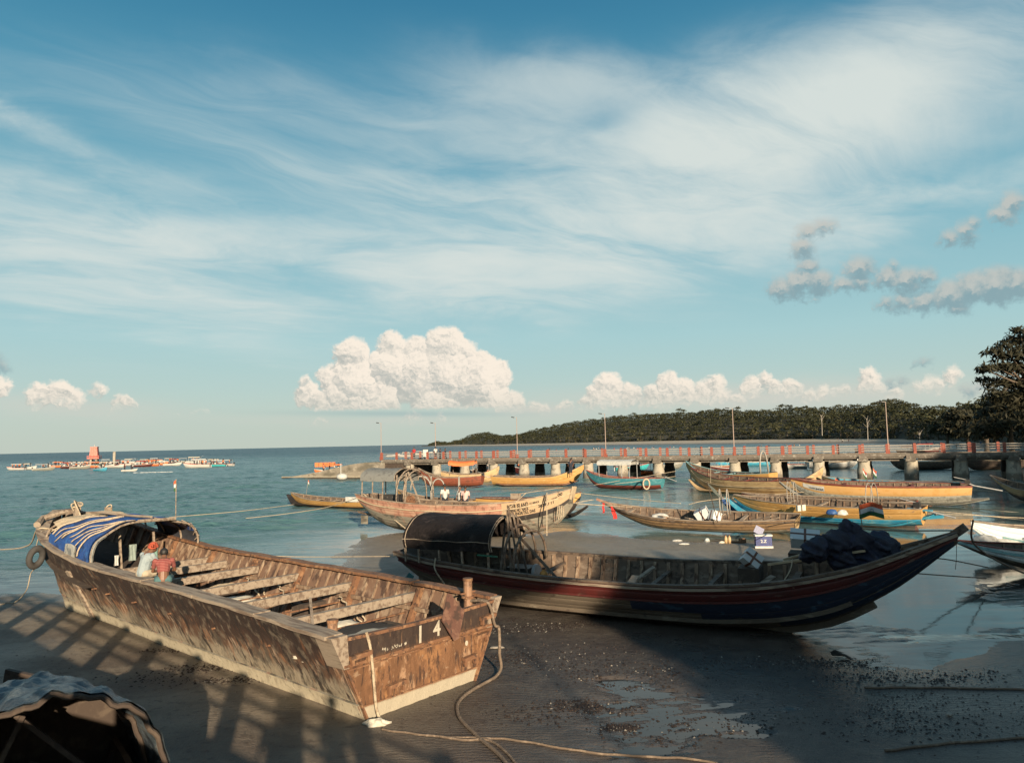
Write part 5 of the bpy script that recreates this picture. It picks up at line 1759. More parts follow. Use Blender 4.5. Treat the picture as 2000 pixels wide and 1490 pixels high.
# 6. ochre boats with bright blue log bottom
b6, h6 = skiff('fishing_boat', 'long ochre boat with bright blue bottom on the mud right of the brown boat', 'fishing boat', gxy(1785, 36.8), gxy(1425, 43.5), .95, 1.02, 1.30, 1.0, m_skyblue, m_yellow, None, 6, WT, nlo=2, nhi=2, split=.42, seprib=True, ribs=24, ext=(m_skyblue, .55, .55, .62, 1.0), dz=.02)
MB().beam((-.9, 0, .62), (.5, .1, .45), .18, .14).build('stern_skeg', m_skyblue, b6)
MB().beam((-.5, .2, .9), (.6, .2, .95), .22, .05).build('stern_shelf', m_skyblue, b6)
outboard(b6, .2, 1.12, m_black)
for k, (x, w) in enumerate(((2.1, .5), (2.35, .5), (6.1, .22), (6.45, .22))):
    hoop(b6, x, w, .95, 1.15, .022, m_railwhite, 'pipe_hoop')
for k, (px, py, lab) in enumerate(((1560, 990, 'cream jerry can in the ochre and blue boat, left one'), (1569, 989, 'cream jerry can in the ochre and blue boat, right one'))):
    t = empty('jerry_can', P(px, py + 8, 39.3), .3, label=lab, category='jerry can')
    MB().box((0, 0, .15), (.2, .14, .3)).build('can_body', m_offwhite, t)
    MB().tube([(0, 0, .3), (0, 0, .36)], .04, 8, up=(0, 1, 0)).build('can_cap', m_red, t)
for k, (px, py, mm, lab) in enumerate(((1625, 1000, m_royal, 'blue bundle in the ochre and blue boat'), (1645, 1001, m_white, 'white bundle next to the blue one in the ochre boat'))):
    o = thing(crumple((0, 0, 0), (.26, .2, .2), 50 + k, 16, 8, True, .3), 'bundle', mm, lab, 'bundle', True)
    o.location = P(px, py + 2, 37.9)
b6b, _h = skiff('rowing_boat', 'dark royal blue boat end rising behind the ochre boat bow', 'boat', gxy(1590, 46), gxy(1398, 45.6), .6, .5, 1.05, .5, m_royal, m_royal, None, 0, WT, nlo=2, nhi=1, ribs=10)
b6c, _h = skiff('fishing_boat', 'long dark brown boat lying just behind the ochre and blue boat', 'fishing boat', gxy(1770, 40.3), gxy(1440, 46.2), .8, 1.0, 1.25, 1.05, m_oldwood, m_maroon, None, 4, WT, nlo=2, nhi=2, seprib=True, ribs=22)
# 7. orange yellow with grey bottom
b7, h7 = skiff('fishing_boat', 'long bright orange yellow boat with grey weathered bottom and dark upturned stem', 'fishing boat', gxy(1878, 47.3), gxy(1535, 52.0), 1.0, 1.30, 1.68, 1.28, m_greyhull, m_yellow2, None, 5, WT, nlo=2, nhi=1, split=.52, seprib=True, ribs=22, ext=(m_greyhull, 1.0, .75, .4, 1.35), dz=.02, gun=m_maroon, rubs=[(.97, .05, .06, m_maroon)])
outboard(b7, .1, 1.5, m_black, L=1.8)
v, f = tex_text('MEENA NO 3', 1, .01)
lettering(b7, 'PHONE NO 5', h7, .80, .66, .014, .12, 1, simple('grey board lettering', (.06, .07, .09), .8), off=.03)
h7.skin(.62, .86, 1, .795, .925, 8, 2, .015, 0).build('name_board', m_white, b7)
# 8. boats with sky blue inside
b8, h8 = skiff('fishing_boat', 'brown boat painted bright blue inside, lying just before the jetty at right', 'fishing boat', gxy(1874, 54.5), gxy(1597, 61.5), .95, .85, 1.35, .95, m_oldwood, m_sandhull, None, 10, WT, inner=m_skyblue, nlo=2, nhi=1, split=.6, seprib=True, ribs=18, gun=m_greywood)
b8b, _h = skiff('fishing_boat', 'low brown pink boat squeezed between the orange and blue lined boats', 'fishing boat', gxy(1800, 52.3), gxy(1622, 56.5), .7, .95, 1.15, .8, m_oldwood, m_pinkhull, None, 6, WT, nlo=1, nhi=1, ribs=12)
# 9. boat at the right edge under ropes
b9, _h = skiff('fishing_boat', 'dark ochre boat cut by the right edge, covered with stretched ropes', 'fishing boat', gxy(2160, 44), gxy(1923, 51.5), .95, .9, 1.65, .9, m_oldwood, m_sandhull, None, 5, WT, raked=True, nlo=2, nhi=2, seprib=True, ribs=14)
# 10. the two white boats at the right edge
b10, h10 = skiff('rowing_boat', 'white and pale blue boat with rusty waterline cut by the right edge, nearest one', 'boat', (22.0, 22.6), gxy(1838, 25.6), .95, .76, 1.02, .85, m_mudhull, m_whiteblue, None, 3, WT, nlo=2, nhi=3, split=.38, raked=True, gun=m_maroon, rubs=[(.78, .04, .08, simple('pale aqua paint', (.25, .45, .47), .6))], seprib=True, ribs=14)
b10b, h10b = skiff('rowing_boat', 'white boat with faded lettering lying right behind the nearest white boat', 'boat', (25.5, 25.6), gxy(1876, 28.6), .9, .95, 1.28, 1.0, m_whiteblue, m_whiteblue, None, 0, WT, nlo=2, nhi=2, seprib=True, ribs=14)
lettering(b10b, 'MOBILE NO 20', h10b, .72, .60, .018, .11, 1, simple('grey board lettering', (.06, .07, .09), .8), off=.03)
h10b.skin(.40, .56, 1, .35, .9, 10, 2, .012, 0).build('aqua_band', simple('pale aqua paint', (.25, .45, .47), .6), b10b)
for k, (px, py, lab) in enumerate(((1945, 1058, 'white sail cloth heap in the further white boat'), (1915, 1050, 'small white cloth peak near the bow of the further white boat'))):
    o = thing(crumple((0, 0, 0), (.8 - .4 * k, .4, .22), 60 + k, 18, 8, True, .4), 'white_cloth', m_white, lab, 'cloth', True)
    o.location = P(px + 10, py + 6, 28.0)
# 11-17: boats before the jetty
b11b, _h = skiff('fishing_boat', 'long sandy yellow boat with brown rail in front of the diamond painted boat', 'fishing boat', gxy(1570, 57.5), gxy(1345, 66.5), 1.1, 1.2, 2.0, 1.3, m_sandhull, m_sandhull, None, 5, WT, nlo=2, nhi=2, gun=m_maroon, ext=(m_sandhull, .2, .3, .3, .9), rubs=[(.6, .05, .06, m_palewood)], ribs=12)
b11, h11 = skiff('fishing_boat', 'ochre boat with white diamonds painted along its side and a blue rail', 'fishing boat', gxy(1500, 65.5), gxy(1335, 74), 1.1, 1.35, 2.35, 1.5, m_sandhull, m_yellow, None, 3, WT, nlo=2, nhi=2, gun=simple('pale aqua paint', (.25, .45, .47), .6), ribs=12)
for k in range(7):
    u = .12 + k * .12
    c = [h11.pt(u + dx_, .72 + dv, 1, .05) for dx_, dv in ((-.018, 0), (0, .13), (.018, 0), (0, -.13))]
    MB().add(c, [(0, 1, 2, 3)]).build('painted_diamond', m_white, b11)
b12, _h = skiff('fishing_boat', 'pale ochre boat whose raised bow points right in front of the jetty pile', 'fishing boat', gxy(1470, 64), gxy(1598, 62), .8, 1.0, 2.05, 1.0, m_sandhull, m_sandhull, None, 0, WT, nlo=2, nhi=1, ribs=0)
hoop(b11, .8, .5, 1.4, 1.9, .07, m_railwhite, 'pipe_hoop')
b13, h13 = skiff('tour_boat', 'small teal and red boat with white awning afloat before the jetty', 'boat', gxy(1285, 69), gxy(1140, 73.5), .9, 1.05, 1.75, 1.05, m_maroon, m_teal, None, 0, WT, nlo=1, nhi=2, split=.38, gun=simple('coral rail paint', (.45, .12, .09), .6), ribs=0)
c13, _c = canopy(b13, 2.6, 6.1, .8, 2.25, 2.75, m_white, poles=[(.05, -1, 1.0), (.5, -1, 1.0), (.95, -1, 1.2), (.05, 1, 1.0), (.95, 1, 1.2)], pole_m=m_steel, power=.6)
outboard(b13, -.2, 1.35, m_black, L=1.2)
thing(MB().grid([[tuple(P(1259, 944, 69) + Vector(((.28 + .07 * math.cos(2 * math.pi * j / 8)) * math.cos(2 * math.pi * i / 18), .07 * math.sin(2 * math.pi * j / 8) - .9, (.45 + .07 * math.cos(2 * math.pi * j / 8)) * math.sin(2 * math.pi * i / 18)))) for j in range(8)] for i in range(19)], True), 'rope_coil', m_rope, 'pale rope coil hung over the side of the teal and red boat', 'rope', True)
b14, _h = skiff('fishing_boat', 'ochre yellow boat with high right hand bow lying close to the jetty piles', 'fishing boat', gxy(960, 81), gxy(1136, 78), 1.0, .95, 2.15, 1.1, m_yellow, m_yellow, None, 3, WT, nlo=2, nhi=2, ext=(m_pinkhull, .1, -.6, .3, .5), ribs=0)
b15, _h = skiff('fishing_boat', 'red brown boat afloat directly behind the canopy of the pink boat', 'fishing boat', gxy(938, 81), gxy(815, 83.5), .9, .95, 2.0, 1.15, m_redbrown, m_redbrown, None, 0, WT, nlo=2, nhi=2, ribs=0)
outboard(b15, -.1, 1.3)
lettering(b15, 'AMAN', _h, .80, .7, .03, .13, 1, m_white, off=.04)
b16, _h = skiff('fishing_boat', 'pale wooden boat carrying an orange tarpaulin awning behind the red brown boat', 'fishing boat', gxy(862, 89), gxy(972, 88), .8, 1.0, 1.9, 1.4, m_sandhull, m_sandhull, None, 3, WT, nlo=2, nhi=1, ribs=0)
canopy(b16, .9, 3.9, .9, 2.15, 2.65, m_orange, poles=[(.05, -1, 1.0), (.95, -1, 1.0), (.05, 1, 1.0), (.95, 1, 1.0)], power=.5, sagx=.15)
b17, _h = skiff('fishing_boat', 'yellow boat lying behind the pink boat with two thin white hoops', 'fishing boat', gxy(925, 49.5), gxy(775, 53), .9, .9, 1.5, .9, m_yellow, m_yellow, None, 0, WT, nlo=1, nhi=2, ribs=12)
for x, w in ((1.3, .0), (3.6, 0)):
    a_ = hoop(b17, x, .05, .8, 1.6, .05, m_railwhite, 'pipe_hoop')
hp = MB().tube([P(822 + 20 * math.cos(math.pi * k / 12) , 958 - 28 * math.sin(math.pi * k / 12) ** .8, 50.5) for k in range(13)], .05, 6, up=(0, 1, 0)).build('pipe_arch', m_railwhite, None, True, label='left pale pipe arch rising behind the pink boat canopy', category='arch', group='pipe arches')
hp = MB().tube([P(856 + 13 * math.cos(math.pi * k / 12), 962 - 27 * math.sin(math.pi * k / 12) ** .8, 50.0) for k in range(13)], .05, 6, up=(0, 1, 0)).build('pipe_arch', m_railwhite, None, True, label='right pale pipe arch rising behind the pink boat near the white shirted man', category='arch', group='pipe arches')
b17b, _h = skiff('fishing_boat', 'red railed yellow boat with black bottom poking out right of the lettered bow', 'fishing boat', gxy(935, 47.5), gxy(1128, 45.0), .9, 1.15, 1.55, 1.2, m_blackband, m_yellow, None, 0, WT, nlo=1, nhi=2, split=.4, gun=m_red, seprib=True, ribs=14, ext=(m_blackband, .1, .4, .3, .7))

# cooler and litter on the sand bar
cool = empty('cooler', G(1491, 1069, gz(10.3, 31.2)), math.radians(-8), label='dark blue cooler box with white base and lid rim on the sand bar', category='cooler')
MB().box((0, 0, .27), (.62, .40, .44)).build('cooler_body', simple('cooler blue plastic', (.012, .03, .17), .4), cool)
MB().box((0, 0, .04), (.70, .46, .08)).build('cooler_base', m_white, cool)
MB().box((0, 0, .50), (.68, .44, .06)).build('cooler_rim', m_white, cool)
MB().box((-.12, .16, .66), (.36, .04, .30), ry=.5, rx=-.3).build('cooler_lid', simple('cooler blue plastic', (.012, .03, .17), .4), cool)
v, f = tex_text('2.Z', .17, .004)
MB().add([(x - .13, -.205, .22 + y) for x, y, z in v], f).build('cooler_mark', m_white, cool)
for k, (px, py, r_, mm, lab) in enumerate([(1322, 1057, (.22, .12, .05), m_white, 'flat white rag on the sand bar, left one'), (1337, 1066, (.24, .1, .05), m_white, 'flat white rag on the sand bar, lower right one'),
                                          (1381, 1056, (.11, .1, .11), m_white, 'small white carton on the sand bar'), (1410, 1062, (.12, .08, .07), m_offwhite, 'cream rag next to the tan bottles'),
                                          (970, 1272, (.16, .06, .025), m_shell, 'white flat stone on the wet sand right of the barge stern'), (1855, 1406, (.05, .05, .03), m_shell, 'small white stone on the dark sand at lower right'),
                                          (1742, 1345, (.04, .03, .02), m_shell, 'tiny white shell on the dark sand at lower right')]):
    g_ = G(px, py)
    o = thing(crumple((0, 0, 0), r_, 70 + k, 16, 8, True, .35), 'litter', mm, lab, 'litter', True)
    o.location = (g_.x, g_.y, gz(g_.x, g_.y) + .02)
for k, (px, lab) in enumerate(((1418, 'left tan plastic bottle standing on the sand bar'), (1425, 'right tan plastic bottle standing on the sand bar'))):
    g_ = G(px, 1062)
    jug(Vector((g_.x, g_.y, gz(g_.x, g_.y))), .07, .33, simple('tan plastic', (.55, .38, .2), .5), lab)
g_ = G(1450, 1061)
o = thing(MB().box((0, 0, .1), (.25, .2, .2), rz=.3).box((-.28, .05, .04), (.3, .1, .08)), 'small_crate', simple('rusty tin', (.22, .11, .05), .7), 'small rusty tin standing between the bottles and the cooler', 'tin')
o.location = (g_.x, g_.y, gz(g_.x, g_.y))
# grey propeller fairing lying behind the barge by the red boat stern
g_ = P(782, 1118, 24.0)
o = thing(MB().tube([(-.9, 0, .3), (-.4, 0, .22), (.1, 0, .12), (.5, 0, .05)], .12, 8, scale=[.35, 1, .9, .3]).beam((.1, 0, .1), (.35, .0, .42), .05, .2), 'propeller_shaft', m_teal, 'grey blue propeller gear lying by the red boat stern', 'propeller')
o.location = (g_.x, g_.y, .12)

# ------------------------------------------------------------------ 18. boat with crumpled plastic cover at lower left and dark hull beside it
covb, _ = place((-4.95, 8.35), (-7.0, 10.9), 'covered_boat', 'boat in the lower left corner under a hooped crumpled silver plastic cover', 'boat')
hc = Hull(4.6, [(0, .9), (.4, 1.0), (.8, .8), (1, .1)], [(0, .8), (.5, .75), (1, 1.2)], [(0, 0), (.7, 0), (1, .9)], ROUND, .05)
basic_fit(covb, hc, m_dark, 4, [(0, 1, m_dark, 4)], m_dark, m_dark, 8, [], transom=m_dark)  # all inner parts coloured dark, standing in for shade under the cover


def cov(s, t, off=0.0):
    a = math.pi * t
    x = -.1 + 1.9 * s
    y = (1.22 + off) * math.cos(a)
    z = .55 + (1.45 + off) * math.sin(a) ** .85
    n = .018 * math.sin(9 * t * 3 + s * 6) + .02 * math.sin(t * 53 - s * 9) + .018 * math.sin(t * 91 + s * 17) + .02 * math.sin(s * 31 + t * 9)
    return Vector((x + .02 * math.sin(t * 24) * (1 - s), y * (1 + n * .4), z - .25 * s + n * math.sin(a)))


mb = MB()
mb.grid([[cov(i / 26, j / 60) for j in range(61)] for i in range(27)])
mb.grid([[cov(i / 26, j / 60, -.02) for j in range(61)][::-1] for i in range(27)])
mb.build('plastic_cover', mat('silver plastic sheet', (.10, .13, .155), .35, [('n', (.34, .33, .30, .7), 2.2, .56, .66), ('n', (.03, .04, .055, .8), 3.0, .46, .6)], (5, 1.0, (1, 1, 1), .08)), covb, True)
MB().grid([[cov(.97, j / 30), Vector((cov(.97, j / 30).x, cov(.97, j / 30).y, -.1))] for j in range(31)]).build('back_sheet', m_dark, covb)  # added dark sheet: the shade inside the cover put into colour
for s in (.0, .5, 1):
    MB().tube([cov(s, j / 60, -.05) for j in range(61)], .03, 6, up=(1, 0, 0)).build('cover_hoop', m_dark, covb)
for (a, b) in (((.2, -.9, .5), (.4, .3, 1.75)), ((.3, .8, .4), (.35, .2, 1.7)), ((.6, -1.0, .6), (.6, .1, 1.1))):
    MB().beam(a, b, .05, .05).build('cover_prop', m_dark, covb)
darkb, hd = skiff('rowing_boat', 'black boat hull corner at the left edge below the barge', 'boat', (-12.8, 10.0), (-9.3, 13.6), .9, .95, 1.1, .95, m_dark, m_dark, None, 0, WT, nlo=2, nhi=3, seprib=True, ribs=12, inner=m_dark)

# mooring lines over the right hand flats
for k, (pts, lab) in enumerate([
    ([P(1875, 955, 54), P(1905, 957, 52), P(2060, 965, 47)], 'pale line from the blue lined boat to the right edge, upper'),
    ([P(1925, 950, 51.5), P(1870, 962, 52), P(1795, 972, 52.5)], 'pale line from the right edge boat bow to the orange boat'),
    ([P(1880, 990, 47), P(1960, 998, 44), P(2080, 1008, 42)], 'pale line from the orange boat stern to the right edge'),
    ([P(1810, 1003, 37), P(1900, 1006, 36), P(2080, 1016, 35)], 'pale line from the ochre and blue boat to the right edge'),
    ([P(1640, 985, 44), P(1850, 1000, 40), P(2080, 1024, 38)], 'low pale line crossing the wet flats to the right edge'),
    ([P(1872, 1036, 16.6), P(1700, 1034, 22), P(1560, 1020, 30), P(1500, 1028, 34)], 'thin line from the red boat stem back toward the brown boat'),
    ([P(1125, 962, 44), P(1240, 975, 42), P(1330, 983, 40)], 'pale line between the lettered boat and the brown boat bow'),
    ([P(1125, 983, 38), P(1180, 987, 38.5), P(1235, 990, 38)], 'short line at the brown boat bow'),
    ([P(1345, 985, 42), P(1400, 975, 43), P(1580, 960, 52)], 'pale line crossing behind the brown boat to the orange boat'),
    ([P(1320, 920, 73), P(1250, 932, 71), P(1160, 947, 70)], 'upper pale line from the diamond boat to the teal boat'),
    ([P(1320, 930, 70), P(1260, 938, 69), P(1200, 945, 69)], 'lower pale line from the sandy boat to the teal boat'),
    ([P(1105, 985, 38), P(1150, 977, 39), P(1160, 976, 39)], 'short pale line right of the lettered bow'),
    ([P(1800, 1090, 20), P(1848, 1092, 20.5), P(1930, 1108, 24)], 'sagging dark rope across the water below the red boat bow'),
    ([P(1772, 1118, 20.6), P(1850, 1124, 22), P(1926, 1129, 23)], 'lower dark rope just over the water right of the red boat'),
    ([P(1620, 905, 60), P(1412, 908, 61), P(1407, 930, 61)], 'thin line by the middle jetty pile') if False else ([P(1678, 958, 56), P(1640, 966, 55), P(1600, 955, 58)], 'slack line inside the blue lined boat'),
    ([P(1388, 912, 62), P(1388, 943, 61)], 'thin vertical line over the sandy boat'),
    ([P(485, 1083, 28), P(590, 1087, 27.4), P(780, 1086, 25)], 'thin line stretched over shallow water behind the barge'),
    ([P(1690, 1352, 13.2), P(1850, 1352, 13.3), P(2060, 1355, 13.5)], 'dark half buried rope on the sand at lower right, upper one'),
    ([P(1730, 1478, 10.8), P(1860, 1463, 11.0), P(2080, 1440, 11.4)], 'dark half buried rope on the sand at lower right, lower one'),
    ([P(1385, 1135, 18.6), P(1345, 1185, 18.9), P(1300, 1212, 19.4)], 'dark line running down the red boat hull')]):
    if 'half buried' in lab:
        rope([G(1690, 1352), G(1850, 1352), G(2080, 1356)] if 'upper' in lab else [G(1730, 1478), G(1860, 1463), G(2100, 1440)], .02, m_ropedark, lab, ground=True, wob=.012)
    else:
        rope(pts, .018 if k < 14 else .014, m_rope if ('dark' not in lab and 'thin line from' not in lab) else m_ropedark, lab, n=14)
rope([G(860, 1443, .03), G(905, 1450, .03), G(960, 1452, .03), G(1010, 1500, .03), G(1020, 1560, .03)], .02, m_ropedark, 'second dark rope crossing the thin rope at the bottom edge', ground=True)
# ------------------------------------------------------------------ the long jetty
JA = Vector((-18.0, 105.25, 0))
JB = Vector((47.0, 72.0, 0))
jd = (JB - JA)
JL = jd.length
jd.normalize()
jn = Vector((-jd.y, jd.x, 0))            # away from the camera
if jn.y < 0:
    jn = -jn
JW = 5.8
m_rearpile = mat('tarred rear pile', (0.045, 0.03, 0.024), 0.9, [('z', (.28, .24, .19), 'z', .62, .5, .3, 2.0), ('n', (.09, .07, .05, .7), 2.5, .5, .62)], (6, .6, (1, 1, 1), .04))  # rear row in a darker tone than the front piles, paler foot
jet = empty('jetty', JA, math.atan2(jd.y, jd.x), label='long concrete jetty with coral red railing posts on round piles crossing the bay', category='jetty')
LJ = JL + 34
DZ = 2.42
# deck in slab spans
span = 4.27
np_ = int(LJ / span) + 1
for k in range(np_):
    x0 = k * span
    MB().box((x0 + span / 2, JW / 2, DZ - .17), (span - .03, JW, .34)).build('deck_slab', m_concrete, jet)
    for yy in (0.02, JW - .02):
        MB().box((x0 + span / 2, yy, DZ - .02), (span - .015, .28, .30)).build('deck_kerb', m_concrete, jet)
    if k > 0:
        MB().box((x0 + span / 2, .6, DZ - .46), (span - 1.2, .35, .26)).build('edge_beam', m_concrete, jet)
for k in range(1, np_):
    x = k * span
    cap = MB()
    random.seed(k)
    for yy in (.55, JW - .65):
        rows = []
        for i in range(6):
            zz = -.6 + (DZ - .55 + .6) * i / 5
            rr = .62 + random.uniform(-.025, .03) - (.05 if zz > .9 else -.03)
            if i == 5:
                rr = .60
            rows.append([(x + rr * math.cos(2 * math.pi * j / 14), yy + rr * math.sin(2 * math.pi * j / 14), zz) for j in range(14)])
        MB().grid([q[::-1] for q in rows], True).build('pile', m_pile if yy < 1 else m_rearpile, jet, True)
    MB().box((x, JW / 2 - .05, DZ - .48), (.9, JW + .3, .30)).build('cross_head', m_concrete, jet)
    MB().box((x, -.10, DZ - .20), (.75, .35, .30)).build('head_stub', m_concrete, jet)
nposts = int(LJ / 2.48) + 1
for k in range(nposts):
    for yy in (.06, JW - .06):
        x = k * 2.48
        big = k % 7 == 0
        w = .26 if not big else .34
        MB().box((x, yy, DZ + .56), (w, .24, .92)).box((x, yy, DZ + 1.05), (w * .8, .2, .06)).build('railing_post', m_postred, jet)
for yy in (.06, JW - .06):
    for i, z in enumerate((.42, .66, .90)):
        for k in range(nposts - 1):
            MB().beam((k * 2.48 + .13, yy, DZ + z), ((k + 1) * 2.48 - .13, yy, DZ + z), .06, .06).build('rail', m_railwhite, jet)


def jpt(px, y=0.0, z=0.0):
    """point on the jetty seen at photo column px"""
    sx = (px - 1000) / FPX * 1.0032
    t = (sx * JA.y - JA.x + 0) / (jd.x - sx * jd.y)
    q = JA + jd * t + jn * y
    return Vector((q.x, q.y, z))


for px, top, ly, lab in [(742, 826, .15, 'lamp post at the seaward end of the jetty'), (804, 827, JW - .15, 'second lamp post of the jetty from the seaward end'), (968, 816, JW - .15, 'third lamp post of the jetty'),
                        (1178, 808, .15, 'fourth lamp post of the jetty, left of the ridge middle'), (1427, 797, .15, 'fifth lamp post of the jetty, before the wooded shore'), (1726, 785, .15, 'rightmost lamp post of the jetty')]:
    q = jpt(px, ly, DZ)
    hh = (H - (top - (886 - .0222 * px)) * 0 - DZ) + ((886 - .0222 * px) - top) / FPX * q.y
    l = empty('lamp_post', q, jet.rotation_euler.z, label=lab, category='lamp post', group='lamp posts on the jetty')
    MB().tube([(0, 0, 0), (0, 0, hh * .5), (0, 0, hh)], .055, 8, up=(0, 1, 0), scale=[1, .8, .6]).build('pole', mat('pale lamp pole', (.36, .27, .23), .6), l)
    MB().box((-.25, 0, hh), (.5, .05, .05)).build('lamp_arm', m_steel, l)
    MB().box((-.55, 0, hh + .02), (.42, .16, .10), ry=.15).build('lamp_head', m_black, l)
    MB().box((0, 0, .25), (.3, .3, .5)).build('pole_base', m_postred, l)
# white cabinet on the jetty
q = jpt(811, 2.2, DZ)
c = empty('cabinet', q, .2, label='white cabinet standing on the jetty near its seaward end', category='cabinet')
MB().box((0, 0, .65), (.62, .5, 1.3)).build('cabinet_body', m_white, c)
MB().box((0, 0, 1.33), (.7, .58, .06)).build('cabinet_top', m_white, c)
# ramp at the seaward end
ramp = empty('boat_ramp', JA, math.atan2(jd.y, jd.x), label='old stone boat ramp sloping into the sea at the seaward end of the jetty', category='ramp')
prof = [(-17.5, -.4), (-17.5, .12), (-13.5, .55), (-9.5, 1.20), (-5.2, 1.95), (-2.5, 2.20), (0.4, 2.22), (.4, -.4)]
# split into courses along the length
for k in range(12):
    x0 = -17.5 + k * 1.5
    x1 = x0 + 1.48

    def top(x):
        for (a, b), (c_, d_) in zip(prof[1:-1], prof[2:-1]):
            if a <= x <= c_ and c_ > a:
                return b + (d_ - b) * (x - a) / (c_ - a)
        return 2.22
    t0, t1 = top(x0), top(min(x1, .4))
    o_ = .012 * (k % 3)
    vs = [(x0, -.3 - o_, -.4), (x1, -.3 - o_, -.4), (x1, 4.6, -.4), (x0, 4.6, -.4), (x0, -.1 - o_, t0), (x1, -.1 - o_, t1), (x1, 4.6, t1), (x0, 4.6, t0)]
    MB().add(vs, [(0, 3, 2, 1), (4, 5, 6, 7), (0, 1, 5, 4), (1, 2, 6, 5), (2, 3, 7, 6), (3, 0, 4, 7)]).build('ramp_block', m_stone, ramp)
    MB().box(((x0 + x1) / 2, -.42, .02), (1.46, .35, .55)).build('footing_block', m_stone, ramp)
# solid dark block filling the ramp underside below the first span
MB().add([(0.42, .1, .2), (0.42, .1, 2.0), (4.7, .1, 2.0), (4.7, .1, .0), (0.42, JW, .2), (0.42, JW, 2.0), (4.7, JW, 2.0), (4.7, JW, .0)],
         [(0, 1, 2, 3), (7, 6, 5, 4), (0, 4, 5, 1), (1, 5, 6, 2), (2, 6, 7, 3), (3, 7, 4, 0)]).build('dark_stair_wall', m_dark, ramp)
MB().add([(0.38, -.25, -.4), (0.38, -.25, 1.35), (4.6, -.25, .0), (4.6, -.25, -.4), (0.38, .35, -.4), (0.38, .35, 1.35), (4.6, .35, .0), (4.6, .35, -.4)],
         [(0, 1, 2, 3), (7, 6, 5, 4), (0, 4, 5, 1), (1, 5, 6, 2), (2, 6, 7, 3), (3, 7, 4, 0)]).build('ramp_cheek', m_stone, ramp)
# buoy
q = P(668, 928, 103)
b = empty('buoy', (q.x, q.y, 0.1), label='white mooring buoy floating in front of the boat ramp', category='buoy')
MB().ell((0, 0, .35), (.75, .6, .45), 12, 8).build('float', m_white, b, True)
MB().tube([(-.15, 0, .5), (-.15, 0, 2.1)], .05, 6, up=(0, 1, 0)).build('buoy_pole', m_white, b)

# ------------------------------------------------------------------ near jetty the photographer stands on
nd = Vector((-.72, .69, 0)).normalized()
nn = Vector((nd.y, -nd.x, 0))
if nn.x < 0:
    nn = -nn                                # towards the beach side
ncen = nn * 0.10
near = empty('near_jetty', (ncen.x, ncen.y, 0), math.atan2(nd.y, nd.x), label='near jetty with square posts and rails beside the viewer', category='jetty')
ND = 2.86
side_sign = -1 if (Matrix.Rotation(math.atan2(nd.y, nd.x), 3, 'Z') @ Vector((0, 1, 0))).dot(nn) > 0 else 1
for k in range(-6, 10):
    MB().box((k * 4.0, side_sign * 1.8, ND - .2), (3.97, 3.5, .4)).build('deck_slab', m_concrete, near)
for k in range(-12, 19):
    x = k * 2.0 + .25
    for yy in (.12, 3.4):
        if yy < 1 and -0.6 < x < 1.2:
            pass
        MB().box((x, side_sign * yy, ND + .5), (.26, .22, 1.0)).build('railing_post', m_postred, near)
for yy in (.12, 3.4):
    for z in (.42, .66, .90):
        MB().beam((-24, side_sign * yy, ND + z), (36, side_sign * yy, ND + z), .06, .06).build('rail', m_railwhite, near)
for k in range(-5, 9):
    for yy in (.8, 2.8):
        MB().tube([(k * 4.5, side_sign * yy, -.3), (k * 4.5, side_sign * yy, ND - .4)], .4, 12, up=(0, 1, 0)).build('pile', m_pile, near, True)

# ------------------------------------------------------------------ people


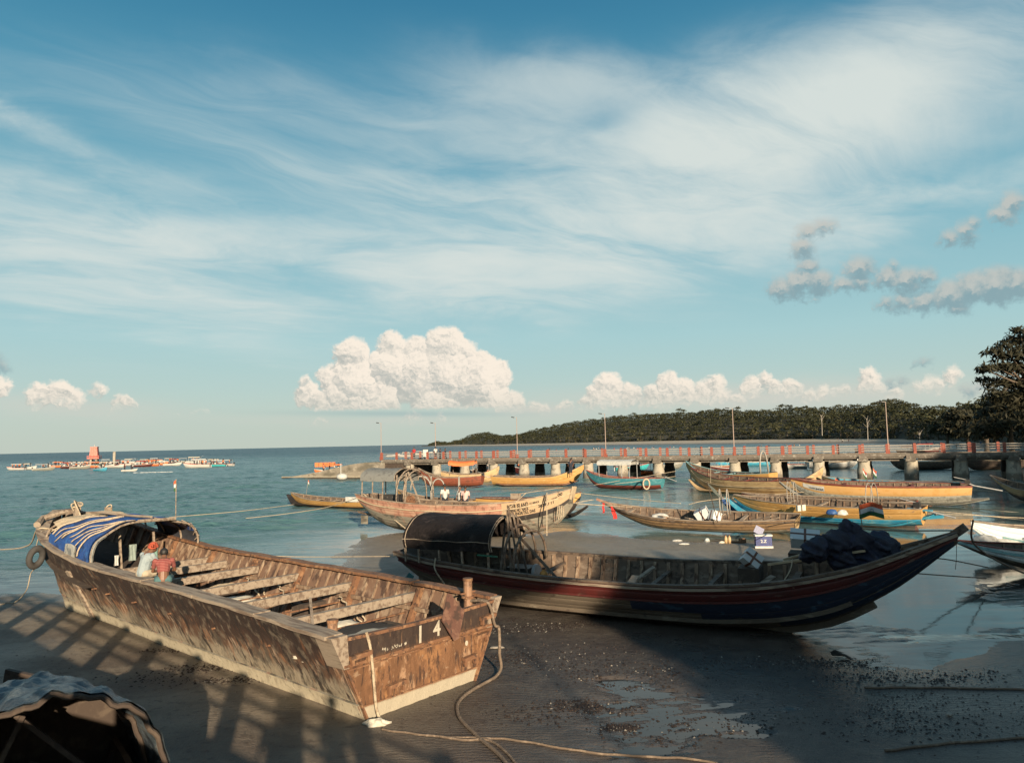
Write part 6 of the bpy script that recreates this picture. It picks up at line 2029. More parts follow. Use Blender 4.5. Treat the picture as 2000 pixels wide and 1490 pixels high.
def body_parts(pose, vox):
    """returns dict part -> mesh, facing +y, feet or seat at z=0"""
    sk, sh_, tr, hr_ = MB(), MB(), MB(), MB()
    if pose in ('stand', 'walk', 'wade'):
        st = .22 if pose == 'walk' else .05
        hip, shz, hd = .92, 1.40, 1.60
        for s in (-1, 1):
            ft = Vector((.10 * s, st * s, .06))
            kn = Vector((.10 * s, st * s * .4 + .03, .50))
            hp_ = Vector((.09 * s, 0, hip))
            sk.cap(ft, kn, .045, .06).cap(kn, hp_, .06, .085).ell(ft + Vector((0, .07, -.02)), (.045, .12, .04))
            tr.cap(kn + Vector((0, 0, -.12)), kn, .075, .08).cap(kn, hp_, .08, .105)
            sp_ = Vector((.19 * s, 0, shz - .02))
            eb = Vector((.25 * s, .02, shz - .30))
            hnd = Vector((.23 * s, .16, shz - .52))
            sk.cap(sp_, eb, .048, .038).cap(eb, hnd, .038, .028).ell(hnd + Vector((0, .03, -.06)), (.028, .03, .07))
            sh_.cap(sp_, sp_.lerp(eb, .6), .066, .062)
        sk.cap((0, 0, hip), (0, 0, shz - .06), .12, .13).cap((0, 0, shz), (0, .01, hd - .1), .05, .048)
        sk.ell((0, .02, hd + .03), (.078, .095, .115), 14, 10).ell((0, .115, hd + .01), (.014, .02, .02), 6, 4)
        sk.ell((.08, .01, hd + .02), (.015, .02, .03), 6, 4).ell((-.08, .01, hd + .02), (.015, .02, .03), 6, 4)
        sh_.ell((0, 0, shz - .10), (.205, .125, .17)).cap((0, 0, hip + .02), (0, 0, shz - .15), .145, .155)
        tr.cap((-.05, 0, hip), (.05, 0, hip), .135, .135)
        hr_.ell((0, 0, hd + .07), (.088, .10, .10), 12, 8)
    else:   # seated, leaning forward
        lean = .16
        for s in (-1, 1):
            hp_ = Vector((.10 * s, 0, .11))
            kn = Vector((.15 * s, .42, .10))
            ft = Vector((.13 * s, .44, -.34))
            sk.cap(hp_, kn, .085, .062).cap(kn, ft, .058, .042).ell(ft + Vector((0, .07, -.04)), (.045, .12, .04))
            tr.cap(hp_, kn, .112, .085)
            if pose == 'sit_b':
                tr.cap(kn, kn.lerp(ft, .8), .08, .07)
            sp_ = Vector((.19 * s, lean * .8, .56))
            eb = Vector((.25 * s, lean + .12, .30))
            hnd = Vector((.13 * s, lean + .33, .27))
            sk.cap(sp_, eb, .05, .04).cap(eb, hnd, .04, .03)
            # palm and separate bent fingers
            sk.ell(hnd + Vector((-.01 * s, .04, 0)), (.035, .045, .018), 8, 6)
            for q in range(4):
                b0 = hnd + Vector(((-.03 + .02 * q) * 1.0, .075, 0))
                b1 = b0 + Vector((0, .03, -.008))
                b2 = b1 + Vector((0, .016, -.025))
                sk.cap(b0, b1, .009, .008, 6).cap(b1, b2, .008, .007, 6)
            sk.cap(hnd + Vector((-.03 * s, .02, 0)), hnd + Vector((-.055 * s, .055, -.01)), .010, .008, 6)
            f_ = .55 if pose == 'sit_a' else 1.0
            sh_.cap(sp_, sp_.lerp(eb, f_), .068, .058)
            if pose == 'sit_b':
                sh_.cap(eb, eb.lerp(hnd, .85), .056, .045)
        sk.cap((0, 0, .12), (0, .03, .30), .135, .125).cap((0, .03, .30), (0, lean * .75, .52), .125, .12)
        sk.cap((0, lean * .8, .55), (0, lean + .11, .67), .072, .066)
        hc_ = Vector((0, lean + .15, .715))
        sk.ell(hc_, (.084, .10, .118), 14, 10).ell(hc_ + Vector((0, .095, -.02)), (.014, .02, .02), 6, 4)
        for s in (-1, 1):
            sk.ell(hc_ + Vector((.08 * s, -.01, -.01)), (.014, .02, .03), 6, 4)
        if pose == 'sit_a':
            sh_.ell((0, lean * .75, .50), (.215, .14, .13)).cap((0, .06, .36), (0, lean * .6, .46), .155, .155)
            tr.cap((-.06, .02, .10), (.06, .02, .10), .145, .145)
        else:
            sh_.ell((0, lean * .75, .49), (.21, .14, .14)).cap((0, .0, .14), (0, lean * .6, .44), .155, .15)
            tr.cap((-.06, .02, .09), (.06, .02, .09), .14, .14)
        hr_.ell(hc_ + Vector((0, -.022, .03)), (.096, .108, .108), 14, 8)
    out = {}
    for k, mb in (('skin', sk), ('shirt', sh_), ('trousers', tr)):
        out[k] = remesh(mb, vox, 2)
    out['hair'] = hr_.mesh('hair', True)
    return out


PC = {}


def person(loc, rz, label, pose='stand', shirt=None, trousers=None, hair=None, vox=.035, group=None, scale=1.0):
    key = (pose, vox)
    if key not in PC:
        PC[key] = body_parts(pose, vox)
    t = empty('person', loc, rz, label=label, category='person')
    if group:
        t['group'] = group
    t.scale = (scale,) * 3
    for part, m in (('skin', m_skin), ('shirt', shirt), ('trousers', trousers), ('hair', hair or m_hair)):
        if m is None:
            continue
        k2 = (pose, vox, part, m.name)
        if k2 not in PC:
            me = PC[key][part].copy()
            me.materials.clear()
            me.materials.append(m)
            PC[k2] = me
        o = bpy.data.objects.new({'skin': 'body', 'shirt': 'shirt', 'trousers': 'trousers', 'hair': 'hair'}[part], PC[k2])
        COL.objects.link(o)
        o.parent = t
    return t


baz = barge.rotation_euler.z
inw = baz + math.pi        # facing across the barge (local -y)
m_stripe = bpy.data.materials.new('striped pink shirt')
m_stripe.use_nodes = True
E.tree = m_stripe.node_tree
cc = m_stripe.node_tree.nodes.new('ShaderNodeTexCoord')
ss = m_stripe.node_tree.nodes.new('ShaderNodeSeparateXYZ')
m_stripe.node_tree.links.new(cc.outputs['Object'], ss.inputs[0])
zz_ = E.op('FRACT', E(ss.outputs[2]) * 28.0)
cm = emix(E.op('GREATER_THAN', zz_, .62), (.15, .026, .024), (.24, .095, .08))
m_stripe.node_tree.links.new(cm.s, m_stripe.node_tree.nodes['Principled BSDF'].inputs['Base Color'])
m_stripe.node_tree.nodes['Principled BSDF'].inputs['Roughness'].default_value = .9
ga = bw(6.35, 1.60, 1.66)
person(ga, .38, 'bare backed man in a red striped shirt and teal shorts sitting on the barge rail', 'sit_a', m_stripe, simple('teal grey shorts', (.07, .16, .17), .9), None, .012, None, .88)
gb = bw(7.35, 1.58, 1.70)
tb = person(gb, -.45, 'man in a grey long sleeved shirt and orange head cloth sitting on the barge rail', 'sit_b', mat('grey blue shirt', (.30, .36, .38), .9, [('n', (.20, .25, .28, .7), 7, .5, .62)], (14, .6)), simple('cream trousers', (.45, .38, .28), .9), None, .012, None, .88)
tm = MB()
for k in range(4):
    tm.tube([(0.0 + (.105 - .008 * k) * math.cos(a), .295 + (.118 - .01 * k) * math.sin(a), .735 + .03 * k + .018 * math.sin(a * 2 + k)) for a in [i * math.pi / 8 for i in range(17)]], .026, 7)
tm.ell((0, .285, .79), (.085, .095, .07), 12, 8)
tm.build('head_cloth', simple('coral orange cloth', (.40, .075, .035), .9), tb, True)
tm = MB().tube([(.09, .18, .76), (.16, .15, .82), (.17, .14, .76)], .02, 5)
tm.build('head_cloth_tail', simple('coral orange cloth', (.40, .075, .035), .9), tb, True)
m_navyc = simple('dark navy cloth', (.02, .025, .04), .9)
for px, yb, Y, rz, lab, sh2 in [(869, 974, 45.5, .3, 'person in a white shirt standing behind the pink boat, leftmost of three', m_white), (899, 976, 45.5, 2.4, 'person in a white shirt bending behind the pink boat, middle of three', m_white),
                               (909, 976, 45.0, -.2, 'person in a pale pink shirt behind the pink boat, rightmost of three', simple('pale pink shirt', (.62, .45, .42), .9))]:
    q = P(px, yb - 1, Y)
    q.z = (945 + .0 - 945) + P(px, 946 if px < 880 else 949, Y).z - 1.72
    person(q, rz, lab, 'stand', sh2, m_navyc, None, .03)
for px, y_, rz, lab, sh2, ps in [(797, 1.2, 2.8, 'person in a red top standing on the jetty near its seaward end', simple('crimson top', (.45, .02, .03), .9), 'stand'), (828, 2.6, .4, 'person in pale clothes on the jetty right of the white cabinet', m_white, 'walk'),
                                (845, 1.6, 1.2, 'person in dark clothes sitting behind the jetty railing, left of the pair', m_navyc, 'stand'), (850, 2.2, -1.2, 'second person in dark clothes behind the jetty railing, right of the pair', m_navyc, 'walk')]:
    person(jpt(px, y_, DZ + (0 if px < 840 else -.25)), rz, lab, ps, sh2, m_navyc, None, .045)
person(P(1116, 893, 86) * 1 - Vector((0, 0, 0)), 0, 'dark figure standing on a boat under the jetty', 'stand', m_navyc, m_navyc, None, .045).location.z = .9
person(P(1115, 930, 77.3), 0, 'dark figure at the raised bow of the yellow boat near the jetty', 'stand', m_navyc, m_navyc, None, .045)
# people wading along the far beach
random.seed(21)
cols = [m_white, m_navyc, simple('crimson top', (.45, .02, .03), .9), m_skin, simple('grey tee', (.3, .3, .32), .9)]
i = 0
for (x0, x1, n, py) in ((1180, 1300, 11, 879), (1105, 1175, 9, 879), (1020, 1090, 4, 881), (1300, 1420, 6, 878), (1535, 1562, 9, 874.5), (1600, 1720, 5, 865), (1760, 1980, 26, 868), (1480, 1530, 5, 875)):
    for k in range(n):
        px = random.uniform(x0, x1)
        base = py + random.uniform(-1.5, 2.5)
        if px > 1760:
            base = 872 + random.uniform(-4, 7)
        q = G(px, base)
        g_ = gz(q.x, q.y)
        q.z = max(g_, 0) - (.35 if g_ < 0 else 0)
        mm = random.choice(cols)
        where = 'far left of the beach' if px < 1180 else 'middle of the far water' if px < 1440 else 'before the bright sand' if px < 1740 else 'in the shade of the big trees'
        nm = {'worn white paint': 'white', 'dark navy cloth': 'dark', 'crimson top': 'red', 'brown skin': 'no', 'grey tee': 'grey'}[mm.name]
        person(q, random.uniform(0, 6), 'tiny distant bather with %s top wading %s' % (nm, where), random.choice(('stand', 'walk')), mm, random.choice((m_navyc, m_navyc, m_royal)), None, .06, 'bathers with %s tops %s' % (nm, where))
for k, (w_, l_) in enumerate(((0.4, -2.9), (1.2, -2.6))):
    person((w_, l_, ND), 3.0 + k, ['person standing on the near jetty behind the viewer, left', 'person standing on the near jetty behind the viewer, right'][k], 'stand', m_navyc, m_navyc, None, .035)

# ------------------------------------------------------------------ beacon tower in the bay
q = P(184, 905, 232)
tw = empty('beacon_tower', (q.x, q.y, 0), .25, label='faded red beacon tower on concrete legs among the harbour boats', category='tower')
tw.scale = (.58, .58, .80)
for sx in (-1.5, 1.5):
    for sy in (-1.5, 1.5):
        MB().tube([(sx * 1.1, sy * 1.1, -.6), (sx * .8, sy * .8, 3.0)], .55, 8, up=(0, 1, 0)).build('leg', m_pile, tw, True)
MB().box((0, 0, 3.15), (5.6, 5.6, .35)).build('platform', m_tower, tw)
for s in (-1, 1):
    for z in (3.7, 4.1):
        MB().beam((-2.8, s * 2.75, z), (2.8, s * 2.75, z), .12, .12).build('platform_rail', m_tower, tw)
        MB().beam((s * 2.75, -2.75, z), (s * 2.75, 2.75, z), .12, .12).build('platform_rail', m_tower, tw)
    for x in (-2.7, -1.35, 0, 1.35, 2.7):
        MB().beam((x, s * 2.75, 3.3), (x, s * 2.75, 4.1), .12, .12, up=(1, 0, 0)).build('rail_post', m_tower, tw)
mb = MB()
zb, zt, a, b_ = 3.33, 7.2, 2.0, 1.55
mb.add([(-a, -a, zb), (a, -a, zb), (a, a, zb), (-a, a, zb), (-b_, -b_, zt), (b_, -b_, zt), (b_, b_, zt), (-b_, b_, zt)], [(0, 3, 2, 1), (4, 5, 6, 7), (0, 1, 5, 4), (1, 2, 6, 5), (2, 3, 7, 6), (3, 0, 4, 7)])
mb.build('tower_body', m_tower, tw)
for x in (-1.0, 0, 1.0):
    MB().beam((x * 1.4, -a - .03, zb), (x, -b_ - .06, zt), .14, .14, up=(1, 0, 0)).build('batten', m_tower, tw)
MB().box((0, 0, zt + .12), (3.4, 3.4, .25)).build('roof_slab', m_tower, tw)
MB().tube([(0, 0, zt + .2), (0, 0, zt + 1.0)], .25, 8, up=(0, 1, 0)).build('beacon_lamp', m_steel, tw)
q = P(223, 898, 240)
pl_ = thing(MB().tube([(0, 0, -.5), (0, 0, 4.4)], .42, 10, up=(0, 1, 0)), 'mooring_pile', m_pile, 'grey concrete mooring pile right of the red beacon tower', 'pile', True)
pl_.location = (q.x, q.y, 0)

# ------------------------------------------------------------------ harbour launches


def launch(kind):
    hm, cm_ = {'white': (m_white, m_white), 'whiteblue': (m_white, simple('pale cream awning', (.62, .55, .42), .7)), 'blue': (m_skyblue, simple('dark green awning', (.04, .10, .08), .7)), 'orange': (m_orange, m_orange), 'turq': (simple('turquoise paint', (.05, .42, .45), .5), m_white),
               'red': (m_red, simple('red awning', (.42, .05, .03), .7)), 'open': (m_white, None), 'grey': (m_greyhull, simple('grey awning', (.35, .36, .36), .7))}[kind]
    r = empty('launch', (0, 0, 0))
    h = Hull(6.4, [(0, .85), (.4, 1.05), (.75, .8), (1, .05)], [(0, .75), (.5, .8), (1, 1.25)], [(0, -.15), (.7, -.15), (.92, .25), (1, .9)], ROUND, .05)
    for s in (-1, 1):
        h.skin(0, 1, s, 0, 1, 14, 4).build('hull_side', hm, r, True)
        h.rail(1, s, .09, .08, 0, 1, 12).build('gunwale', simple('coral rail paint', (.45, .12, .09), .6) if kind in ('turq', 'white') else m_white, r)
    h.endcap(0, 4).build('transom', hm, r)
    h.floor(.6).build('deck', m_greywood, r)
    if cm_:
        canopy(r, .9, 4.4, .85, 1.95, 2.2, cm_, poles=[(.03, -1, .7), (.5, -1, .7), (.97, -1, .8), (.03, 1, .7), (.97, 1, .8)], pole_m=m_steel, name='awning', power=.5, ns=3, nt_=6)
    for x in (1.4, 2.5, 3.6):
        MB().box((x, 0, .65), (.3, 1.5, .35)).build('bench', m_dark, r)
    e = MB().box((-.18, 0, .95), (.34, .30, .5)).build('outboard_motor', m_black, r)
    MB().box((-.2, 0, .35), (.14, .12, .9)).build('motor_leg', m_steel, e)
    return r


protos = {}
harb = [(96, 908, 196, 'grey', .3, 'grey launch at the left flank of the moored group'), (143, 905, 214, 'red', 2.9, 'red launch behind the front left launches'), (158, 913, 180, 'whiteblue', .2, 'cream launch in the second file left of the tower'), (180, 904, 222, 'orange', .1, 'orange launch half hidden by the tower legs'),
        (194, 912, 188, 'grey', .5, 'grey launch in front of the tower legs'), (228, 909, 196, 'red', 2.7, 'red launch below the mooring pile'), (257, 909, 196, 'white', .2, 'white launch low in the middle of the group'), (279, 907, 202, 'whiteblue', 3.0, 'cream launch left of the long orange boat'),
        (300, 906, 206, 'grey', .1, 'grey launch above the long orange boat'), (318, 908, 200, 'orange', .2, 'orange launch right of the long orange boat'), (335, 906, 206, 'red', 3.0, 'red launch in the middle of the right side crowd'), (399, 910, 190, 'grey', .2, 'grey launch between the right hand pair'), (427, 908, 196, 'whiteblue', .2, 'cream launch behind the turquoise one'),
        (30, 900, 208, 'white', 0.0, 'leftmost white launch far out in the bay'), (62, 900, 212, 'whiteblue', .1, 'second white launch from the left far out in the bay'), (104, 912, 180, 'white', 1.3, 'white launch seen end on, left of the moored group'),
        (134, 913, 178, 'whiteblue', .1, 'white launch with cream awning, front left of the moored group'), (126, 899, 232, 'orange', 0, 'orange launch left of the beacon tower'), (150, 902, 225, 'white', .3, 'white launch behind the front left one'),
        (166, 905, 205, 'grey', .2, 'grey launch close under the beacon tower'), (170, 911, 188, 'red', .4, 'red launch in the front of the moored group under the tower'), (204, 920, 168, 'blue', -.6, 'blue boat under way toward the viewer with spray'),
        (203, 906, 205, 'white', .2, 'white launch just right of the tower'), (216, 913, 185, 'whiteblue', 2.8, 'cream launch behind the blue boat under way'), (236, 904, 212, 'white', 3.0, 'white launch right of the mooring pile'),
        (248, 905, 208, 'whiteblue', .1, 'cream awning launch, centre of the moored group'), (268, 904, 214, 'grey', 0, 'grey launch right of the group centre'), (291, 910, 190, 'orange', 3.1, 'long orange boat in front of the moored group'),
        (288, 903, 214, 'red', .1, 'red awning launch behind the long orange boat'), (310, 903, 214, 'white', 0, 'white launch behind the long orange boat, right side'), (326, 904, 210, 'whiteblue', 3.0, 'launch crowded with passengers right of the orange boat'),
        (344, 909, 192, 'open', .1, 'low open white boat right of the orange boat'), (271, 920, 170, 'open', .2, 'small cream boat under way in front of the group'), (386, 913, 178, 'white', .1, 'big white launch at the left of the right hand pair'),
        (385, 905, 208, 'whiteblue', .1, 'launch hidden behind the big white launch'), (418, 911, 184, 'turq', 0, 'turquoise launch at the right end of the group'), (436, 910, 190, 'white', 2.9, 'rightmost white launch of the harbour group'),
        (355, 904, 212, 'grey', 3, 'grey launch with passengers between the two groups'),
        (770, 882, 300, 'open', .2, 'white boat beyond the jetty end, left one'), (785, 882, 290, 'whiteblue', .2, 'white boat beyond the jetty end, middle one'), (812, 880, 330, 'white', .1, 'launch far beyond the white cabinet'), (838, 878, 380, 'open', 0, 'tiny white boat far beyond the jetty'),
        (636, 908, 122, 'orange', .1, 'boat with orange life vests behind the boat ramp'),
        (893, 929, 112, 'white', 1.2, 'launch seen between the jetty piles, leftmost'), (925, 925, 118, 'whiteblue', .5, 'launch seen between the second pair of jetty piles'), (955, 924, 118, 'orange', .9, 'orange launch seen between the jetty piles'), (1008, 924, 115, 'red', 1.3, 'red launch seen between the jetty piles'),
        (1238, 918, 100, 'turq', .1, 'turquoise boat behind the middle jetty piles'), (1248, 928, 93, 'orange', .0, 'low orange boat in front of the turquoise one behind the piles'), (1308, 915, 103, 'grey', .4, 'dark boat group behind the piles with outboard'),
        (1400, 923, 92, 'red', .1, 'red and ochre boat behind the jetty piles'), (1412, 911, 112, 'blue', .1, 'blue boat in the background right of the ochre boat behind the piles'), (1488, 909, 114, 'blue', 3.0, 'long blue boat behind the right jetty piles'), (1520, 915, 104, 'white', 0, 'white launch low behind the right jetty piles'),
        (1600, 899, 135, 'whiteblue', .05, 'white boat behind the railing right of the middle'), (1665, 893, 155, 'white', 0, 'white launch just above the jetty deck at right'), (1755, 886, 150, 'red', .1, 'red awning boat behind the rightmost lamp post'), (1800, 885, 142, 'red', 0, 'large boat with long red awning behind the right railing')]
random.seed(33)
for (px, py, Y, kind, rz, lab) in harb:
    if kind not in protos:
        r = launch(kind)
        protos[kind] = r
    else:
        r = copy_tree(protos[kind])
    hY = (py - (886 - .0222 * px))
    Yd = H * FPX / max(hY, 3) * 1.0
    Yd = Yd if abs(Yd - Y) < Y * .35 else Y
    xx, yy = gxy(px, Yd)
    flip = random.random() < .5
    ra = rz + (math.pi if flip else 0)
    r.location = (xx - 3.2 * math.cos(ra), yy - 3.2 * math.sin(ra), 0)
    r.rotation_euler.z = ra
    s = .78
    if 'hidden' in lab or 'tiny' in lab:
        s = .7
    if 'small' in lab:
        s = .5
    if 'big' in lab or 'large' in lab:
        s = 1.0
    r.scale = (s, s, s)
    r['label'] = lab
    r['category'] = 'launch'
    r['group'] = 'launches moored in the bay'
    for q in range(4 if 'crowded' not in lab and 'passengers' not in lab else 6):
        if Yd > 260 or 'behind the' in lab and px > 1200:
            break
        lx = random.uniform(1.0, 4.6) * s
        ly = random.uniform(-.5, .5) * s
        mm = random.choice((m_orange, m_navyc, m_white, m_orange))
        nm = {m_orange.name: 'orange', m_navyc.name: 'dark', m_white.name: 'white'}[mm.name]
        px_side = 'west' if px < 250 else 'middle' if px < 700 else 'jetty'
        wh = {'west': 'around the beacon tower', 'middle': 'right of the beacon tower', 'jetty': 'near the jetty'}[px_side]
        person((r.location.x + lx * math.cos(ra) - ly * math.sin(ra), r.location.y + lx * math.sin(ra) + ly * math.cos(ra), .35 * s), random.uniform(0, 6), 'tiny passenger in %s vest aboard a launch %s' % (nm, wh), 'stand', mm, m_navyc, None, .06, '%s vest passengers %s' % (nm, wh), .92)
# orange life vests hanging on the boat behind the ramp
for k in range(5):
    o = thing(MB().box((0, 0, 0), (.6, .25, .7)), 'life_vest', m_orange, 'orange life vest hanging under the awning of the boat behind the ramp', 'life vest', group='life vests behind the ramp')
    xx, yy = gxy(622 + k * 8, 128)
    o.location = (xx, yy - 1.2, 1.55)
m_foamw = simple('white spray', (.8, .82, .82), .9)
for k, (px, py, L_, lab) in enumerate(((190, 922, 4, 'white wake trailing from the blue boat under way'), (300, 922, 8, 'white wake behind the small cream boat'), (385, 890, 5, 'distant line of breaking foam on the horizon, left'), (403, 890, 5, 'distant line of breaking foam on the horizon, right'))):
    xx, yy = gxy(px, H * FPX / (py - (886 - .0222 * px)))
    random.seed(90 + k)
    mb = MB()
    for i in range(40):
        cx_ = random.uniform(-L_ / 2, L_ / 2)
        mb.ell((cx_, random.uniform(-.6, .6) * (1 + abs(cx_) * .1), .03), (random.uniform(.2, .6), random.uniform(.1, .25), .05), 6, 4)
    thing(mb, 'wake_foam', m_foamw, lab, 'foam', True, kind='stuff').location = (xx, yy, 0)
for px, py, fl_, lab in ((1628, 950, 1, 'small flag hanging limp over the blue lined boat'), (1682, 932, -1, 'small flag on a leaning stick right of the limp flag'), (1702, 931, 1, 'small pale flag on an upright stick before the dark pile')):
    q = P(px, py + 18, 58)
    f_ = empty('small_flag', q, label=lab, category='flag')
    flag(f_, 0, 0, 0, 1.35, .45, .55, 'staff', lean=(.2, 0), droop=.9, seed=px)

# big long boats resting on the flats beyond the right part of the jetty
for (p0, p1, Y, lab, m1, fb) in ((1850, 1725, 96, 'dark planked boat lying beyond the right jetty piles', m_oldwood, 1.0), (1990, 1865, 92, 'long dark hull beyond the rightmost jetty piles', m_dark, 1.1), (1570, 1670, 104, 'white hulled boat beyond the right jetty piles', m_white, .9), (1440, 1340, 100, 'dark red boat with ochre stripe behind the piles', m_maroon, .9)):
    skiff('fishing_boat', lab, 'fishing boat', gxy(p0, Y), gxy(p1, Y), 1.1, fb, fb + .9, fb + .1, m1, m1, None, 0, WT, nlo=2, nhi=1, ribs=0, gun=m_palewood)
# ------------------------------------------------------------------ trees


def np_mesh(name, V, F, m=None):
    me = bpy.data.meshes.new(name)
    me.vertices.add(len(V))
    me.vertices.foreach_set('co', V.astype(np.float32).ravel())
    k = F.shape[1]
    me.loops.add(F.size)
    me.loops.foreach_set('vertex_index', F.ravel().astype(np.int32))
    me.polygons.add(len(F))
    me.polygons.foreach_set('loop_start', np.arange(0, F.size, k, dtype=np.int32))
    me.update(calc_edges=True)
    if m:
        me.materials.append(m)
    return me


def leaf_cloud(rs, lobes, n, size, flat=.5, shell=.55, elong=1.0):
    """n leaf clump quads through the volume of ellipsoid lobes [(cx,cy,cz,rx,ry,rz)]"""
    lobes = np.array(lobes, float)
    w = lobes[:, 3] * lobes[:, 4] + lobes[:, 3] * lobes[:, 5]
    idx = rs.choice(len(lobes), n, p=w / w.sum())
    d = rs.normal(size=(n, 3))
    d /= np.linalg.norm(d, axis=1)[:, None]
    d[:, 2] = np.where(d[:, 2] < -.25, -d[:, 2] * .6, d[:, 2])
    r = shell + (1.06 - shell) * rs.rand(n) ** .6
    c = lobes[idx, :3] + d * lobes[idx, 3:] * r[:, None]
    nrm = d + rs.normal(size=(n, 3)) * .55
    nrm[:, 2] += flat
    nrm /= np.linalg.norm(nrm, axis=1)[:, None]
    a = np.cross(nrm, rs.normal(size=(n, 3)))
    a /= np.linalg.norm(a, axis=1)[:, None]
    b = np.cross(nrm, a)
    s = size * (.5 + rs.rand(n))[:, None]
    q = np.stack([c - a * s * elong, c + b * s * .55 + a * s * .1, c + a * s * elong, c - b * s * .5 - a * s * .15], 1)
    return q.reshape(-1, 3), np.arange(n * 4).reshape(n, 4)


rs = np.random.RandomState(5)


def far_tree(seed, n=150, size=.55, h=10.0, r=4.6, flatc=.45):
    rs_ = np.random.RandomState(seed)
    lobes = []
    for k in range(7):
        a = rs_.rand() * 6.28
        q = rs_.rand() ** .5 * r * .62
        rr = r * (.34 + .25 * rs_.rand())
        lobes.append((q * math.cos(a), q * math.sin(a), h - rr * .8 - rs_.rand() * 3.2 * (q / r + .2), rr, rr, rr * (flatc + .25)))
    lobes.append((0, 0, h * .48, r * .8, r * .8, h * .34))
    lobes.append((0, 0, h * .22, r * .85, r * .85, h * .26))
    return leaf_cloud(rs_, lobes, n, size)


variants = []
for s in range(7):
    V, F = far_tree(100 + s, 270, .62, 10 + s % 3, 4.4 + .3 * (s % 2))
    variants.append((V, F))
SKY = [(815, 868), (835, 866), (850, 860), (875, 862), (900, 855), (922, 846), (945, 842), (975, 848), (1000, 848), (1020, 842), (1050, 836), (1080, 829), (1100, 823), (1150, 817), (1200, 810), (1250, 806), (1300, 803), (1350, 801), (1400, 795), (1450, 798), (1500, 796), (1560, 789),
       (1600, 793), (1650, 786), (1690, 786), (1735, 775), (1775, 781), (1800, 786), (1850, 787), (1880, 783), (1905, 775), (1960, 755), (2050, 730), (2250, 700)]
skx = np.array([p[0] for p in SKY], float)
sky_ = np.array([p[1] for p in SKY], float)
shx = np.array([p[0] for p in SHORE], float)
shY = np.array([p[1] for p in SHORE], float)


def shore_Y(px):
    return np.exp(np.interp(px, shx, np.log(shY)))


def ridge_top(px):
    Yb = shore_Y(px)
    return H + ((886 - .0222 * px) - np.interp(px, skx, sky_)) / FPX * Yb * 1.66


# the hill under the wood
rows, cols_ = 9, 90
V = []
pxs = np.linspace(822, 2240, cols_)
for i in range(rows):
    s = i / (rows - 1)
    for px in pxs:
        Yb = shore_Y(px) * (1.22 + .48 * s) + 8
        zt = max(0.5, ridge_top(px) - 9.5)
        z = 1.2 + (zt - 1.2) * min(1, s * 1.15) ** .8 + (fbm(np.array([px * .02]), np.array([s * 3.0]), 3, 5)[0] - .5) * 2
        V.append(((px - 1000) / FPX * Yb * 1.003, Yb, z if i else -.5))
F = np.array([[i * cols_ + j, i * cols_ + j + 1, (i + 1) * cols_ + j + 1, (i + 1) * cols_ + j] for i in range(rows - 1) for j in range(cols_ - 1)])
link('wooded_hill', np_mesh('hill', np.array(V), F), simple('hill soil', (.05, .045, .025), .9), None, kind='structure')
allV, allF, off = [], [], 0
singles = []
for row in range(9):
    s = row / 8
    px = 832.0 + rs.rand() * 8
    while px < 2230:
        Yb = float(shore_Y(px)) * (1.24 + .42 * s) + 10
        zt = max(1.0, float(ridge_top(px)) - 9.8)
        zg = 1.0 + (zt - 1.0) * min(1, s * 1.15) ** .8
        sc = .60 + .80 * rs.rand() ** 1.5
        avail = H + ((886 - .0222 * px) - float(np.interp(px, skx, sky_))) / FPX * Yb - zg
        if avail < 11 * sc:
            sc = max(.16, avail / 11.5) * (.8 + .3 * rs.rand())
        if row == 8:
            sc *= 1.0 + .5 * (rs.rand() - .45)
        x = (px - 1000) / FPX * Yb * 1.003
        singles.append((row, px, x, Yb + rs.rand() * 5, zg - 1.2, sc, rs.randint(7), rs.rand() * 6.28))
        px += max(5.2 * sc / Yb * FPX * (1.0 if row < 7 else .85), 3.2) * (.75 + .5 * rs.rand())
order = sorted(range(len(singles)), key=lambda i: (-(singles[i][0] in (0, 8)) , singles[i][3] / singles[i][5]))
chosen = set(order[:270])
leafm = [bpy.data.meshes.new('x') for _ in range(0)]
vm = []
trunk_me = MB().tube([(0, 0, -1), (.1, 0, 3), (-.1, .1, 7)], .28, 6, up=(0, 1, 0), scale=[1.2, 1, .5]).mesh('trunk', True)
trunk_me.materials.append(m_bark)
for i, (V, F) in enumerate(variants):
    vm.append(np_mesh('crown', V, F, m_leaf if i % 3 else m_leafb))
for i, (row, px, x, Y, z, sc, vi, rot) in enumerate(singles):
    if i in chosen:
        band_ = 'front edge' if row == 0 else 'skyline' if row == 8 else 'slope'
        part = 'far left tip' if px < 1050 else 'left part' if px < 1300 else 'middle' if px < 1550 else 'right part' if px < 1800 else 'dark right end'
        kind = 'olive' if vi % 3 == 0 else 'dark green'
        lab = '%s broad crowned tree on the %s of the wooded shore, %s' % (kind, band_, part)
        t = empty('broadleaf_tree', (x, Y, z), rot, label=lab, category='tree', group='%s trees of the %s, %s' % (kind, band_, part))
        t.scale = (sc * (1 + .2 * math.sin(i)), sc, sc)
        for nm, me in (('crown', vm[vi]), ('trunk', trunk_me)):
            o = bpy.data.objects.new(nm, me)
            COL.objects.link(o)
            o.parent = t
    else:
        V, F = variants[vi]
        if Y > 350:
            V, F = V.reshape(-1, 4, 3)[::2].reshape(-1, 3), F[:len(F) // 2]
            F = np.arange(len(V)).reshape(-1, 4)
        c, s_ = math.cos(rot), math.sin(rot)
        k = 1.15 if Y > 350 else 1.0
        W2 = np.stack([(V[:, 0] * c - V[:, 1] * s_) * sc * k + x, (V[:, 0] * s_ + V[:, 1] * c) * sc * k + Y, V[:, 2] * sc + z], 1)
        allV.append(W2)
        allF.append(F + off)
        off += len(W2)
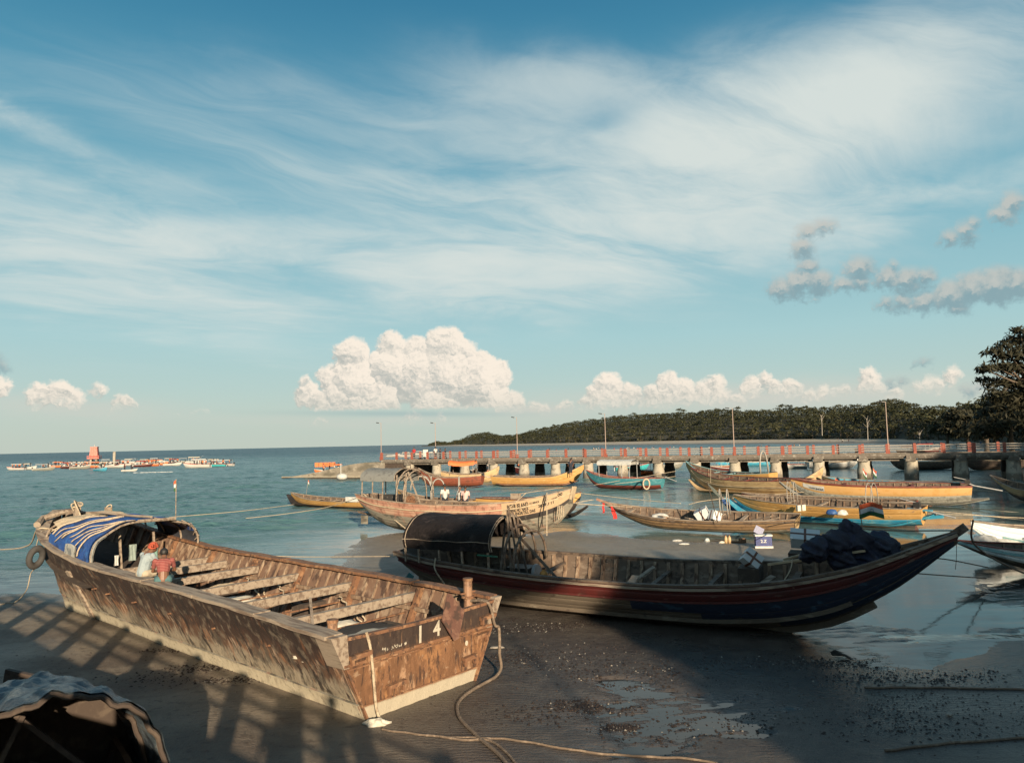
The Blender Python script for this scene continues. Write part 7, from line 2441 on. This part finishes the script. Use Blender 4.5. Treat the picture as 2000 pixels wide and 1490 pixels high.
print('forest trees', len(singles), 'verts', off)
o = link('far_wood', np_mesh('wood', np.concatenate(allV), np.concatenate(allF), m_leaf), m_leaf, None, kind='stuff')
o['label'] = 'dense tropical wood covering the low hill behind the beach'
# bare pale trees standing out of the wood
for k, (px, py, hh, lab) in enumerate(((1604, 815, 15, 'bare pale dead tree on the wooded slope, left one'), (1693, 822, 14, 'bare pale dead tree on the wooded slope, right one'), (1795, 850, 7, 'short bare pale tree at the edge of the dark wood'))):
    Y = float(shore_Y(px)) * 1.06
    q = P(px, py, Y)
    t = empty('dead_tree', (q.x, q.y, q.z - hh * .7), label=lab, category='tree')
    random.seed(k)
    tr = MB().tube([(0, 0, 0), (.2, 0, hh * .5), (0, 0, hh * .8)], .17, 6, up=(0, 1, 0), scale=[1.2, .8, .3]).build('trunk', m_palebark, t)
    for b_ in range(7):
        a = random.uniform(-1, 1)
        z0 = hh * random.uniform(.45, .8)
        MB().tube([(0.1, 0, z0), (a * 1.4, 0, z0 + 1.3), (a * 2.6, 0, z0 + 2.4)], .08, 5, scale=[1, .7, .3]).build('branch', m_palebark, t)


def big_tree(name, label, base, h, lobes, n, size, m, trunkr=.45, seed=0, limbs=7, elong=1.6, group=None):
    t = empty(name, base, 0, label=label, category='tree')
    if group:
        t['group'] = group
    rs_ = np.random.RandomState(seed)
    V, F = leaf_cloud(rs_, lobes, n, size, .1, .35, elong)
    link('crown', np_mesh('crown', V, F, m), m, t)
    tk = MB().tube([(0, 0, -1.0), (.15, 0, h * .3), (-.1, .1, h * .6), (0, 0, h * .9)], trunkr, 9, up=(0, 1, 0), scale=[1.3, .9, .6, .15]).build('trunk', m_bark, t, True)
    for k in range(limbs):
        L = lobes[k % len(lobes)]
        z0 = h * (.22 + .5 * k / limbs) if trunkr > .2 else h * .84
        MB().tube([(0, 0, z0), (L[0] * .5, L[1] * .5, z0 * .5 + L[2] * .5), (L[0] * .95, L[1] * .95, L[2])], trunkr * .4, 6, scale=[1, .6, .2]).build('limb', m_bark, t, True)
    return t


# tall tree closing the picture on the right: layered boughs with drooping tips
random.seed(44)
tb_ = P(2045, 862, 112)
lobes = []
for (px, py, r) in [(2040, 660, 3.2), (1990, 650, 1.5), (1985, 668, 1.9), (2020, 690, 3.4), (1960, 680, 1.6), (1940, 690, 1.5), (1975, 700, 2.5), (1925, 725, 1.5), (1950, 722, 2.2), (2000, 725, 3.6), (1925, 745, 1.5), (1960, 755, 2.8), (2030, 760, 4.2), (1945, 772, 1.7),
                     (1985, 790, 3.6), (2060, 800, 5), (2080, 730, 5), (2090, 670, 4), (1955, 800, 2.2), (2000, 820, 4), (1960, 830, 3), (1925, 838, 2.4), (2080, 850, 5)]:
    q = P(px, py, 112 + random.uniform(-3, 3)) - Vector((tb_.x, tb_.y, 1.0))
    lobes.append((q.x, q.y, q.z, r * 1.05, r, r * .62))
big_tree('casuarina_tree', 'tall dark tree with feathery layered boughs rising at the right edge', (tb_.x, tb_.y, 1.0), 19, lobes, 11000, .24, m_casu, .7, 4, 14, 1.9)
lobes2 = []
for k in range(16):
    lobes2.append((random.uniform(-6, 6), random.uniform(-4, 4), random.uniform(2.5, 7.5), random.uniform(2, 3.4), 2.6, random.uniform(1.4, 2.2)))
for k, (px, Y, s, lab) in enumerate(((1925, 150, .95, 'dark round shore tree left of the tall feathery tree'), (1975, 122, .9, 'dark shore tree under the tall feathery tree'), (1890, 185, .95, 'dark shore tree at the edge of the shaded beach'), (1850, 225, .9, 'dark shore tree where the sunlit wood begins'))):
    q = P(px, 850, Y)
    t = big_tree('shore_tree', lab, (q.x, q.y, 1.0), 8.5, lobes2, 3200, .42, m_casu if k < 3 else m_leaf, .4, 50 + k, 6, 1.3)
    t.scale = (s, s, s * (1.0 if k != 1 else 1.1))
    t.rotation_euler.z = k * 1.3
# trees on the land behind the viewer that shade the beach


def wl(w, l):
    return Vector((.9646 * w - .2638 * l, .2638 * w + .9646 * l, 0))


proto = None
random.seed(61)
shade = [(4.6, -22, 13.0, 2.8), (9.6, -22, 12.5, 4.2), (13.0, -22, 12.6, 4.6), (16.5, -21, 12.0, 5.6), (23, -22, 12.4, 5.8), (30, -24, 13.2, 6.0), (37, -22, 14.5, 6.0), (44, -16, 16.0, 6.5), (52, -8, 18, 7.5), (62, 0, 21, 8.5), (74, 6, 23, 9.5), (88, 12, 25, 10), (13.5, -28, 12.6, 5.0), (20, -29, 13.2, 5.5)]  # first entry: slender unseen tree added to shade the red boat's left part
for k, (w_, l_, hh, rr) in enumerate(shade):
    lobes = []
    for j in range(13):
        a = random.uniform(0, 6.28)
        q = random.uniform(0, .75) * rr
        lobes.append((q * math.cos(a), q * math.sin(a), hh * (random.uniform(.30, .86) if w_ > 8 else random.uniform(.905, .94)), rr * random.uniform(.34, .55), rr * .46, hh * (random.uniform(.13, .2) if w_ > 8 else .035)))
    c = wl(w_, l_)
    big_tree('shade_tree', 'broad tree on the land behind the viewer shading the beach, number %d from the jetty' % (k + 1) if False else ['slender tall stemmed tree behind the viewer closest to the jetty', 'narrow crowned tree behind the viewer next to the slender one', 'broad tree behind the viewer nearest the jetty', 'broad tree behind the viewer, second inland', 'broad tree behind the viewer, third inland', 'broad tree behind the viewer, fourth inland', 'broad tree behind the viewer, fifth inland',
             'tall tree right of the viewer at the bend of the shore', 'tall tree beside the right hand flats', 'very tall tree right of the flats', 'very tall tree inland of the jetty root', 'tallest tree inland right of the jetty', 'rear tree behind the one nearest the jetty', 'rear tree behind the second inland tree'][k],
             (c.x, c.y, gz(c.x, c.y)), hh, lobes, 6000 if w_ > 8 else 1300, .42, m_leaf, .4 if w_ > 8 else .13, 70 + k, 7, 1.2, 'shade trees behind the viewer')

# ------------------------------------------------------------------ weed, shells and mud crumbs on the sand
rs = np.random.RandomState(8)


def scatter(name, label, m, n, centres, size, flatz=.35):
    V, F = [], []
    cs = []
    tot = sum(c[3] for c in centres)
    for (px, py, r, w_) in centres:
        g_ = G(px, py)
        k = int(n * w_ / tot)
        a = rs.rand(k) * 6.283
        q = np.sqrt(rs.rand(k)) * (0.6 + .8 * rs.rand(k))
        cs.append(np.stack([g_.x + np.cos(a) * q * r[0], g_.y + np.sin(a) * q * r[1]], 1))
    cs = np.concatenate(cs)
    z = terrain(cs[:, 0], cs[:, 1])
    k = len(cs)
    s = size * (.3 + rs.rand(k) ** 2.2 * 1.5)
    a = rs.rand(k) * 6.283
    ax_ = np.stack([np.cos(a), np.sin(a), (rs.rand(k) - .5) * .5], 1) * s[:, None]
    bx_ = np.stack([-np.sin(a), np.cos(a), (rs.rand(k) - .5) * .5], 1) * (s * (.3 + .5 * rs.rand(k)))[:, None]
    up_ = np.zeros((k, 3))
    up_[:, 2] = s * flatz * (.6 + rs.rand(k))
    c = np.concatenate([cs, (z)[:, None]], 1)
    V = np.stack([c - ax_, c - bx_, c + ax_, c + bx_, c + up_], 1).reshape(-1, 3)
    b = (np.arange(k) * 5)[:, None, None]
    F = (np.array([[0, 1, 4], [1, 2, 4], [2, 3, 4], [3, 0, 4]])[None] + b).reshape(-1, 3)
    o = link(name, np_mesh(name, V, F, m), m, None, kind='stuff')
    o['label'] = label


strew = [(1010, 1235, (1.3, .35), 3), (1090, 1225, (1.2, .3), 2), (980, 1215, (.7, .3), 1), (1000, 1290, (.7, .5), 1.2), (1080, 1290, (1.4, 1.0), 2.2), (1160, 1385, (.7, .3), 2.2), (1125, 1380, (.5, .2), 1.0), (1215, 1422, (.32, .16), 1.8), (1230, 1320, (1.5, 1.0), 2.5), (1400, 1420, (1.0, .6), 1.4),
         (1600, 1300, (1.2, .4), 1.2), (1800, 1330, (1.6, .5), 2.0), (1740, 1425, (1.4, .7), 1.2), (1500, 1300, (2, .5), 1.2), (1050, 1400, (.8, .5), 1), (410, 1310, (.9, .30), 1.8), (450, 1335, (.7, .2), 1.2), (330, 1275, (.8, .2), .8), (300, 1330, (1.0, .5), .7), (1560, 1180, (1.5, .4), .3), (1960, 1120, (1.0, .8), 1.2), (1290, 1440, (1, .6), 1)]
scatter('seaweed_scraps', 'dark scraps of seaweed strewn over the wet sand', m_brand, 9000, strew, .026, .4)
scatter('shell_bits', 'pale shell and coral bits strewn over the sand', m_shell, 1100, [s for s in strew if s[3] > 1], .019, .5)
scatter('mud_crumbs', 'small dark mud crumbs and pebbles on the sand', simple('dark mud crumbs', (.075, .05, .038), .7), 4200, [(1000, 1300, (3.5, 3), 2), (1500, 1350, (4, 2), 3), (300, 1300, (4, 2.5), 1), (1850, 1400, (2, 1.4), 2)], .016, .6)

for lst in (bpy.data.meshes,):
    for me in list(lst):
        if me.users == 0:
            lst.remove(me)
